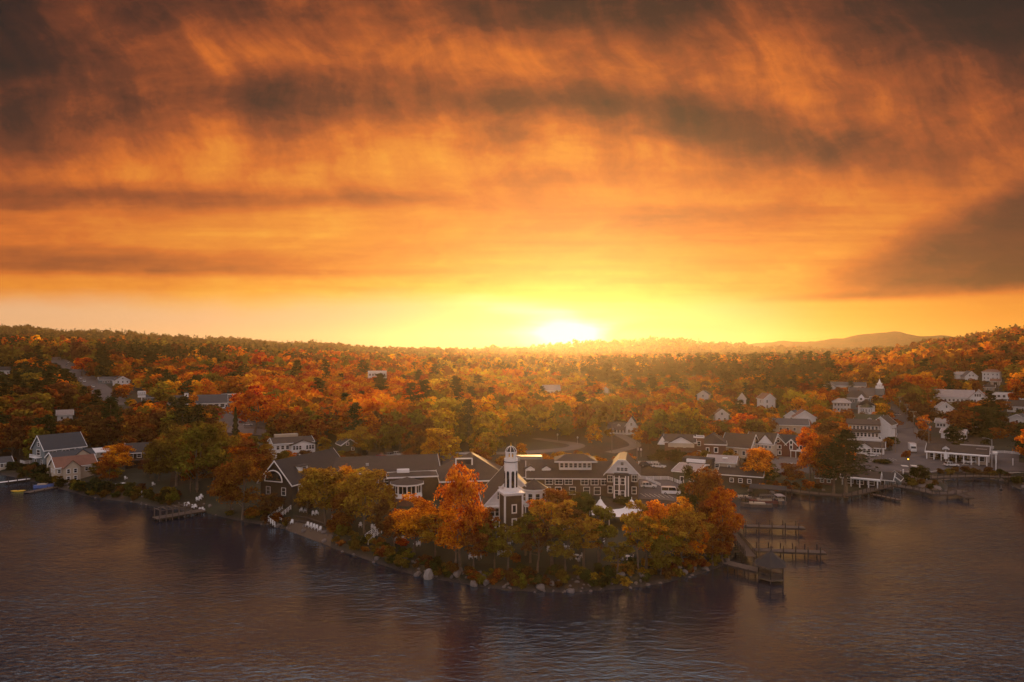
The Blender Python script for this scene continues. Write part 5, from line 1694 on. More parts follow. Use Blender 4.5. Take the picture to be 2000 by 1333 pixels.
lone(1140, 1112, 992, 74, 'ochre', S_, 'ochre birch between the round table and the forked birch', 'birch_tree', 1)
lone(1120, 1030, 958, 66, 'olive', N_, 'olive maple under the band of white windows', 'maple_tree', 5)
lone(1205, 1125, 1050, 50, 'olive', S_, 'olive birch on the bank below the tent', 'birch_tree', 2)
lone(1236, 1104, 1000, 34, 'ochre', S_, 'ochre birch crossing the right half of the tent', 'birch_tree', 0)
lone(1262, 1112, 990, 74, 'amber', S_, 'amber birch beside the straight gold birch', 'birch_tree', 1)
lone(1290, 1122, 1035, 54, 'olive', N_, 'low olive maple on the stony rim of the point', 'maple_tree', 4)
lone(1335, 1105, 1000, 74, 'ochre', N_, 'broad ochre maple on the point before the car park maples', 'maple_tree', 5)
lone(1365, 1100, 1005, 60, 'orange', N_, 'orange brown maple at the heart of the point', 'maple_tree', 2)
lone(1392, 1070, 965, 66, 'rust', N_, 'rust maple crowded under the great red orange maple', 'maple_tree', 0)
lone(1425, 1062, 985, 46, 'orange', N_, 'orange maple beside the gangway head', 'maple_tree', 3)
lone(770, 1070, 1000, 50, 'rust', N_, 'small rust maple above the bank scrub near the railed steps', 'maple_tree', 1)
lone(838, 1060, 985, 52, 'rust', N_, 'rust maple under the rotunda right of the orange maple', 'maple_tree', 0)
lone(598, 1000, 958, 44, 'brown', N_, 'small brown maple against the lodge gable', 'maple_tree', 4)
lone(655, 1010, 925, 60, 'ochre', N_, 'ochre maple before the inn wing bay', 'maple_tree', 2)
lone(310, 940, 850, 64, 'olive', N_, 'olive oak leaning over the brown house roof', 'oak_tree', 4)
lone(250, 905, 850, 40, 'rust', MID, 'rust maple behind the round golden maple', 'maple_tree', 3)
lone(230, 926, 862, 68, 'amber', N_, 'round golden maple between the beige cottage and the brown house', 'maple_tree', 1)
lone(1480, 946, 868, 62, 'amber', N_, 'round amber maple before the pediment house', 'maple_tree', 1)
lone(1582, 948, 822, 64, 'orange', N_, 'tall red orange maple beside the red house parking lot', 'maple_tree', 2)
lone(1612, 946, 838, 66, 'rust', N_, 'deep rust maple beside the dark lakeside pine', 'maple_tree', 4)
lone(1545, 952, 900, 46, 'rust', N_, 'small rust maple over the shore boardwalk', 'maple_tree', 0)
lone(1505, 952, 905, 40, 'green', N_, 'small dark maple beside the amber maple', 'maple_tree', 3)
lone(1652, 976, 846, 84, 'dark green', P_, 'big dark lakeside pine with bare trunk on the boardwalk', 'pine_tree', 3)
lone(1628, 968, 868, 62, 'dark green', P_, 'second dark pine leaning beside the big lakeside pine', 'pine_tree', 1)
lone(460, 902, 796, 26, 'dark green', SPRUCE, 'narrow dark spruce by the parking lot', 'spruce_tree', 0)
lone(478, 904, 858, 52, 'green', N_, 'low green maple behind the narrow spruce', 'maple_tree', 2)
lone(524, 905, 862, 44, 'ochre', N_, 'small ochre maple beside the white house', 'maple_tree', 4)
lone(705, 888, 832, 74, 'ochre', N_, 'olive gold maple behind the inn wing', 'maple_tree', 3)
lone(862, 908, 876, 40, 'yellow', N_, 'little bright yellow maple behind the inn roof', 'maple_tree', 1)
lone(636, 893, 848, 36, 'ochre', N_, 'slim ochre maple beside the grey cottage', 'maple_tree', 2)
lone(498, 848, 752, 76, 'scarlet', MID, 'tall dark trunked scarlet maple over the parking lot', 'maple_tree', 5)
lone(408, 830, 796, 58, 'red', MID, 'pure red maple before the shop parking lot', 'maple_tree', 1)
lone(318, 800, 744, 46, 'ochre', MID, 'yellow green maple beside the twin panel sign', 'maple_tree', 3)
lone(376, 812, 762, 26, 'amber', MID, 'small amber maple hiding the middle of the long shop', 'maple_tree', 2)
lone(160, 735, 694, 38, 'scarlet', MID, 'bright red maple at the upper road bend', 'maple_tree', 0)
lone(1862, 905, 830, 0.1 + 40, 'dark green', MID, 'dark bushy maple behind the diner roof', 'maple_tree', 1, y=282)
lone(1990, 800, 735, 44, 'scarlet', MID, 'burning orange maple beside the motel', 'maple_tree', 2)
lone(1888, 790, 742, 22, 'amber', MID, 'small gold maple between the hill house and the long inn', 'maple_tree', 4, y=455)
lone(1720, 792, 738, 64, 'orange', MID, 'orange maple behind the steeple', 'maple_tree', 1, y=640 - 20)
lone(1885, 850, 800, 62, 'rust', MID, 'rust maple before the long roadside inn', 'maple_tree', 5)
lone(1925, 850, 788, 66, 'green', MID, 'dark green maple below the roadside inn gable', 'maple_tree', 0)
lone(1738, 852, 815, 40, 'rust', MID, 'rust maple beside the white gabled building on the street', 'maple_tree', 3, y=335)
lone(1690, 838, 778, 0.1 + 30, 'green', MID, 'dark green maple before the church wall', 'maple_tree', 2, y=430)
lone(1995, 905, 835, 40, 'dark green', P_, 'dark pine closing the frame beside the paved yard', 'pine_tree', 0, y=262)
lone(1455, 868, 805, 66, 'scarlet', MID, 'glowing red maple behind the steep roofed house', 'maple_tree', 1)
lone(1422, 858, 822, 40, 'rust', MID, 'rust maple behind the brick wing', 'maple_tree', 3)

# ------------------------------------------------------------------ which parts of the view stay open
KEEP = []          # (px, py, distance): spots the photo shows free of nearer trees
FOOT = []          # footprints
LAND = []          # landmarks for labels


def note_house(o):
    pts = []
    q = [o]
    while q:
        c = q.pop()
        q += list(c.children)
        if c.type == 'MESH' and c.name.split('.')[0] in ('wall', 'roof', 'shaft', 'veranda_wing', 'gable_front', 'gable_end', 'bow', 'third_storey', 'steeple', 'belfry', 'dome', 'rooftop_pavilion', 'canopy_roof', 'glazing'):
            m = c.matrix_world
            pts += [m @ Vector(b) for b in c.bound_box]
    if not pts:
        return
    xs = [p.x for p in pts]
    ys = [p.y for p in pts]
    zs = [p.z for p in pts]
    FOOT.append((min(xs) - 1.5, max(xs) + 1.5, min(ys) - 1.5, max(ys) + 1.5))
    y0 = min(ys)
    c = Vector(((min(xs) + max(xs)) / 2, (min(ys) + max(ys)) / 2, 0))
    qq = [pix(p) for p in pts]
    x0, x1 = min(a for a, b in qq), max(a for a, b in qq)
    t0, t1 = min(b for a, b in qq), pix(Vector((c.x, y0, gz(c.x, c.y))))[1]
    vis = 0.16 if o.name.split('.')[0] in ('wood_house', 'flat_roofed_hall', 'white_barn', 'gabled_white_house') else 0.58
    for i in range(7):
        for k in range(5):
            KEEP.append((x0 + (x1 - x0) * (i + .5) / 7, t0 + (t1 - t0) * vis * (k + .5) / 5, y0))
    LAND.append((o.name.split('.')[0], (x0 + x1) / 2, c.x, c.y))


bpy.context.view_layer.update()
for o in list(COL.objects):
    if o.parent is None and 'category' in o and not o.name.split('.')[0].endswith('tree'):
        note_house(o)
for pts in (((232, 792), (205, 772), (190, 760), (178, 750), (168, 742), (155, 733), (140, 722), (128, 715), (112, 706)),
            ((440, 830), (450, 815), (470, 840), (490, 835), (510, 840), (446, 800), (480, 825), (455, 840), (500, 845), (440, 845)),
            ((905, 882), (985, 882), (1060, 880), (1112, 875), (1126, 870), (1112, 866), (1080, 862), (1050, 858), (1140, 878), (1160, 880), (1180, 885), (1215, 878), (1240, 868), (1000, 872), (1040, 870)),
            ((1770, 905), (1784, 885), (1772, 858), (1760, 832), (1752, 810), (1742, 795), (1760, 880), (1740, 885), (1715, 893), (1790, 870), (1780, 845), (1765, 822)),
            ((1815, 905), (1850, 905), (1900, 905), (1950, 900), (1985, 900), (1700, 905), (1660, 915), (1690, 912), (1940, 885), (1975, 890), (1960, 870), (1985, 865)),
            ((1520, 915), (1545, 915), (1535, 900), (1560, 905), (1260, 950), (1290, 950), (1320, 960), (1300, 935), (1260, 930), (1330, 945), (1275, 915), (1290, 920)),
            ((770, 890), (745, 890), (780, 895), (720, 893), (650, 872), (280, 780), (276, 772), (275, 768)),
            ((1250, 905), (1270, 900), (1250, 885), (1290, 890), (1270, 880), (1215, 862), (1180, 860), (1735, 896), (1748, 900), (1765, 896), (1720, 902), (1780, 905), (1800, 900), (1960, 915), (1870, 850), (1900, 845), (1840, 830), (1890, 862))):
    for a, b in pts:
        q = at(a, b)
        KEEP.append((a, b, q.y))
        if a < 240 and b < 800:
            KEEP += [(a - 7, b, q.y), (a + 9, b, q.y), (a + 4, b - 6, q.y)]
KEEP = np.array(KEEP)
FOOT = np.array(FOOT)


forest()


# ------------------------------------------------------------------ the town's trees: the nearest as things, the deeper wood as one mass
def palette(px, pt, q):
    t = q.random()
    def pick(*opts):
        s = 0
        for nm, w in opts:
            s += w
            if t < s:
                return nm
        return opts[-1][0]
    if px < 230:
        if pt < 740:
            return pick(('dark green', .34), ('olive', .26), ('orange', .12), ('rust', .2), ('scarlet', .08))
        return pick(('olive', .30), ('brown', .28), ('rust', .2), ('ochre', .12), ('dark green', .10))
    if px < 520:
        return pick(('scarlet', .20), ('orange', .20), ('amber', .10), ('rust', .2), ('olive', .18), ('dark green', .12)) if pt < 785 else pick(('rust', .30), ('orange', .12), ('brown', .26), ('olive', .32))
    if px < 830:
        return pick(('scarlet', .34), ('orange', .32), ('amber', .12), ('rust', .14), ('olive', .08)) if pt < 785 else pick(('rust', .32), ('brown', .30), ('olive', .28), ('orange', .10))
    if px < 1130:
        return pick(('amber', .32), ('gold', .14), ('orange', .12), ('ochre', .22), ('olive', .14), ('rust', .06))
    if px < 1380:
        return pick(('amber', .22), ('ochre', .26), ('olive', .22), ('rust', .16), ('orange', .14))
    if px < 1600:
        return pick(('rust', .32), ('orange', .20), ('olive', .20), ('brown', .18), ('ochre', .10))
    if px < 1740:
        return pick(('orange', .30), ('rust', .28), ('olive', .18), ('brown', .12), ('amber', .12))
    if pt > 790:
        return pick(('green', .34), ('rust', .22), ('brown', .2), ('dark green', .14), ('orange', .10))
    return pick(('rust', .30), ('orange', .20), ('olive', .2), ('brown', .2), ('green', .10))


def town_trees():
    g = np.random.default_rng(21)
    q = random.Random(22)
    cand = []
    Y = 214.0
    while Y < 622:
        sp = 7.5 + max(0, Y - 330) * 0.007
        n = int(Y * 1.72 / sp)
        for i in range(n):
            y = Y + g.uniform(-.5, .5) * sp
            cand.append((((i + g.uniform(0.05, .95)) / n * 1.72 - .86) * y, y))
        Y += sp * 0.92
    C = np.array(cand)
    sd = np.where(C[:, 1] < 330, shore_dist(C[:, 0], C[:, 1]), 100)
    C = C[sd > 7]
    z = np.array([gz(x, y) for x, y in C])
    out = []
    taken = np.array(ALLTREES)
    for (x, y), zz in zip(C, z):
        px = 1000 + x / y * FPX
        if ((FOOT[:, 0] < x) & (x < FOOT[:, 1]) & (FOOT[:, 2] < y) & (y < FOOT[:, 3])).any():
            continue
        if (np.hypot(taken[:, 0] - x, taken[:, 1] - y) < 4.5).any():
            continue
        h = q.uniform(11.5, 20)
        if y < 300 and 1000 > px:
            h *= .85
        r = h * q.uniform(.36, .52)
        ok = False
        for shrink in (1.0, .75, .55, .4):
            hh, rr = h * shrink, r * max(shrink, .55)
            top = HORIZON + (CAM_H - zz - hh) / y * FPX
            bot = HORIZON + (CAM_H - zz) / y * FPX
            wpx = rr / y * FPX
            k = KEEP[KEEP[:, 2] > y - 2]
            if not ((np.abs(k[:, 0] - px) < wpx + 1.5) & (k[:, 1] > top - 1) & (k[:, 1] < bot + 1)).any():
                ok = True
                break
        if ok and hh > 4.2:
            out.append((x, y, zz, hh, rr, px, top))
    out.sort(key=lambda t: t[1])
    return out, q


TT, tq = town_trees()
near_n = 0
fill = []
landarr = LAND
groups = {}
SIZE_W = lambda h: 'small' if h < 9 else ('tall' if h > 14 else '')
for (x, y, zz, hh, rr, px, top) in TT:
    pine = (tq.random() < (.28 if (px > 1150 and px < 1640 and y > 430) else (.12 if px < 300 else .03))) and hh > 9
    colr = 'dark green' if pine else palette(px, top, tq)
    visible_front = y < 470
    if near_n < 262 and y < 400 and -30 < px < 2030:
        nm, lpx, lx, ly = min(landarr, key=lambda L: (L[2] - x) ** 2 + (L[3] - y) ** 2)
        dx_, dy_ = x - lx, y - ly
        rel = ('behind' if dy_ > 0 else 'in front of') if abs(dy_) > abs(dx_) else ('just right of' if dx_ > 0 else 'just left of')
        kind = 'pine_tree' if pine else ('oak_tree' if colr in ('olive', 'brown', 'green', 'dark green') else 'maple_tree')
        sz = SIZE_W(hh)
        lab = f"{sz + ' ' if sz else ''}{colr} {kind.replace('_tree', '')} {rel} the {nm.replace('_', ' ')}"
        if len(lab.split()) < 4:
            lab += ' wall'
        protos = PINE if pine else (NEAR if y < 235 else MID)
        nomh, nomr = (20, 4.4) if pine else (15, 5.6)
        tree(protos, kind, lab, (x, y, zz), hh * (1.25 if pine else 1), rr * 2, colr, lab + ' (alike)', nomh, nomr, None, 'tree', tq)
        near_n += 1
    else:
        fill.append((x, y, zz, hh * (1.25 if pine else 1.0), rr, colr, pine))
print('town trees', len(TT), 'as things', near_n)


def fill_woods():
    """the part of the wood behind the front rows joins the far woods"""
    g = np.random.default_rng(9)
    pr = []
    for s in range(6):
        V, F, C, r = crown_arrays(600 + s, 330, 0.92, **{**SHAPES[s], 'low': 1.0})
        pr.append(V)
    V, F, _ = pine_arrays(640, 640, 0.75, rad=4.4, low=3.0, levels=15)
    pr.append(V)
    VV, CC = [], []
    for (x, y, zz, hh, rr, colr, pine) in fill:
        A = pr[6] if pine else pr[g.integers(0, 6)]
        nomh, nomr = (20, 4.4) if pine else (15, 5.6)
        a = g.uniform(0, 6.283)
        sx, sz = rr / nomr, hh / nomh
        X = (A[:, 0] * math.cos(a) - A[:, 1] * math.sin(a)) * sx + x
        Yy = (A[:, 0] * math.sin(a) + A[:, 1] * math.cos(a)) * sx + y
        VV.append(np.stack([X, Yy, A[:, 2] * sz + zz], 1))
        CC.append(np.tile(np.array(HUES[colr]) * g.uniform(.8, 1.2), (len(A), 1)))
    V = np.vstack(VV)
    Cc = np.vstack(CC)
    old = bpy.data.objects['far_woods']
    me = old.data
    n0 = len(me.vertices)
    v0 = np.empty(n0 * 3, np.float32)
    me.vertices.foreach_get('co', v0)
    c0 = np.empty(n0 * 4, np.float32)
    me.attributes['Col'].data.foreach_get('color', c0)
    Vall = np.vstack([v0.reshape(-1, 3), V])
    Call = np.vstack([c0.reshape(-1, 4), np.hstack([Cc, np.ones((len(Cc), 1))])]).astype(np.float32)
    m2 = np_mesh('far_woods', Vall, np.arange(len(Vall)).reshape(-1, 4), M['forest'])
    a2 = m2.attributes.new('Col', 'FLOAT_COLOR', 'POINT')
    a2.data.foreach_set('color', Call.ravel())
    old.data = m2
    print('filled', len(fill))


fill_woods()


# ------------------------------------------------------------------ vehicles
def car_proto(L=4.6, W=1.85, H=1.65, kind='suv', body='car_white'):
    """parts list: (name, mesh, child list); x is the driving direction"""
    mb = MB()
    hl = L / 2
    zb, zs = 0.35, H * 0.56
    prof = [(-hl, zb + .1), (-hl + .15, zb), (hl - .15, zb), (hl, zb + .12), (hl, zs - .18), (hl - .25, zs - .04), (hl * .38, zs + .03), (-hl + .1, zs + .04), (-hl, zs - .1)]
    mb.extrude([(x, z) for x, z in prof][::-1], 'y', -W / 2, W / 2)
    if kind == 'suv':
        cab = [(-hl + .12, zs + .02), (hl * .36, zs + .02), (hl * .02, H - .04), (-hl * .2, H), (-hl + .55, H - .03)]
    elif kind == 'sedan':
        cab = [(-hl * .72, zs + .02), (hl * .40, zs + .02), (hl * .08, H - .03), (-hl * .35, H - .02)]
    else:
        cab = [(-hl + .02, zs + .02), (hl * .62, zs + .02), (hl * .40, H - .06), (hl * .2, H), (-hl + .08, H - .02)]
    n = len(cab)
    wi, wt = W / 2 - .06, W / 2 - .28 if kind != 'van' else W / 2 - .16
    top = max(z for x, z in cab)
    vs = []
    for s in (-1, 1):
        for x, z in cab:
            f = (z - zs) / (top - zs)
            vs.append((x, s * (wi * (1 - f) + wt * f), z))
    fs = [tuple(range(n)), tuple(range(2 * n - 1, n - 1, -1))] + [((i + 1) % n, i, n + i, n + (i + 1) % n) for i in range(n)]
    gl = MB().add(vs, fs)
    rf = MB()
    xr = [x for x, z in cab if z > zs + .3]
    rf.box((max(xr) + min(xr)) / 2, 0, H - .035, (max(xr) - min(xr)) + .06, 2 * wt + .06, .07)
    for x in ((min(xr) - .02, (max(xr) + min(xr)) / 2, max(xr) + .02)):
        for s in (-1, 1):
            rf.tube([(x + (.25 if x > .2 else 0), s * (wi + .01), zs), (x, s * (wt + .02), H - .01)], .05, 4)
    tyre = MB()
    r = .36
    m = 12
    ring = [(r * math.cos(2 * math.pi * k / m), r + r * math.sin(2 * math.pi * k / m)) for k in range(m)]
    tyre.extrude(ring, 'y', -.12, .12)
    rim = MB().extrude([(x * .58, r + (z - r) * .58) for x, z in ring], 'y', -.135, .135)
    return dict(body=mb.mesh('car_body', body), glass=gl.mesh('car_windows', 'glass'), roof=rf.mesh('car_roof', body), tyre=tyre.mesh('car_tyre', 'tyre'), rim=rim.mesh('car_rim', 'metal_grey'),
                head=MB().box(0, 0, 0, .08, .36, .2).mesh('headlight', 'trim'), tail=MB().box(0, 0, 0, .08, .3, .26).mesh('tail_lamp', 'car_red'), L=L, W=W, zs=zs)


CARS = {}


def car(kind_name, label, p, heading, kind='suv', body='car_white', group=None, L=4.6, H=1.65, parts=True):
    key = (kind, body, L)
    if key not in CARS:
        CARS[key] = car_proto(L, 1.85 if kind != 'van' else 2.0, H, kind, body)
    c = CARS[key]
    root = thing(kind_name, label, 'car' if kind != 'van' else 'van', (p.x, p.y, p.z + .16), heading, group)
    link('body', c['body'], root)
    link('window', c['glass'], root)
    link('car_roof', c['roof'], root)
    if parts:
        for sx in (-1, 1):
            for sy in (-1, 1):
                w = link('wheel', c['tyre'], root, (sx * c['L'] * .31, sy * (c['W'] / 2 - .08), 0))
                link('rim', c['rim'], w)
        for sy in (-1, 1):
            link('headlight', c['head'], root, (c['L'] / 2 - .02, sy * .66, c['zs'] - .36))
            link('tail_lamp', c['tail'], root, (-c['L'] / 2 + .02, sy * .7, c['zs'] - .36))
    return root


car('parked_car', 'white suv crossing the junction on the near lane', at(1858, 912), R(-4), 'suv', 'car_white')
car('parked_car', 'white suv on the far lane before the diner', at(1892, 906), R(176), 'suv', 'car_white')
car('parked_car', 'white suv parked by the inn gable on the forecourt', at(1267, 954), R(-12), 'suv', 'car_white')
car('parked_van', 'white passenger van parked on the forecourt behind the golden maples', at(1311, 967), R(-8), 'van', 'car_white', None, 5.6, 2.15)
car('parked_car', 'silver car under the golden maples at the forecourt edge', at(1334, 958), R(40), 'sedan', 'car_silver', None, 4.4, 1.45)
car('parked_car', 'white car by the wall above the forecourt', at(1287, 915), R(-30), 'suv', 'car_white')
car('parked_car', 'dark car on the upper inn car park beside the white fence', at(1262, 912), R(5), 'suv', 'car_dark')
car('parked_car', 'white pickup sized car in the inn car park behind the long roof', at(778, 891), R(25), 'suv', 'car_white')
car('parked_car', 'silver suv beside the white car behind the long inn roof', at(764, 893), R(25), 'suv', 'car_silver')
car('parked_car', 'red car behind the long inn roof', at(746, 894), R(10), 'sedan', 'car_red', None, 4.4, 1.45)
car('parked_car', 'silver sedan beside the little yellow maple', at(832, 899), R(15), 'sedan', 'car_silver', None, 4.4, 1.45)
car('parked_car', 'white car parked alone in the red house parking lot', at(1548, 914), R(0), 'sedan', 'car_white', None, 4.4, 1.45)
car('parked_car', 'white car turning out beside the hotel lodge', at(1702, 893), R(0), 'sedan', 'car_white', None, 4.4, 1.45)
car('parked_car', 'silver car high on the hill street by the church trees', at(1752, 812), R(95), 'suv', 'car_silver')
car('parked_car', 'blue car half hidden by trees below the hill road', at(198, 796), R(0), 'suv', 'car_blue')
ll = [at(x, y) for x, y in ((134, 709.5), (147, 737), (158, 741), (165, 747), (182, 757), (131, 716))]
for p_, lb_, hd, bd in zip(ll, ('white car cresting the climbing road', 'silver car passing the first orange maple on the climbing road', 'white car in the middle of the climbing road queue',
                                'white car second lowest on the climbing road', 'white car lowest on the climbing road', 'silver car at the upper fork of the climbing road'), (120, 122, 125, -55, 128, 120), ('car_white', 'car_silver', 'car_white', 'car_white', 'car_white', 'car_silver')):
    car('road_car', lb_, p_, R(hd), 'suv', bd)
lot = [(438, 806, 'white', 10), (446, 800, 'silver', 80), (452, 808, 'white', 20), (459, 797, 'dark', 90), (464, 803, 'silver', 80), (470, 799, 'white', 80), (432, 797, 'dark', 0), (441, 792, 'silver', 0), (455, 790, 'white', 0)]
for x, y, cname, hd in lot:
    car('parked_car', f'{cname} car among those parked at the strip shop', at(x, y), R(hd), 'suv' if hd else 'sedan', 'car_' + cname, f'{cname} cars at the strip shop', 4.6 if hd else 4.4, 1.65 if hd else 1.45)
car('parked_car', 'lime gold car on the big parking lot beside the spruce', at(470, 818), R(0), 'sedan', 'car_gold', None, 4.4, 1.45)
car('parked_car', 'dark car beside the lime gold car on the parking lot', at(476, 828), R(0), 'sedan', 'car_dark', None, 4.4, 1.45)
car('parked_car', 'white car by the guard rail under the dark scarlet maple', at(484, 832), R(20), 'sedan', 'car_white', None, 4.4, 1.45)
for i, x in enumerate((1248, 1254, 1266, 1276)):
    pass
# the box truck waiting at the junction
p = at(1782, 884)
tk = thing('box_truck', 'white box truck waiting at the street junction', 'truck', (p.x, p.y, p.z + .2), R(-112))
MB().box(-1.0, 0, .9, 4.6, 2.3, 2.6).build('cargo_box', 'car_white', tk)
MB().extrude([(1.35, .5), (3.1, .5), (3.15, 1.5), (2.6, 1.62), (2.15, 2.55), (1.35, 2.6)][::-1], 'y', -1.0, 1.0).build('cab', 'car_white', tk)
MB().add([(2.62, -.9, 1.66), (2.62, .9, 1.66), (2.2, .9, 2.5), (2.2, -.9, 2.5)], [(0, 1, 2, 3)]).build('windscreen', 'glass', tk)
MB().box(-.4, 0, .5, 5.6, 1.6, .38).build('chassis', 'metal_dark', tk)
for sx in (-2.2, 2.3):
    for sy in (-1, 1):
        w = link('wheel', CARS[('suv', 'car_white', 4.6)]['tyre'], tk, (sx, sy * .95, 0))
        link('rim', CARS[('suv', 'car_white', 4.6)]['rim'], w)
for sy in (-1, 1):
    MB().box(3.13, sy * .75, .9, .08, .35, .22).build('headlight', 'trim', tk)


# ------------------------------------------------------------------ poles, lamps and signs
def utility_pole(label, p, h, arms=1, guy=None, lamp=False, pale=False, turn=0.0):
    t = thing('utility_pole', label, 'utility pole', p, face_cam(p) + turn)
    MB().tube([(0, 0, -.5), (0, 0, h)], [.19, .13], 7).build('pole', 'metal_grey' if pale else 'pole', t)
    for a in range(arms):
        z = h - .5 - a * 1.0
        c = MB().box(0, -.16, z, 2.6, .12, .14).build('crossarm', 'pole', t)
        for x in (-1.15, -.5, .5, 1.15):
            MB().lathe([(.05, z + .14), (.08, z + .2), (.08, z + .34), (.03, z + .4)], 5, x, -.16).build('insulator', 'metal_grey', c)
    if not arms == 0 and h > 8:
        MB().lathe([(.26, h - 3.0), (.28, h - 2.2), (.2, h - 2.1)], 8, .38, 0).build('transformer', 'metal_grey', t)
    if guy:
        MB().tube([(0, 0, h * .82), guy], .06, 4).build('guy_wire', 'pole', t)
    if lamp:
        ar = MB().tube([(0, 0, h - .6), (-.9, -.3, h + .1), (-2.2, -.6, h + .35)], .07, 5).build('lamp_arm', 'metal_grey', t)
        MB().box(-2.5, -.68, h + .27, .7, .3, .14).build('lamp_head', 'metal_grey', ar)
    return t


def ph_(px, base, top):
    p = at(px, base)
    return p, (base - top) / FPX * p.y


for px, b, tpx, lb, kw in (
        (1244, 918, 863, 'wooden utility pole with crossarm behind the white gable end', {}),
        (1195, 884, 826, 'thin utility pole by the farm path junction', {}),
        (1358, 868, 818, 'utility pole rising behind the brick hall porch', {}),
        (1403, 897, 850, 'utility pole before the brick wing', {}),
        (1411, 862, 822, 'utility pole behind the steep roofed house', {}),
        (1757, 830, 775, 'uppermost utility pole on the hill street', {}),
        (1771, 838, 790, 'utility pole second from the top of the hill street', {}),
        (1784, 848, 803, 'utility pole third from the top of the hill street', {}),
        (1814, 888, 822, 'big leaning guyed utility pole beside the box truck', dict(guy=(-6.0, 2.5, .4))),
        (1749, 886, 836, 'utility pole on the hotel side of the street', {}),
        (1722, 895, 862, 'short utility pole before the hotel lodge lot', {}),
        (217, 868, 842, 'thin weathered pole behind the beige cottage', dict(arms=0)),
        (252, 880, 848, 'pale bare pole between the golden maple and the brown house', dict(arms=0)),
        (197, 785, 763, 'utility pole at the foot of the climbing road', {}),
        (98, 942, 912, 'stout timber post on the slope below the deck', dict(arms=0)),
        (1937, 915, 858, 'pale street lamp with long mast arm beside the canopy', dict(arms=0, lamp=True, pale=True)),
        (1950, 776, 745, 'utility pole on the hill before the motel', {}),
        (60, 706, 694, 'tall thin pole on the hilltop beside the road', dict(arms=0)),
        (1006, 882, 862, 'thin post on the green behind the tower', dict(arms=0)),
        (1600, 822, 795, 'utility pole among the rust trees beside the broad low gable', {})):
    p, h = ph_(px, b, tpx)
    utility_pole(lb, p, h, **kw)
def power_line(a, b, label):
    t = thing('power_line', label, 'power line')
    for off in (-.9, 0.0, .9):
        A, B = a + Vector((off, 0, 0)), b + Vector((off, 0, 0))
        pts = [A.lerp(B, k / 8) - Vector((0, 0, 1.1 * math.sin(math.pi * k / 8))) for k in range(9)]
        MB().tube(pts, .035, 4, 0, False).build('wire', 'metal_dark', t)


POLES = {o['label']: o for o in COL.objects if o.name.startswith('utility_pole')}
def pole_top(px, b, tpx):
    p, h = ph_(px, b, tpx)
    return p + Vector((0, 0, h - .2))
chain = [(1757, 830, 775), (1771, 838, 790), (1784, 848, 803), (1814, 888, 822)]
for (c0, c1, lb) in zip(chain[:-1], chain[1:], ('three sagging wires between the two uppermost street poles', 'three sagging wires between the middle street poles', 'three sagging wires down to the big leaning pole')):
    power_line(pole_top(*c0), pole_top(*c1), lb)
power_line(pole_top(1814, 888, 822), pole_top(1749, 886, 836), 'three wires crossing the street at the box truck')
power_line(pole_top(1244, 918, 863), pole_top(1195, 884, 826), 'three wires from the white gable end to the farm path')
power_line(pole_top(1358, 868, 818), pole_top(1411, 862, 822), 'three wires behind the brick hall')
for px, b, tpx, lb in ((1945, 925, 892, 'pale square post on the median by the street lamp'), (1810, 938, 916, 'white post on the lakeside green beside the round bush'),
                       (1764, 936, 918, 'short white post beside the grey kiosk path'), (1978, 910, 897, 'stubby white bollard past the median')):
    p, h = ph_(px, b, tpx)
    t = thing('post', lb, 'post', p, face_cam(p))
    MB().box(0, 0, -.3, .32, .32, h + .2).build('shaft', 'trim', t)
    MB().lathe([(.3, h - .1), (.3, h + .02), (.02, h + .25)], 4, 0, 0, R(45)).build('cap', 'trim', t)
p, h = ph_(1776, 936, 893)
t = thing('traffic_signal', 'slim rusty mast with a glowing amber signal at the junction', 'traffic light', p, face_cam(p))
MB().tube([(0, 0, -.3), (0, 0, h)], .1, 6).build('mast', 'pole', t)
sg = MB().box(-.35, -.1, h - 1.3, .4, .35, 1.2).build('signal_head', 'metal_dark', t)
MB().lathe([(.02, 0), (.24, .02), (.24, .1)], 8).build('lamp', 'amber_lamp', sg).matrix_local = Matrix.Translation((-.35, -.29, h - .7)) @ Matrix.Rotation(R(90), 4, 'X')
p, h = ph_(1847, 906, 880)
t = thing('road_sign', 'pale blue rectangular street sign on a post before the diner', 'sign', p, face_cam(p))
MB().tube([(0, 0, -.3), (0, 0, h)], .09, 6).build('post', 'trim', t)
MB().box(0, -.14, h - 3.2, 1.2, .12, 2.6).build('sign_panel', 'canvas', t)
p, h = ph_(277, 786, 764)
t = thing('roadside_sign', 'white twin panel roadside sign on a single post', 'sign', p, face_cam(p))
MB().box(0, 0, -.3, .5, .4, h * .55).build('post', 'trim', t)
MB().box(0, -.05, h * .42, 4.4, .35, h * .2).build('lower_panel', 'canvas', t)
up = MB().box(0, -.05, h * .68, 4.6, .35, h * .32).build('upper_panel', 'canvas', t)
bars = MB()
for k in range(4):
    bars.box(-1.5 + k, -.24, h * .76, .7, .02, h * .1)
bars.build('lettering_pattern', 'metal_grey', up)
for px, py, lb in ((735, 873, 'white lamp post among the olive maples behind the inn wing'), (717, 884, 'white globe lamp behind the grey cottage'), (1128, 868, 'white box sign at the drive bend'),
                   (1089, 862, 'white marker post on the green behind the inn'), (926, 886, 'white tall marker beside the inn hall roof'), (1252, 893, 'round white sign on the meadow above the car park'), (1799, 806, 'bright white lamp globe on the wooded street side')):
    p = at(px, py)
    t = thing('lamp_post', lb, 'lamp post', p, face_cam(p))
    MB().tube([(0, 0, -.3), (0, 0, 2.4)], .08, 6).build('post', 'metal_grey', t)
    MB().lathe([(.12, 2.4), (.34, 2.6), (.34, 3.1), (.1, 3.3)], 8).build('lamp_shade', 'trim', t)


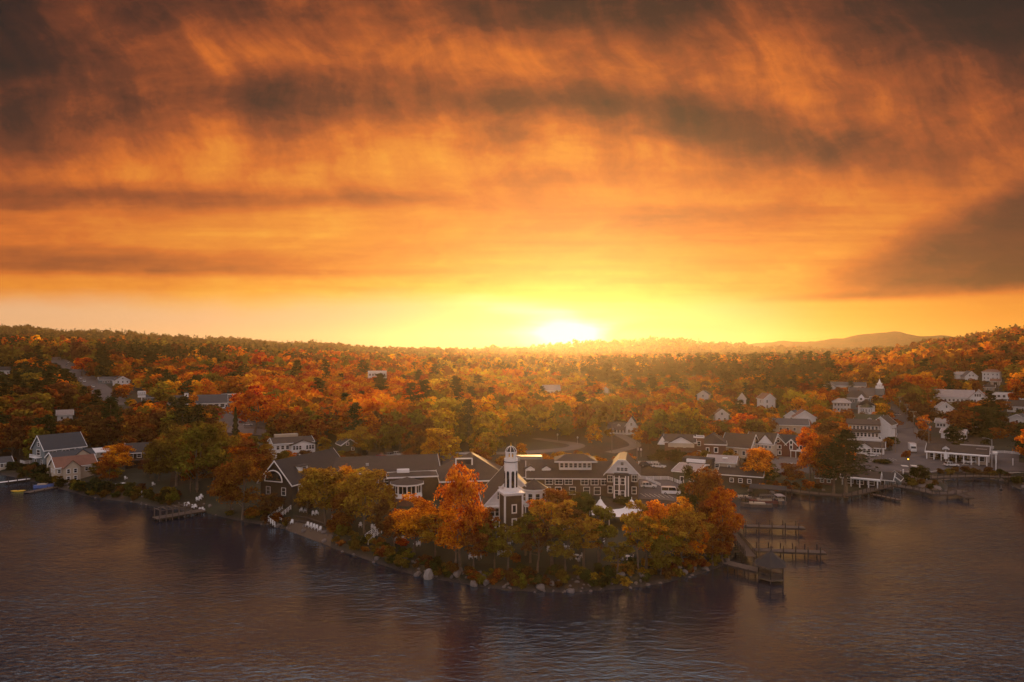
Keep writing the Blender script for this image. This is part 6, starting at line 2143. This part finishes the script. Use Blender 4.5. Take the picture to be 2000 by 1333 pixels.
# ------------------------------------------------------------------ white garden chairs
def chair_proto():
    s = MB()
    s.box(0, 0, .30, .62, .58, .05)
    for x in (-.33, .33):
        s.box(x, -.26, -.1, .07, .09, .62)
        s.box(x, .22, -.1, .07, .09, .45)
    b = MB()
    for k in range(5):
        x = -.24 + k * .12
        hgt = .78 - .06 * abs(k - 2)
        b.add([(x - .055, .26, .30), (x + .055, .26, .30), (x + .055, .31, .30), (x - .055, .31, .30), (x - .055, .46, .30 + hgt), (x + .055, .46, .30 + hgt), (x + .055, .51, .30 + hgt), (x - .055, .51, .30 + hgt)],
              [(3, 2, 1, 0), (4, 5, 6, 7), (0, 1, 5, 4), (1, 2, 6, 5), (2, 3, 7, 6), (3, 0, 4, 7)])
    b.box(0, .33, .5, .6, .05, .07)
    a = MB().box(0, -.02, .53, .13, .72, .04)
    return s.mesh('chair_seat', 'canvas'), b.mesh('chair_back', 'canvas'), a.mesh('chair_arm', 'canvas')


CHS, CHB, CHA = chair_proto()


def chair(px, py, label, group=None, turn=0.0):
    p = at(px, py)
    t = thing('garden_chair', label, 'chair', (p.x, p.y, p.z + .1), face_cam(p) + R(turn), group)
    t.scale = (1.0, 1.0, 1.0)
    link('seat', CHS, t)
    link('backrest', CHB, t)
    for x in (-.36, .36):
        link('armrest', CHA, t, (x, 0, 0))
    return t


def chairs(pts, label, turn=0.0, dx=None):
    for i, (x, y) in enumerate(pts):
        chair(x, y, label, label + ' (alike)' if len(pts) > 1 else None, turn + rng.uniform(-12, 12))


chairs([(246, 937)], 'white slatted chair alone on the slope under the round golden maple', 30)
chairs([(300, 949)], 'white slatted chair alone on the lawn below the brown house', 20)
chairs([(269, 968), (277, 967)], 'white slatted chair of the pair above the rock bank beside the beige cottage', 25)
chairs([(386, 979), (391, 977), (394, 973)], 'white slatted chair of the three on the lawn under the great oak', 30)
chairs([(362, 990), (368, 989)], 'white slatted chair of the first pair on the boat frame deck', 15)
chairs([(376, 994), (382, 993)], 'white slatted chair of the middle pair beside the boat frame deck', 15)
chairs([(391, 1000), (397, 999)], 'white slatted chair of the last pair at the end of the boat frame deck', 15)
chairs([(438, 966), (443, 965)], 'white slatted chair of the pair under the small rust maple', 15)
chairs([(588, 1000), (596, 1001)], 'white slatted chair of the pair above the low terrace walls', -10)
chairs([(612, 1007), (619, 1006)], 'white slatted chair of the pair before the golden ochre maple', 25)
chairs([(562, 1023), (570, 1024)], 'white slatted chair of the pair by the foot of the white stairs', -20)
chairs([(600, 1029), (606, 1031), (612, 1033), (618, 1035), (624, 1038)], 'white slatted chair in the row of five above the beach', -25)
chairs([(650, 1015)], 'white slatted chair alone beside the low rust maple', 0)
chairs([(728, 1034), (734, 1034), (740, 1034)], 'white slatted chair in the row of three above the lower railing', 20)
chairs([(704, 1030)], 'white slatted chair alone under the gold olive maple', 0)
chairs([(774, 1060), (788, 1058)], 'white slatted chair beside the flower bed under the orange maple', 10)
chairs([(811, 1068), (818, 1067)], 'white slatted chair of the pair on the lawn below the orange maple', -10)
chairs([(919, 1092), (928, 1092), (937, 1092)], 'white slatted chair in the row of three before the blazing maple', 0)
chairs([(1072, 1078)], 'white slatted chair beside the ochre birch', 20)
chairs([(1082, 1076)], 'white slatted chair with high back behind the ochre birch', -15)
chairs([(1178, 1062)], 'white slatted chair under the tent edge', 10)
chairs([(1331, 1060)], 'white slatted chair glimpsed under the golden maples', 10)

LTS = MB()
for k in range(5):
    LTS.box(0, -.7 + k * .35, .36, .62, .28, .05)
LTS.box(-.3, 0, .3, .06, 1.8, .08).box(.3, 0, .3, .06, 1.8, .08)
p = at(232, 949)
t = thing('sun_lounger', 'flat white sun bed on the slope below the lone chair', 'sun bed', (p.x, p.y, p.z + .1), face_cam(p) + R(-58))
t.scale = (2.0, 2.2, 1.4)
LTS.build('slatted_bed', 'canvas', t)
for sx in (-.28, .28):
    for sy in (-.8, .8):
        MB().box(sx, sy, -.1, .06, .06, .42).build('leg', 'canvas', t)


def garden_table(px, py, label, r=.62, n=4):
    p = at(px, py)
    t = thing('garden_table', label, 'table', (p.x, p.y, p.z + .08), face_cam(p))
    MB().lathe([(r, .70), (r + .02, .72), (r, .76)], 14).build('table_top', 'canvas', t)
    MB().lathe([(.34, -.1), (.08, .08), (.06, .7)], 8).build('pedestal', 'canvas', t)
    return t, p


for px, py, lb in ((1107, 1075, 'round white table with metal chairs behind the ochre birch'), (1125, 1092, 'round white table alone on the lawn before the forked birch'), (1225, 1094, 'round white table beside the straight gold birch')):
    t, p = garden_table(px, py, lb)
    for k in range(4):
        a = k * math.pi / 2 + .4
        q = p + Vector((1.15 * math.cos(a), 1.15 * math.sin(a), 0))
        s = thing('metal_chair', f'small white metal chair round the table: {lb.split(" ", 3)[3]}', 'chair', (q.x, q.y, gz(q.x, q.y) + .1), a - math.pi / 2, 'metal chairs ' + lb)
        MB().box(0, 0, .42, .42, .42, .04).build('seat', 'canvas', s)
        bk_ = MB().box(-.19, .2, .42, .04, .04, .5).box(.19, .2, .42, .04, .04, .5).box(0, .2, .86, .38, .04, .06).box(0, .2, .62, .38, .03, .05)
        bk_.build('backrest', 'canvas', s)
        for sx in (-.18, .18):
            for sy in (-.18, .18):
                MB().box(sx, sy, -.1, .04, .04, .52).build('leg', 'canvas', s)
p = at(1101, 1046)
t = thing('picnic_umbrella', 'closed pale umbrella table on the lawn before the gallery wing', 'umbrella', p)
MB().tube([(0, 0, -.2), (0, 0, 2.6)], .05, 6).build('pole', 'trim', t)
MB().lathe([(1.6, 1.9), (.8, 2.35), (.05, 2.7)], 8).build('canopy', 'canvas', t)

# ------------------------------------------------------------------ the big white tent
p = at_y(1203, 163)
t = thing('marquee_tent', 'big white peaked marquee tent on the lawn behind the birches', 'tent', (p.x, p.y, p.z), face_cam(p) + R(6))
g = 24
vs, fs = [], []
Lx, Ly = 12.0, 8.0
for i in range(g + 1):
    for j in range(g // 2 + 1):
        a, b = -1 + 2 * i / g, -1 + 4 * j / g
        pk = max(math.exp(-abs(a - c) * 3.6) for c in (-.62, .62)) * math.exp(-abs(b) * 1.4)
        sag = .55 * (1 - a * a) * abs(b) ** 2
        vs.append((a * Lx / 2, b * Ly / 2, 2.6 + 3.6 * pk - sag * .4))
m = g // 2 + 1
for i in range(g):
    for j in range(g // 2):
        fs.append((i * m + j, (i + 1) * m + j, (i + 1) * m + j + 1, i * m + j + 1))
MB().add(vs, fs).build('canopy', 'canvas', t)
for x in (-6, -2, 2, 6):
    for y in (-4, 4):
        MB().tube([(x, y, -.3), (x * .99, y * .98, 2.75)], .07, 6).build('pole', 'trim', t)
for x in (-3.72, 3.72):
    MB().tube([(x, 0, -.3), (x, 0, 6.35)], .09, 6).build('mast', 'trim', t)


# ------------------------------------------------------------------ stairs and railings on the bank
def rail_run(mb, a, b, h=1.0, post=1.3, r=.07):
    n = max(1, int((b - a).length / post))
    for i in range(n + 1):
        q = a.lerp(b, i / n)
        mb.box(q.x, q.y, q.z - .3, .14, .14, h + .35)
    for z in (h, h * .6, h * .22):
        mb.tube([a + Vector((0, 0, z)), b + Vector((0, 0, z))], r, 4)


def stairway(label, pts, width=1.8, treads='timber', mat='trim'):
    t = thing('stairs', label, 'stairs')
    P = [q + Vector((0, 0, .25)) for q in pts]
    for k in range(len(P) - 1):
        a, b = P[k], P[k + 1]
        d = (b - a)
        side = Vector((-d.y, d.x, 0)).normalized() * width / 2
        st_ = MB()
        n = max(3, int(d.length / .34))
        for i in range(n):
            q = a.lerp(b, (i + .5) / n)
            st_.box(q.x, q.y, q.z - .1, width, .36, .1, 0, math.atan2(side.y, side.x))
        st_.build('flight', treads, t)
        for s in (-1, 1):
            mb = MB()
            rail_run(mb, a + side * s, b + side * s)
            mb.build('railing', mat, t)
    return t


stairway('white railed stairs doglegging down to the water by the wide rust maple', [at(560, 996), at(533, 1018), at(546, 1028)], 2.4)
stairway('white railed steps on the bank below the three chairs', [at(747, 1036), at(724, 1052), at(712, 1064)], 1.7)
def fence(label, pts, h=1.0, mat='trim', kind='railing_fence', slats=True):
    t = thing(kind, label, 'fence')
    for a, b in zip(pts[:-1], pts[1:]):
        n = max(1, int((b - a).length / 2.2))
        for i in range(n):
            q0, q1 = a.lerp(b, i / n), a.lerp(b, (i + 1) / n)
            q0 = Vector((q0.x, q0.y, gz(q0.x, q0.y)))
            q1 = Vector((q1.x, q1.y, gz(q1.x, q1.y)))
            MB().box(q0.x, q0.y, q0.z - .3, .16, .16, h + .4).build('post', mat, t)
            mb = MB()
            for z in ((h, h * .75, h * .5, h * .25) if slats else (h, h * .55)):
                mb.tube([q0 + Vector((0, 0, z)), q1 + Vector((0, 0, z))], .07 if slats else .05, 4)
            mb.build('rail_panel', mat, t)
    return t


fence('white board fence along the upper car park edge behind the white gable', [at(1247, 908), at(1285, 908)], 1.2)
fence('white rail fence curving down the forecourt to the long boat shed', [at(1246, 936), at(1262, 938), at(1305, 938), at(1332, 948)], 1.1)
fence('low white fence beside the parked suv', [at(1262, 938), at(1290, 950)], 0.8)
fence('long pale guard rail along the paved yard past the canopy', [at(1936, 886), at(1962, 886), at(2005, 890)], 1.0)
fence('timber guard rail under the scarlet maple on the parking lot edge', [at(478, 838), at(505, 838), at(524, 841)], 1.0, 'timber')
fence('white railed garden terrace by the foot of the tower', [at(972, 1086), at(1000, 1086)], 1.1)
fence('white railing before the tower door', [at(978, 1070), at(998, 1070)], 1.1)
fence('low pale fence beside the drive behind the inn hall', [at(880, 888), at(925, 888)], .7)
fence('low timber terrace edge above the row of five chairs', [at(575, 1010), at(600, 1013), at(632, 1024)], .4, 'timber')
fence('lower timber terrace edge behind the row of five chairs', [at(570, 1018), at(600, 1022), at(630, 1031)], .4, 'timber')
# timber deck with white rails by the grey house
dk = at(68, 912)
t = thing('sun_deck', 'raised timber deck with white rails beside the grey house', 'deck', (dk.x, dk.y, dk.z), face_cam(dk) + R(18))
MB().box(0, 2, 1.2, 6.5, 4.5, .25).build('deck_boards', 'timber', t)
rl_ = MB()
for (x0, y0, x1, y1) in ((-3.2, -.2, 3.2, -.2), (-3.2, -.2, -3.2, 4.2)):
    rail_run(rl_, Vector((x0, y0, 1.45)), Vector((x1, y1, 1.45)), 1.0)
rl_.build('railing', 'trim', t)
for x in (-3, 0, 3):
    MB().box(x, 0, -1, .3, .3, 2.2).build('post', 'trim', t)


# ------------------------------------------------------------------ docks
def dock(label, a, b, width, z=1.0, mat='timber', posts=4, tall=0.0, kind='dock', step=None):
    """a plank deck on piles between two points at height z"""
    a, b = Vector((a.x, a.y, 0)), Vector((b.x, b.y, 0))
    d = b - a
    L = d.length
    t = thing(kind, label, 'dock', a, math.atan2(d.y, d.x))
    dk_ = MB()
    n = max(2, int(L / .5))
    for i in range(n):
        dk_.box((i + .5) * L / n, 0, z - .12, L / n - .04, width, .12)
    dk_.build('plank_deck', mat, t)
    MB().box(L / 2, -width / 2 + .1, z - .42, L, .14, .29).box(L / 2, width / 2 - .1, z - .42, L, .14, .29).build('beam', 'timber_dark', t)
    for i in range(posts):
        x = L * (i + .5) / posts
        for s in (-1, 1):
            MB().tube([(x, s * (width / 2 + .08), -3.2), (x, s * (width / 2 + .08), z + tall)], .13, 6).build('pile', 'timber_dark', t)
    return t


ZD = 1.35
dock('far finger dock with tall piles beside the marina', at(1442, 1026, ZD), at(1570, 1030, ZD), 2.2, ZD, 'timber', 5, 1.3)
for k in range(4):
    q = at(1466 + k * 28, 1041, 0)
dock('near finger dock with tall piles behind the gazebo', at(1468, 1073, ZD), at(1611, 1078, ZD), 2.2, ZD, 'timber', 6, 1.3)
dock('long low jetty beside the near rail by the great red maple', at(1418, 1098, 1.5), at(1500, 1118, 1.5), 2.6, 1.5, 'timber', 4, .1)
gw_ = dock('sloping gangway down to the two finger docks', at(1431, 1040, 2.0), at(1466, 1088, 1.6), 2.3, 1.75, 'timber', 3, 0.0, 'gangway')
mb = MB()
LL = (at(1431, 1040, 2.0) - at(1466, 1088, 1.6)).length
for s in (-1.1, 1.1):
    mb2 = MB()
    rail_run(mb2, Vector((0, s, 1.75)), Vector((LL, s, 1.75)), 1.05, 1.5, .05)
    mb2.build('railing', 'timber_dark', gw_)
stairway('short timber steps joining the point to the gangway', [at(1428, 1082), at(1448, 1078, 1.6)], 1.6, 'timber', 'timber')
# gazebo
gp = at(1505, 1124, 0.9)
t = thing('gazebo', 'hexagonal timber gazebo with dark shingled roof on piles over the water', 'gazebo', (gp.x, gp.y, -0.45), face_cam(gp))
MB().lathe([(2.75, .95), (2.75, 1.25)], 6, 0, 0, R(30)).build('floor_deck', 'timber', t)
for k in range(6):
    a = k * math.pi / 3 + R(30)
    MB().tube([(2.55 * math.cos(a), 2.55 * math.sin(a), -3), (2.55 * math.cos(a), 2.55 * math.sin(a), 3.7)], .11, 6).build('post', 'timber_dark', t)
    a2 = a + math.pi / 3
    A, B = Vector((2.5 * math.cos(a), 2.5 * math.sin(a), 0)), Vector((2.5 * math.cos(a2), 2.5 * math.sin(a2), 0))
    rr_ = MB()
    for z in (2.15, 1.45):
        rr_.tube([A + Vector((0, 0, z)), B + Vector((0, 0, z))], .06, 4)
    for j in range(9):
        q = A.lerp(B, (j + .5) / 9)
        rr_.box(q.x, q.y, 1.25, .06, .06, .9)
    rr_.tube([A + Vector((0, 0, 3.3)), B + Vector((0, 0, 3.3))], .07, 4)
    rr_.build('railing_panel', 'timber', t)
MB().lathe([(3.25, 3.6), (3.15, 3.75), (1.3, 5.2), (.25, 5.9), (.05, 6.3)], 6, 0, 0, R(30)).build('roof', 'roof_dark', t)
MB().lathe([(3.28, 3.5), (3.28, 3.66)], 6, 0, 0, R(30)).build('eave', 'timber', t)

# the timber boat frame at the western lawn
fp = [at(302, 1012, .9), at(398, 996, .9)]
fr = dock('timber boat frame with open post arbour and decked end', fp[0], fp[1], 3.4, .9, 'timber', 6, 0.0, 'mooring_dock')
Lf = (fp[1] - fp[0]).length
for i in range(6):
    x = Lf * (i + .4) / 8
    for y in (-1.8, 1.8):
        MB().tube([(x, y, -2.5), (x, y, 3.0)], .12, 6).build('post', 'timber', fr)
    MB().box(x, 0, 3.0, .16, 4.4, .2).build('cross_beam', 'timber', fr)
for y in (-1.8, 1.8):
    MB().box(Lf * .38, y, 2.8, Lf * .66, .16, .2).build('top_beam', 'timber', fr)
dock('white jetty running out from the cream boathouse', at(-30, 946, .8), at(58, 935, .8), 1.6, .8, 'canvas', 5, .9)
dock('grey swim raft with pale edge off the beige cottage', at(52, 962, .4), at(108, 951, .4), 2.6, .4, 'timber', 3, .3)
ky = at(36, 960, .15)
t = thing('kayak', 'yellow kayak tied beside the swim raft', 'kayak', ky, R(14))
MB().tube([(-2.2, 0, .25), (-1.2, 0, .12), (0, 0, .08), (1.2, 0, .12), (2.2, 0, .25)], [.03, .27, .34, .27, .03], 8).build('hull', 'yellow', t)
MB().lathe([(.3, .34), (.34, .44), (.26, .46)], 10).build('cockpit_rim', 'metal_dark', t)
dock('low slanting dock below the porch kiosk', at(1703, 965, .7), at(1757, 976, .7), 1.6, .7, 'timber', 6, .5)


def boardwalk(label, pix_pts, width, z, mat='timber', rail=True):
    pts = [at(x, y, z) for x, y in pix_pts]
    t = thing('boardwalk', label, 'boardwalk')
    for a, b in zip(pts[:-1], pts[1:]):
        d = b - a
        L = d.length
        rz = math.atan2(d.y, d.x)
        mb = MB()
        n = max(1, int(L / .6))
        for i in range(n):
            q = a.lerp(b, (i + .5) / n)
            mb.box(q.x, q.y, z - .14, L / n - .03, width, .14, 0, rz)
        mb.build('plank_deck', mat, t)
        nrm = Vector((-d.y, d.x, 0)).normalized() * (width / 2)
        sk = MB().tube([a - nrm + Vector((0, 0, -.3)), b - nrm + Vector((0, 0, -.3))], .16, 4)
        sk.build('fascia_beam', 'timber_dark', t)
        for i in range(max(1, int(L / 4))):
            q = a.lerp(b, (i + .5) / max(1, int(L / 4))) - nrm * .9
            MB().tube([(q.x, q.y, -3), (q.x, q.y, z - .1)], .16, 6).build('pile', 'timber_dark', t)
        if rail:
            r_ = MB()
            rail_run(r_, a - nrm * .95, b - nrm * .95, 1.05, 2.4, .045)
            r_.build('railing', 'timber_dark', t)
    return t


boardwalk('long curving shore boardwalk from the marina to the dark pines', [(1532, 956), (1565, 960), (1600, 964), (1645, 967), (1668, 964), (1700, 956), (1742, 947)], 2.6, 1.5)
boardwalk('angular pier boardwalk round the lakeside green', [(1742, 947), (1790, 955), (1828, 964), (1858, 963), (1880, 958)], 3.0, 1.5)
boardwalk('plank bridge along the far bank of the inlet', [(1800, 934), (1850, 931), (1910, 929), (1950, 931), (2010, 932)], 2.4, 2.0)
boardwalk('square pier head at the end of the angular pier', [(1866, 966), (1882, 966)], 9.0, 1.4, 'timber_dark', False)


# ------------------------------------------------------------------ boats
def boat(kind, label, p, heading, L=7.5, W=2.4, canopy=True, hull='canvas', top='red_siding'):
    t = thing(kind, label, 'boat', (p.x, p.y, 0), heading)
    st_ = [(-L / 2, W / 2 * .9, .0), (-L * .2, W / 2, 0), (L * .15, W / 2 * .96, 0), (L * .38, W / 2 * .6, .12), (L / 2, .05, .3)]
    vs, fs = [], []
    for x, w, up in st_:
        vs += [(x, -w, .85 + up), (x, -w * .72, -.3), (x, w * .72, -.3), (x, w, .85 + up)]
    for i in range(len(st_) - 1):
        for k in range(3):
            fs.append((i * 4 + k, i * 4 + k + 1, i * 4 + k + 5, i * 4 + k + 4))
        fs.append((i * 4 + 3, i * 4, i * 4 + 4, i * 4 + 7))
    fs.append((0, 3, 2, 1))
    fs.append((16, 17, 18, 19))
    MB().add(vs, fs).build('hull', hull, t)
    MB().box(-.4, 0, .88, L * .5, W * .62, .4).build('seat', 'beige', t)
    MB().add([(.9, -W * .36, .9), (.9, W * .36, .9), (.5, W * .3, 1.6), (.5, -W * .3, 1.6)], [(0, 1, 2, 3)]).build('windscreen', 'glass', t)
    if canopy:
        MB().extrude([(-W * .48, 2.2), (W * .48, 2.2), (W * .4, 2.42), (0, 2.5), (-W * .4, 2.42)], 'x', -L * .36, L * .12).build('canopy', top, t)
        for x in (-L * .34, L * .1):
            for s in (-1, 1):
                MB().tube([(x, s * W * .44, .8), (x, s * W * .44, 2.25)], .04, 5).build('canopy_pole', 'metal_grey', t)
    MB().box(-L / 2 - .2, 0, .1, .4, .5, 1.1).build('outboard_motor', 'metal_dark', t)
    return t


boat('motor_boat', 'long open motor boat moored nearest the great red maple', at(1476, 990, 0), R(170), 8.5, 2.5, False, 'timber')
boat('pontoon_boat', 'dark red canopied boat in the middle of the marina', at(1490, 983, 0), R(172), 8.0, 2.6, True, 'red_siding', 'roof_dark')
boat('pontoon_boat', 'pale canopied boat at the outer end of the marina', at(1521, 982, 0), R(90), 6.5, 2.5, True, 'timber', 'roof_pale')
boat('motor_boat', 'small pale boat half under the red orange maple', at(1448, 976, 0), R(165), 6.0, 2.2, False, 'roof_pale')
boat('motor_boat', 'blue covered boat on the swim raft', at(86, 951, .2), R(20), 5.5, 2.0, False, 'blue')
dock('marina dock behind the moored boats', at(1446, 972, 1.0), at(1530, 974, 1.0), 2.0, 1.0, 'timber', 5, .8)
# marina roof
p = at(1500, 973, 0)
t = thing('boat_shelter', 'low dark boat shelter roof on posts over the marina', 'shelter', (p.x, p.y, 0), face_cam(p) + R(-4))
MB().extrude([(-2.6, 3.0), (2.6, 3.0), (2.6, 3.15), (0, 4.0), (-2.6, 3.15)], 'x', -5.2, 5.2).build('roof', 'roof_dark', t)
for x in (-5, 0, 5):
    for y in (-2.4, 2.4):
        MB().tube([(x, y, -3), (x, y, 3.05)], .12, 6).build('post', 'timber_dark', t)
for i, (px, py) in enumerate(((1955, 957),)):
    q = at(px, py, 0)
    t = thing('mooring_buoy', 'small dark mooring buoy on the inlet water', 'buoy', (q.x, q.y, 0))
    MB().lathe([(.1, -.4), (.45, -.1), (.5, .25), (.3, .5), (.05, .6)], 10).build('float', 'roof_dark', t)
    MB().tube([(0, 0, .5), (0, 0, 1.5)], .05, 5).build('pole', 'metal_grey', t)


# ------------------------------------------------------------------ rocks and shrubs along the water
def rock_proto(seed):
    import bmesh
    q = random.Random(seed)
    bm = bmesh.new()
    bmesh.ops.create_icosphere(bm, subdivisions=2, radius=1.0)
    ax = [Vector((q.gauss(0, 1), q.gauss(0, 1), q.gauss(0, 1))).normalized() for _ in range(7)]
    cut = [q.uniform(.55, .9) for _ in ax]
    for v in bm.verts:
        for a, c in zip(ax, cut):
            d = v.co.dot(a)
            if d > c:
                v.co -= a * (d - c) * .85
        v.co *= q.uniform(.94, 1.06)
    me = bpy.data.meshes.new('rock')
    bm.to_mesh(me)
    bm.free()
    me.materials.append(M['rock'])
    return me


ROCKS = [rock_proto(i) for i in range(6)]
seg = np.cumsum([0] + [np.linalg.norm(b - a) for a, b in zip(shore_xy[:-1], shore_xy[1:])])
STRETCH = [(60, 345, 'rim stone under the beige cottage and brown house', 26), (345, 560, 'rim stone below the wide rust maple', 16), (560, 700, 'rim stone along the little beach', 20), (700, 838, 'rim stone between the steps and the big boulder', 26),
           (838, 985, 'rim stone below the blazing orange maple', 46), (985, 1130, 'rim stone below the tower birches', 46), (1130, 1270, 'rim stone below the white tent', 40), (1270, 1440, 'rim stone round the tip of the point', 44),
           (1690, 1850, 'rim stone of the lakeside green', 16), (1850, 2000, 'rim stone along the inlet bank', 20)]
sh_px = np.array([p_[0] for p_ in SHORE], float)
for x0, x1, lb, n in STRETCH:
    for i in range(n):
        for _ in range(30):
            k = rng.randrange(len(shore_xy) - 1)
            a, b = shore_xy[k], shore_xy[k + 1]
            f = rng.random()
            q = a + (b - a) * f
            px = 1000 + q[0] / q[1] * FPX
            if x0 <= px <= x1 and not (1425 < px < 1445 and q[1] > 150):
                break
        d = b - a
        nrm = np.array([-d[1], d[0]]) / (np.linalg.norm(d) + 1e-9)
        off = rng.uniform(-.2, 3.8)
        q = q + nrm * off * (1 if shore_dist(np.array([q[0] + nrm[0]]), np.array([q[1] + nrm[1]]))[0] > 0 else -1)
        s = rng.uniform(.16, .42) if rng.random() < .85 else rng.uniform(.5, .85)
        o = link('shore_rock', ROCKS[rng.randrange(6)], None, (q[0], q[1], max(gz(q[0], q[1]), -.1) + s * .22), rng.uniform(0, 6.28))
        o.scale = (s * rng.uniform(.9, 1.4), s * rng.uniform(.8, 1.2), s * rng.uniform(.7, 1.05))
        tag(o, 'grey ' + lb, 'rock', lb)
bo = link('boulder', rock_proto(77), None, at(838, 1131) + Vector((0, 0, .75)), .4)
bo.data.materials[0] = M['boulder']
bo.scale = (1.05, .9, 1.5)
tag(bo, 'big pale upright boulder standing at the water edge', 'boulder')
b2 = link('boulder', rock_proto(78), None, at(817, 1122) + Vector((0, 0, .2)), 1.0)
b2.scale = (.8, .6, .55)
tag(b2, 'low grey boulder beside the big upright one', 'boulder')


def shrub(px, py, w, h, colour, label, group=None):
    p = at(px, py)
    k = p.y / FPX
    o = link('shrub', BUSH[rng.randrange(4)], None, p, rng.uniform(0, 6.28))
    o.scale = (w * k / 2.9, w * k / 2.9, h * k / 2.0)
    o.color = (*hue(colour, rng), 1)
    return tag(o, label, 'shrub', group)


BANDS = [  # stretch of bank: photo columns, rows above the shore, colours, count, label
    (205, 345, -26, -6, ('green', 'olive', 'brown'), 26, 'scrub on the slope between the cottage and the boat frame'),
    (100, 215, -24, -4, ('dark green', 'green', 'olive'), 30, 'scrub below the beige cottage'),
    (5, 110, -24, -3, ('dark green', 'green', 'brown'), 26, 'scrub between the boathouse and the grey house'),
    (430, 560, -24, -5, ('rust', 'brown', 'olive'), 16, 'undergrowth below the wide rust maple'),
    (640, 760, -40, -8, ('green', 'olive', 'rust'), 26, 'bank scrub between the beach and the boulder'),
    (760, 880, -34, -6, ('green', 'olive', 'brown'), 26, 'bank scrub above the big boulder'),
    (880, 1010, -30, -6, ('rust', 'brown', 'olive'), 26, 'bank scrub below the blazing maple'),
    (1010, 1150, -36, -6, ('olive', 'green', 'brown'), 30, 'bank scrub below the tower birches'),
    (1150, 1290, -40, -6, ('olive', 'ochre', 'green'), 32, 'bank scrub below the tent'),
    (1290, 1430, -52, -6, ('brown', 'rust', 'olive'), 38, 'bank scrub on the tip of the point'),
    (1450, 1600, -18, -4, ('rust', 'orange', 'brown'), 22, 'scrub behind the shore boardwalk'),
    (1770, 1990, -14, -6, ('brown', 'green', 'olive'), 22, 'low planting beside the inlet bridge')]
for x0, x1, r0, r1, cols, n, lb in BANDS:
    for i in range(n):
        px = rng.uniform(x0, x1)
        base = np.interp(px, sh_px[:41], np.array([p_[1] for p_ in SHORE], float)[:41]) if px < 1440 else np.interp(px, sh_px[43:], np.array([p_[1] for p_ in SHORE], float)[43:])
        c = cols[rng.randrange(len(cols))]
        w = rng.uniform(14, 30) * (1.0 if px < 1440 else .7)
        shrub(px, base + rng.uniform(r0, r1), w, w * rng.uniform(.55, .85), c, f'{c} {lb}', f'{c} {lb}')
shrub(1793, 936, 34, 26, 'green', 'large round bush on the lakeside green beside the white post')
shrub(1770, 938, 22, 12, 'dark green', 'low dark hedge bush left of the round bush')
for px, py, w, h, c, lb in ((1720, 905, 40, 10, 'green', 'clipped low hedge before the hotel lodge lot'), (1090, 1022, 60, 40, 'green', 'broad dark shrub under the gallery wing'), (1150, 1005, 50, 34, 'olive', 'olive shrub beside the dark shrub under the gallery wing'),
                            (1215, 985, 40, 16, 'green', 'dark shrub at the foot of the white bay'), (960, 1075, 40, 26, 'olive', 'olive shrub before the gable house balconies'), (860, 1040, 50, 30, 'brown', 'brown shrub under the rotunda'),
                            (690, 990, 60, 36, 'brown', 'brown shrub before the inn wing bay'), (600, 975, 46, 40, 'brown', 'brown shrub against the lodge wall'), (1010, 1095, 30, 14, 'rust', 'rust flower bush beside the tower railing'),
                            (785, 1064, 34, 12, 'scarlet', 'pink red flower bush under the orange maple'), (1300, 900, 60, 24, 'green', 'dark hedge behind the upper car park'), (1330, 905, 40, 26, 'green', 'tall hedge beside the long boat shed'),
                            (1470, 925, 60, 30, 'brown', 'brown hedge before the pediment house'), (1770, 895, 18, 16, 'rust', 'flowering bush at the junction corner'), (1850, 898, 60, 10, 'green', 'low planting before the diner'), (1900, 850, 60, 30, 'dark green', 'dark thicket behind the diner')):
    shrub(px, py, w, h, c, lb)


# ------------------------------------------------------------------ the evening air
def haze_box():
    m, nt, b = new_mat('haze')
    nt.nodes.remove(b)
    pv = nt.nodes.new('ShaderNodeVolumePrincipled')
    pv.inputs['Color'].default_value = (1.0, 0.82, 0.55, 1)
    pv.inputs['Density'].default_value = HAZE
    pv.inputs['Anisotropy'].default_value = 0.76
    nt.links.new(pv.outputs[0], nt.nodes['Material Output'].inputs['Volume'])
    o = MB().box(0, 1950, -5.0, 10600, 4800, 168).build('haze', m)
    o['kind'] = 'stuff'
    o.visible_shadow = True
    return o


HAZE = 0.000060
haze_box()
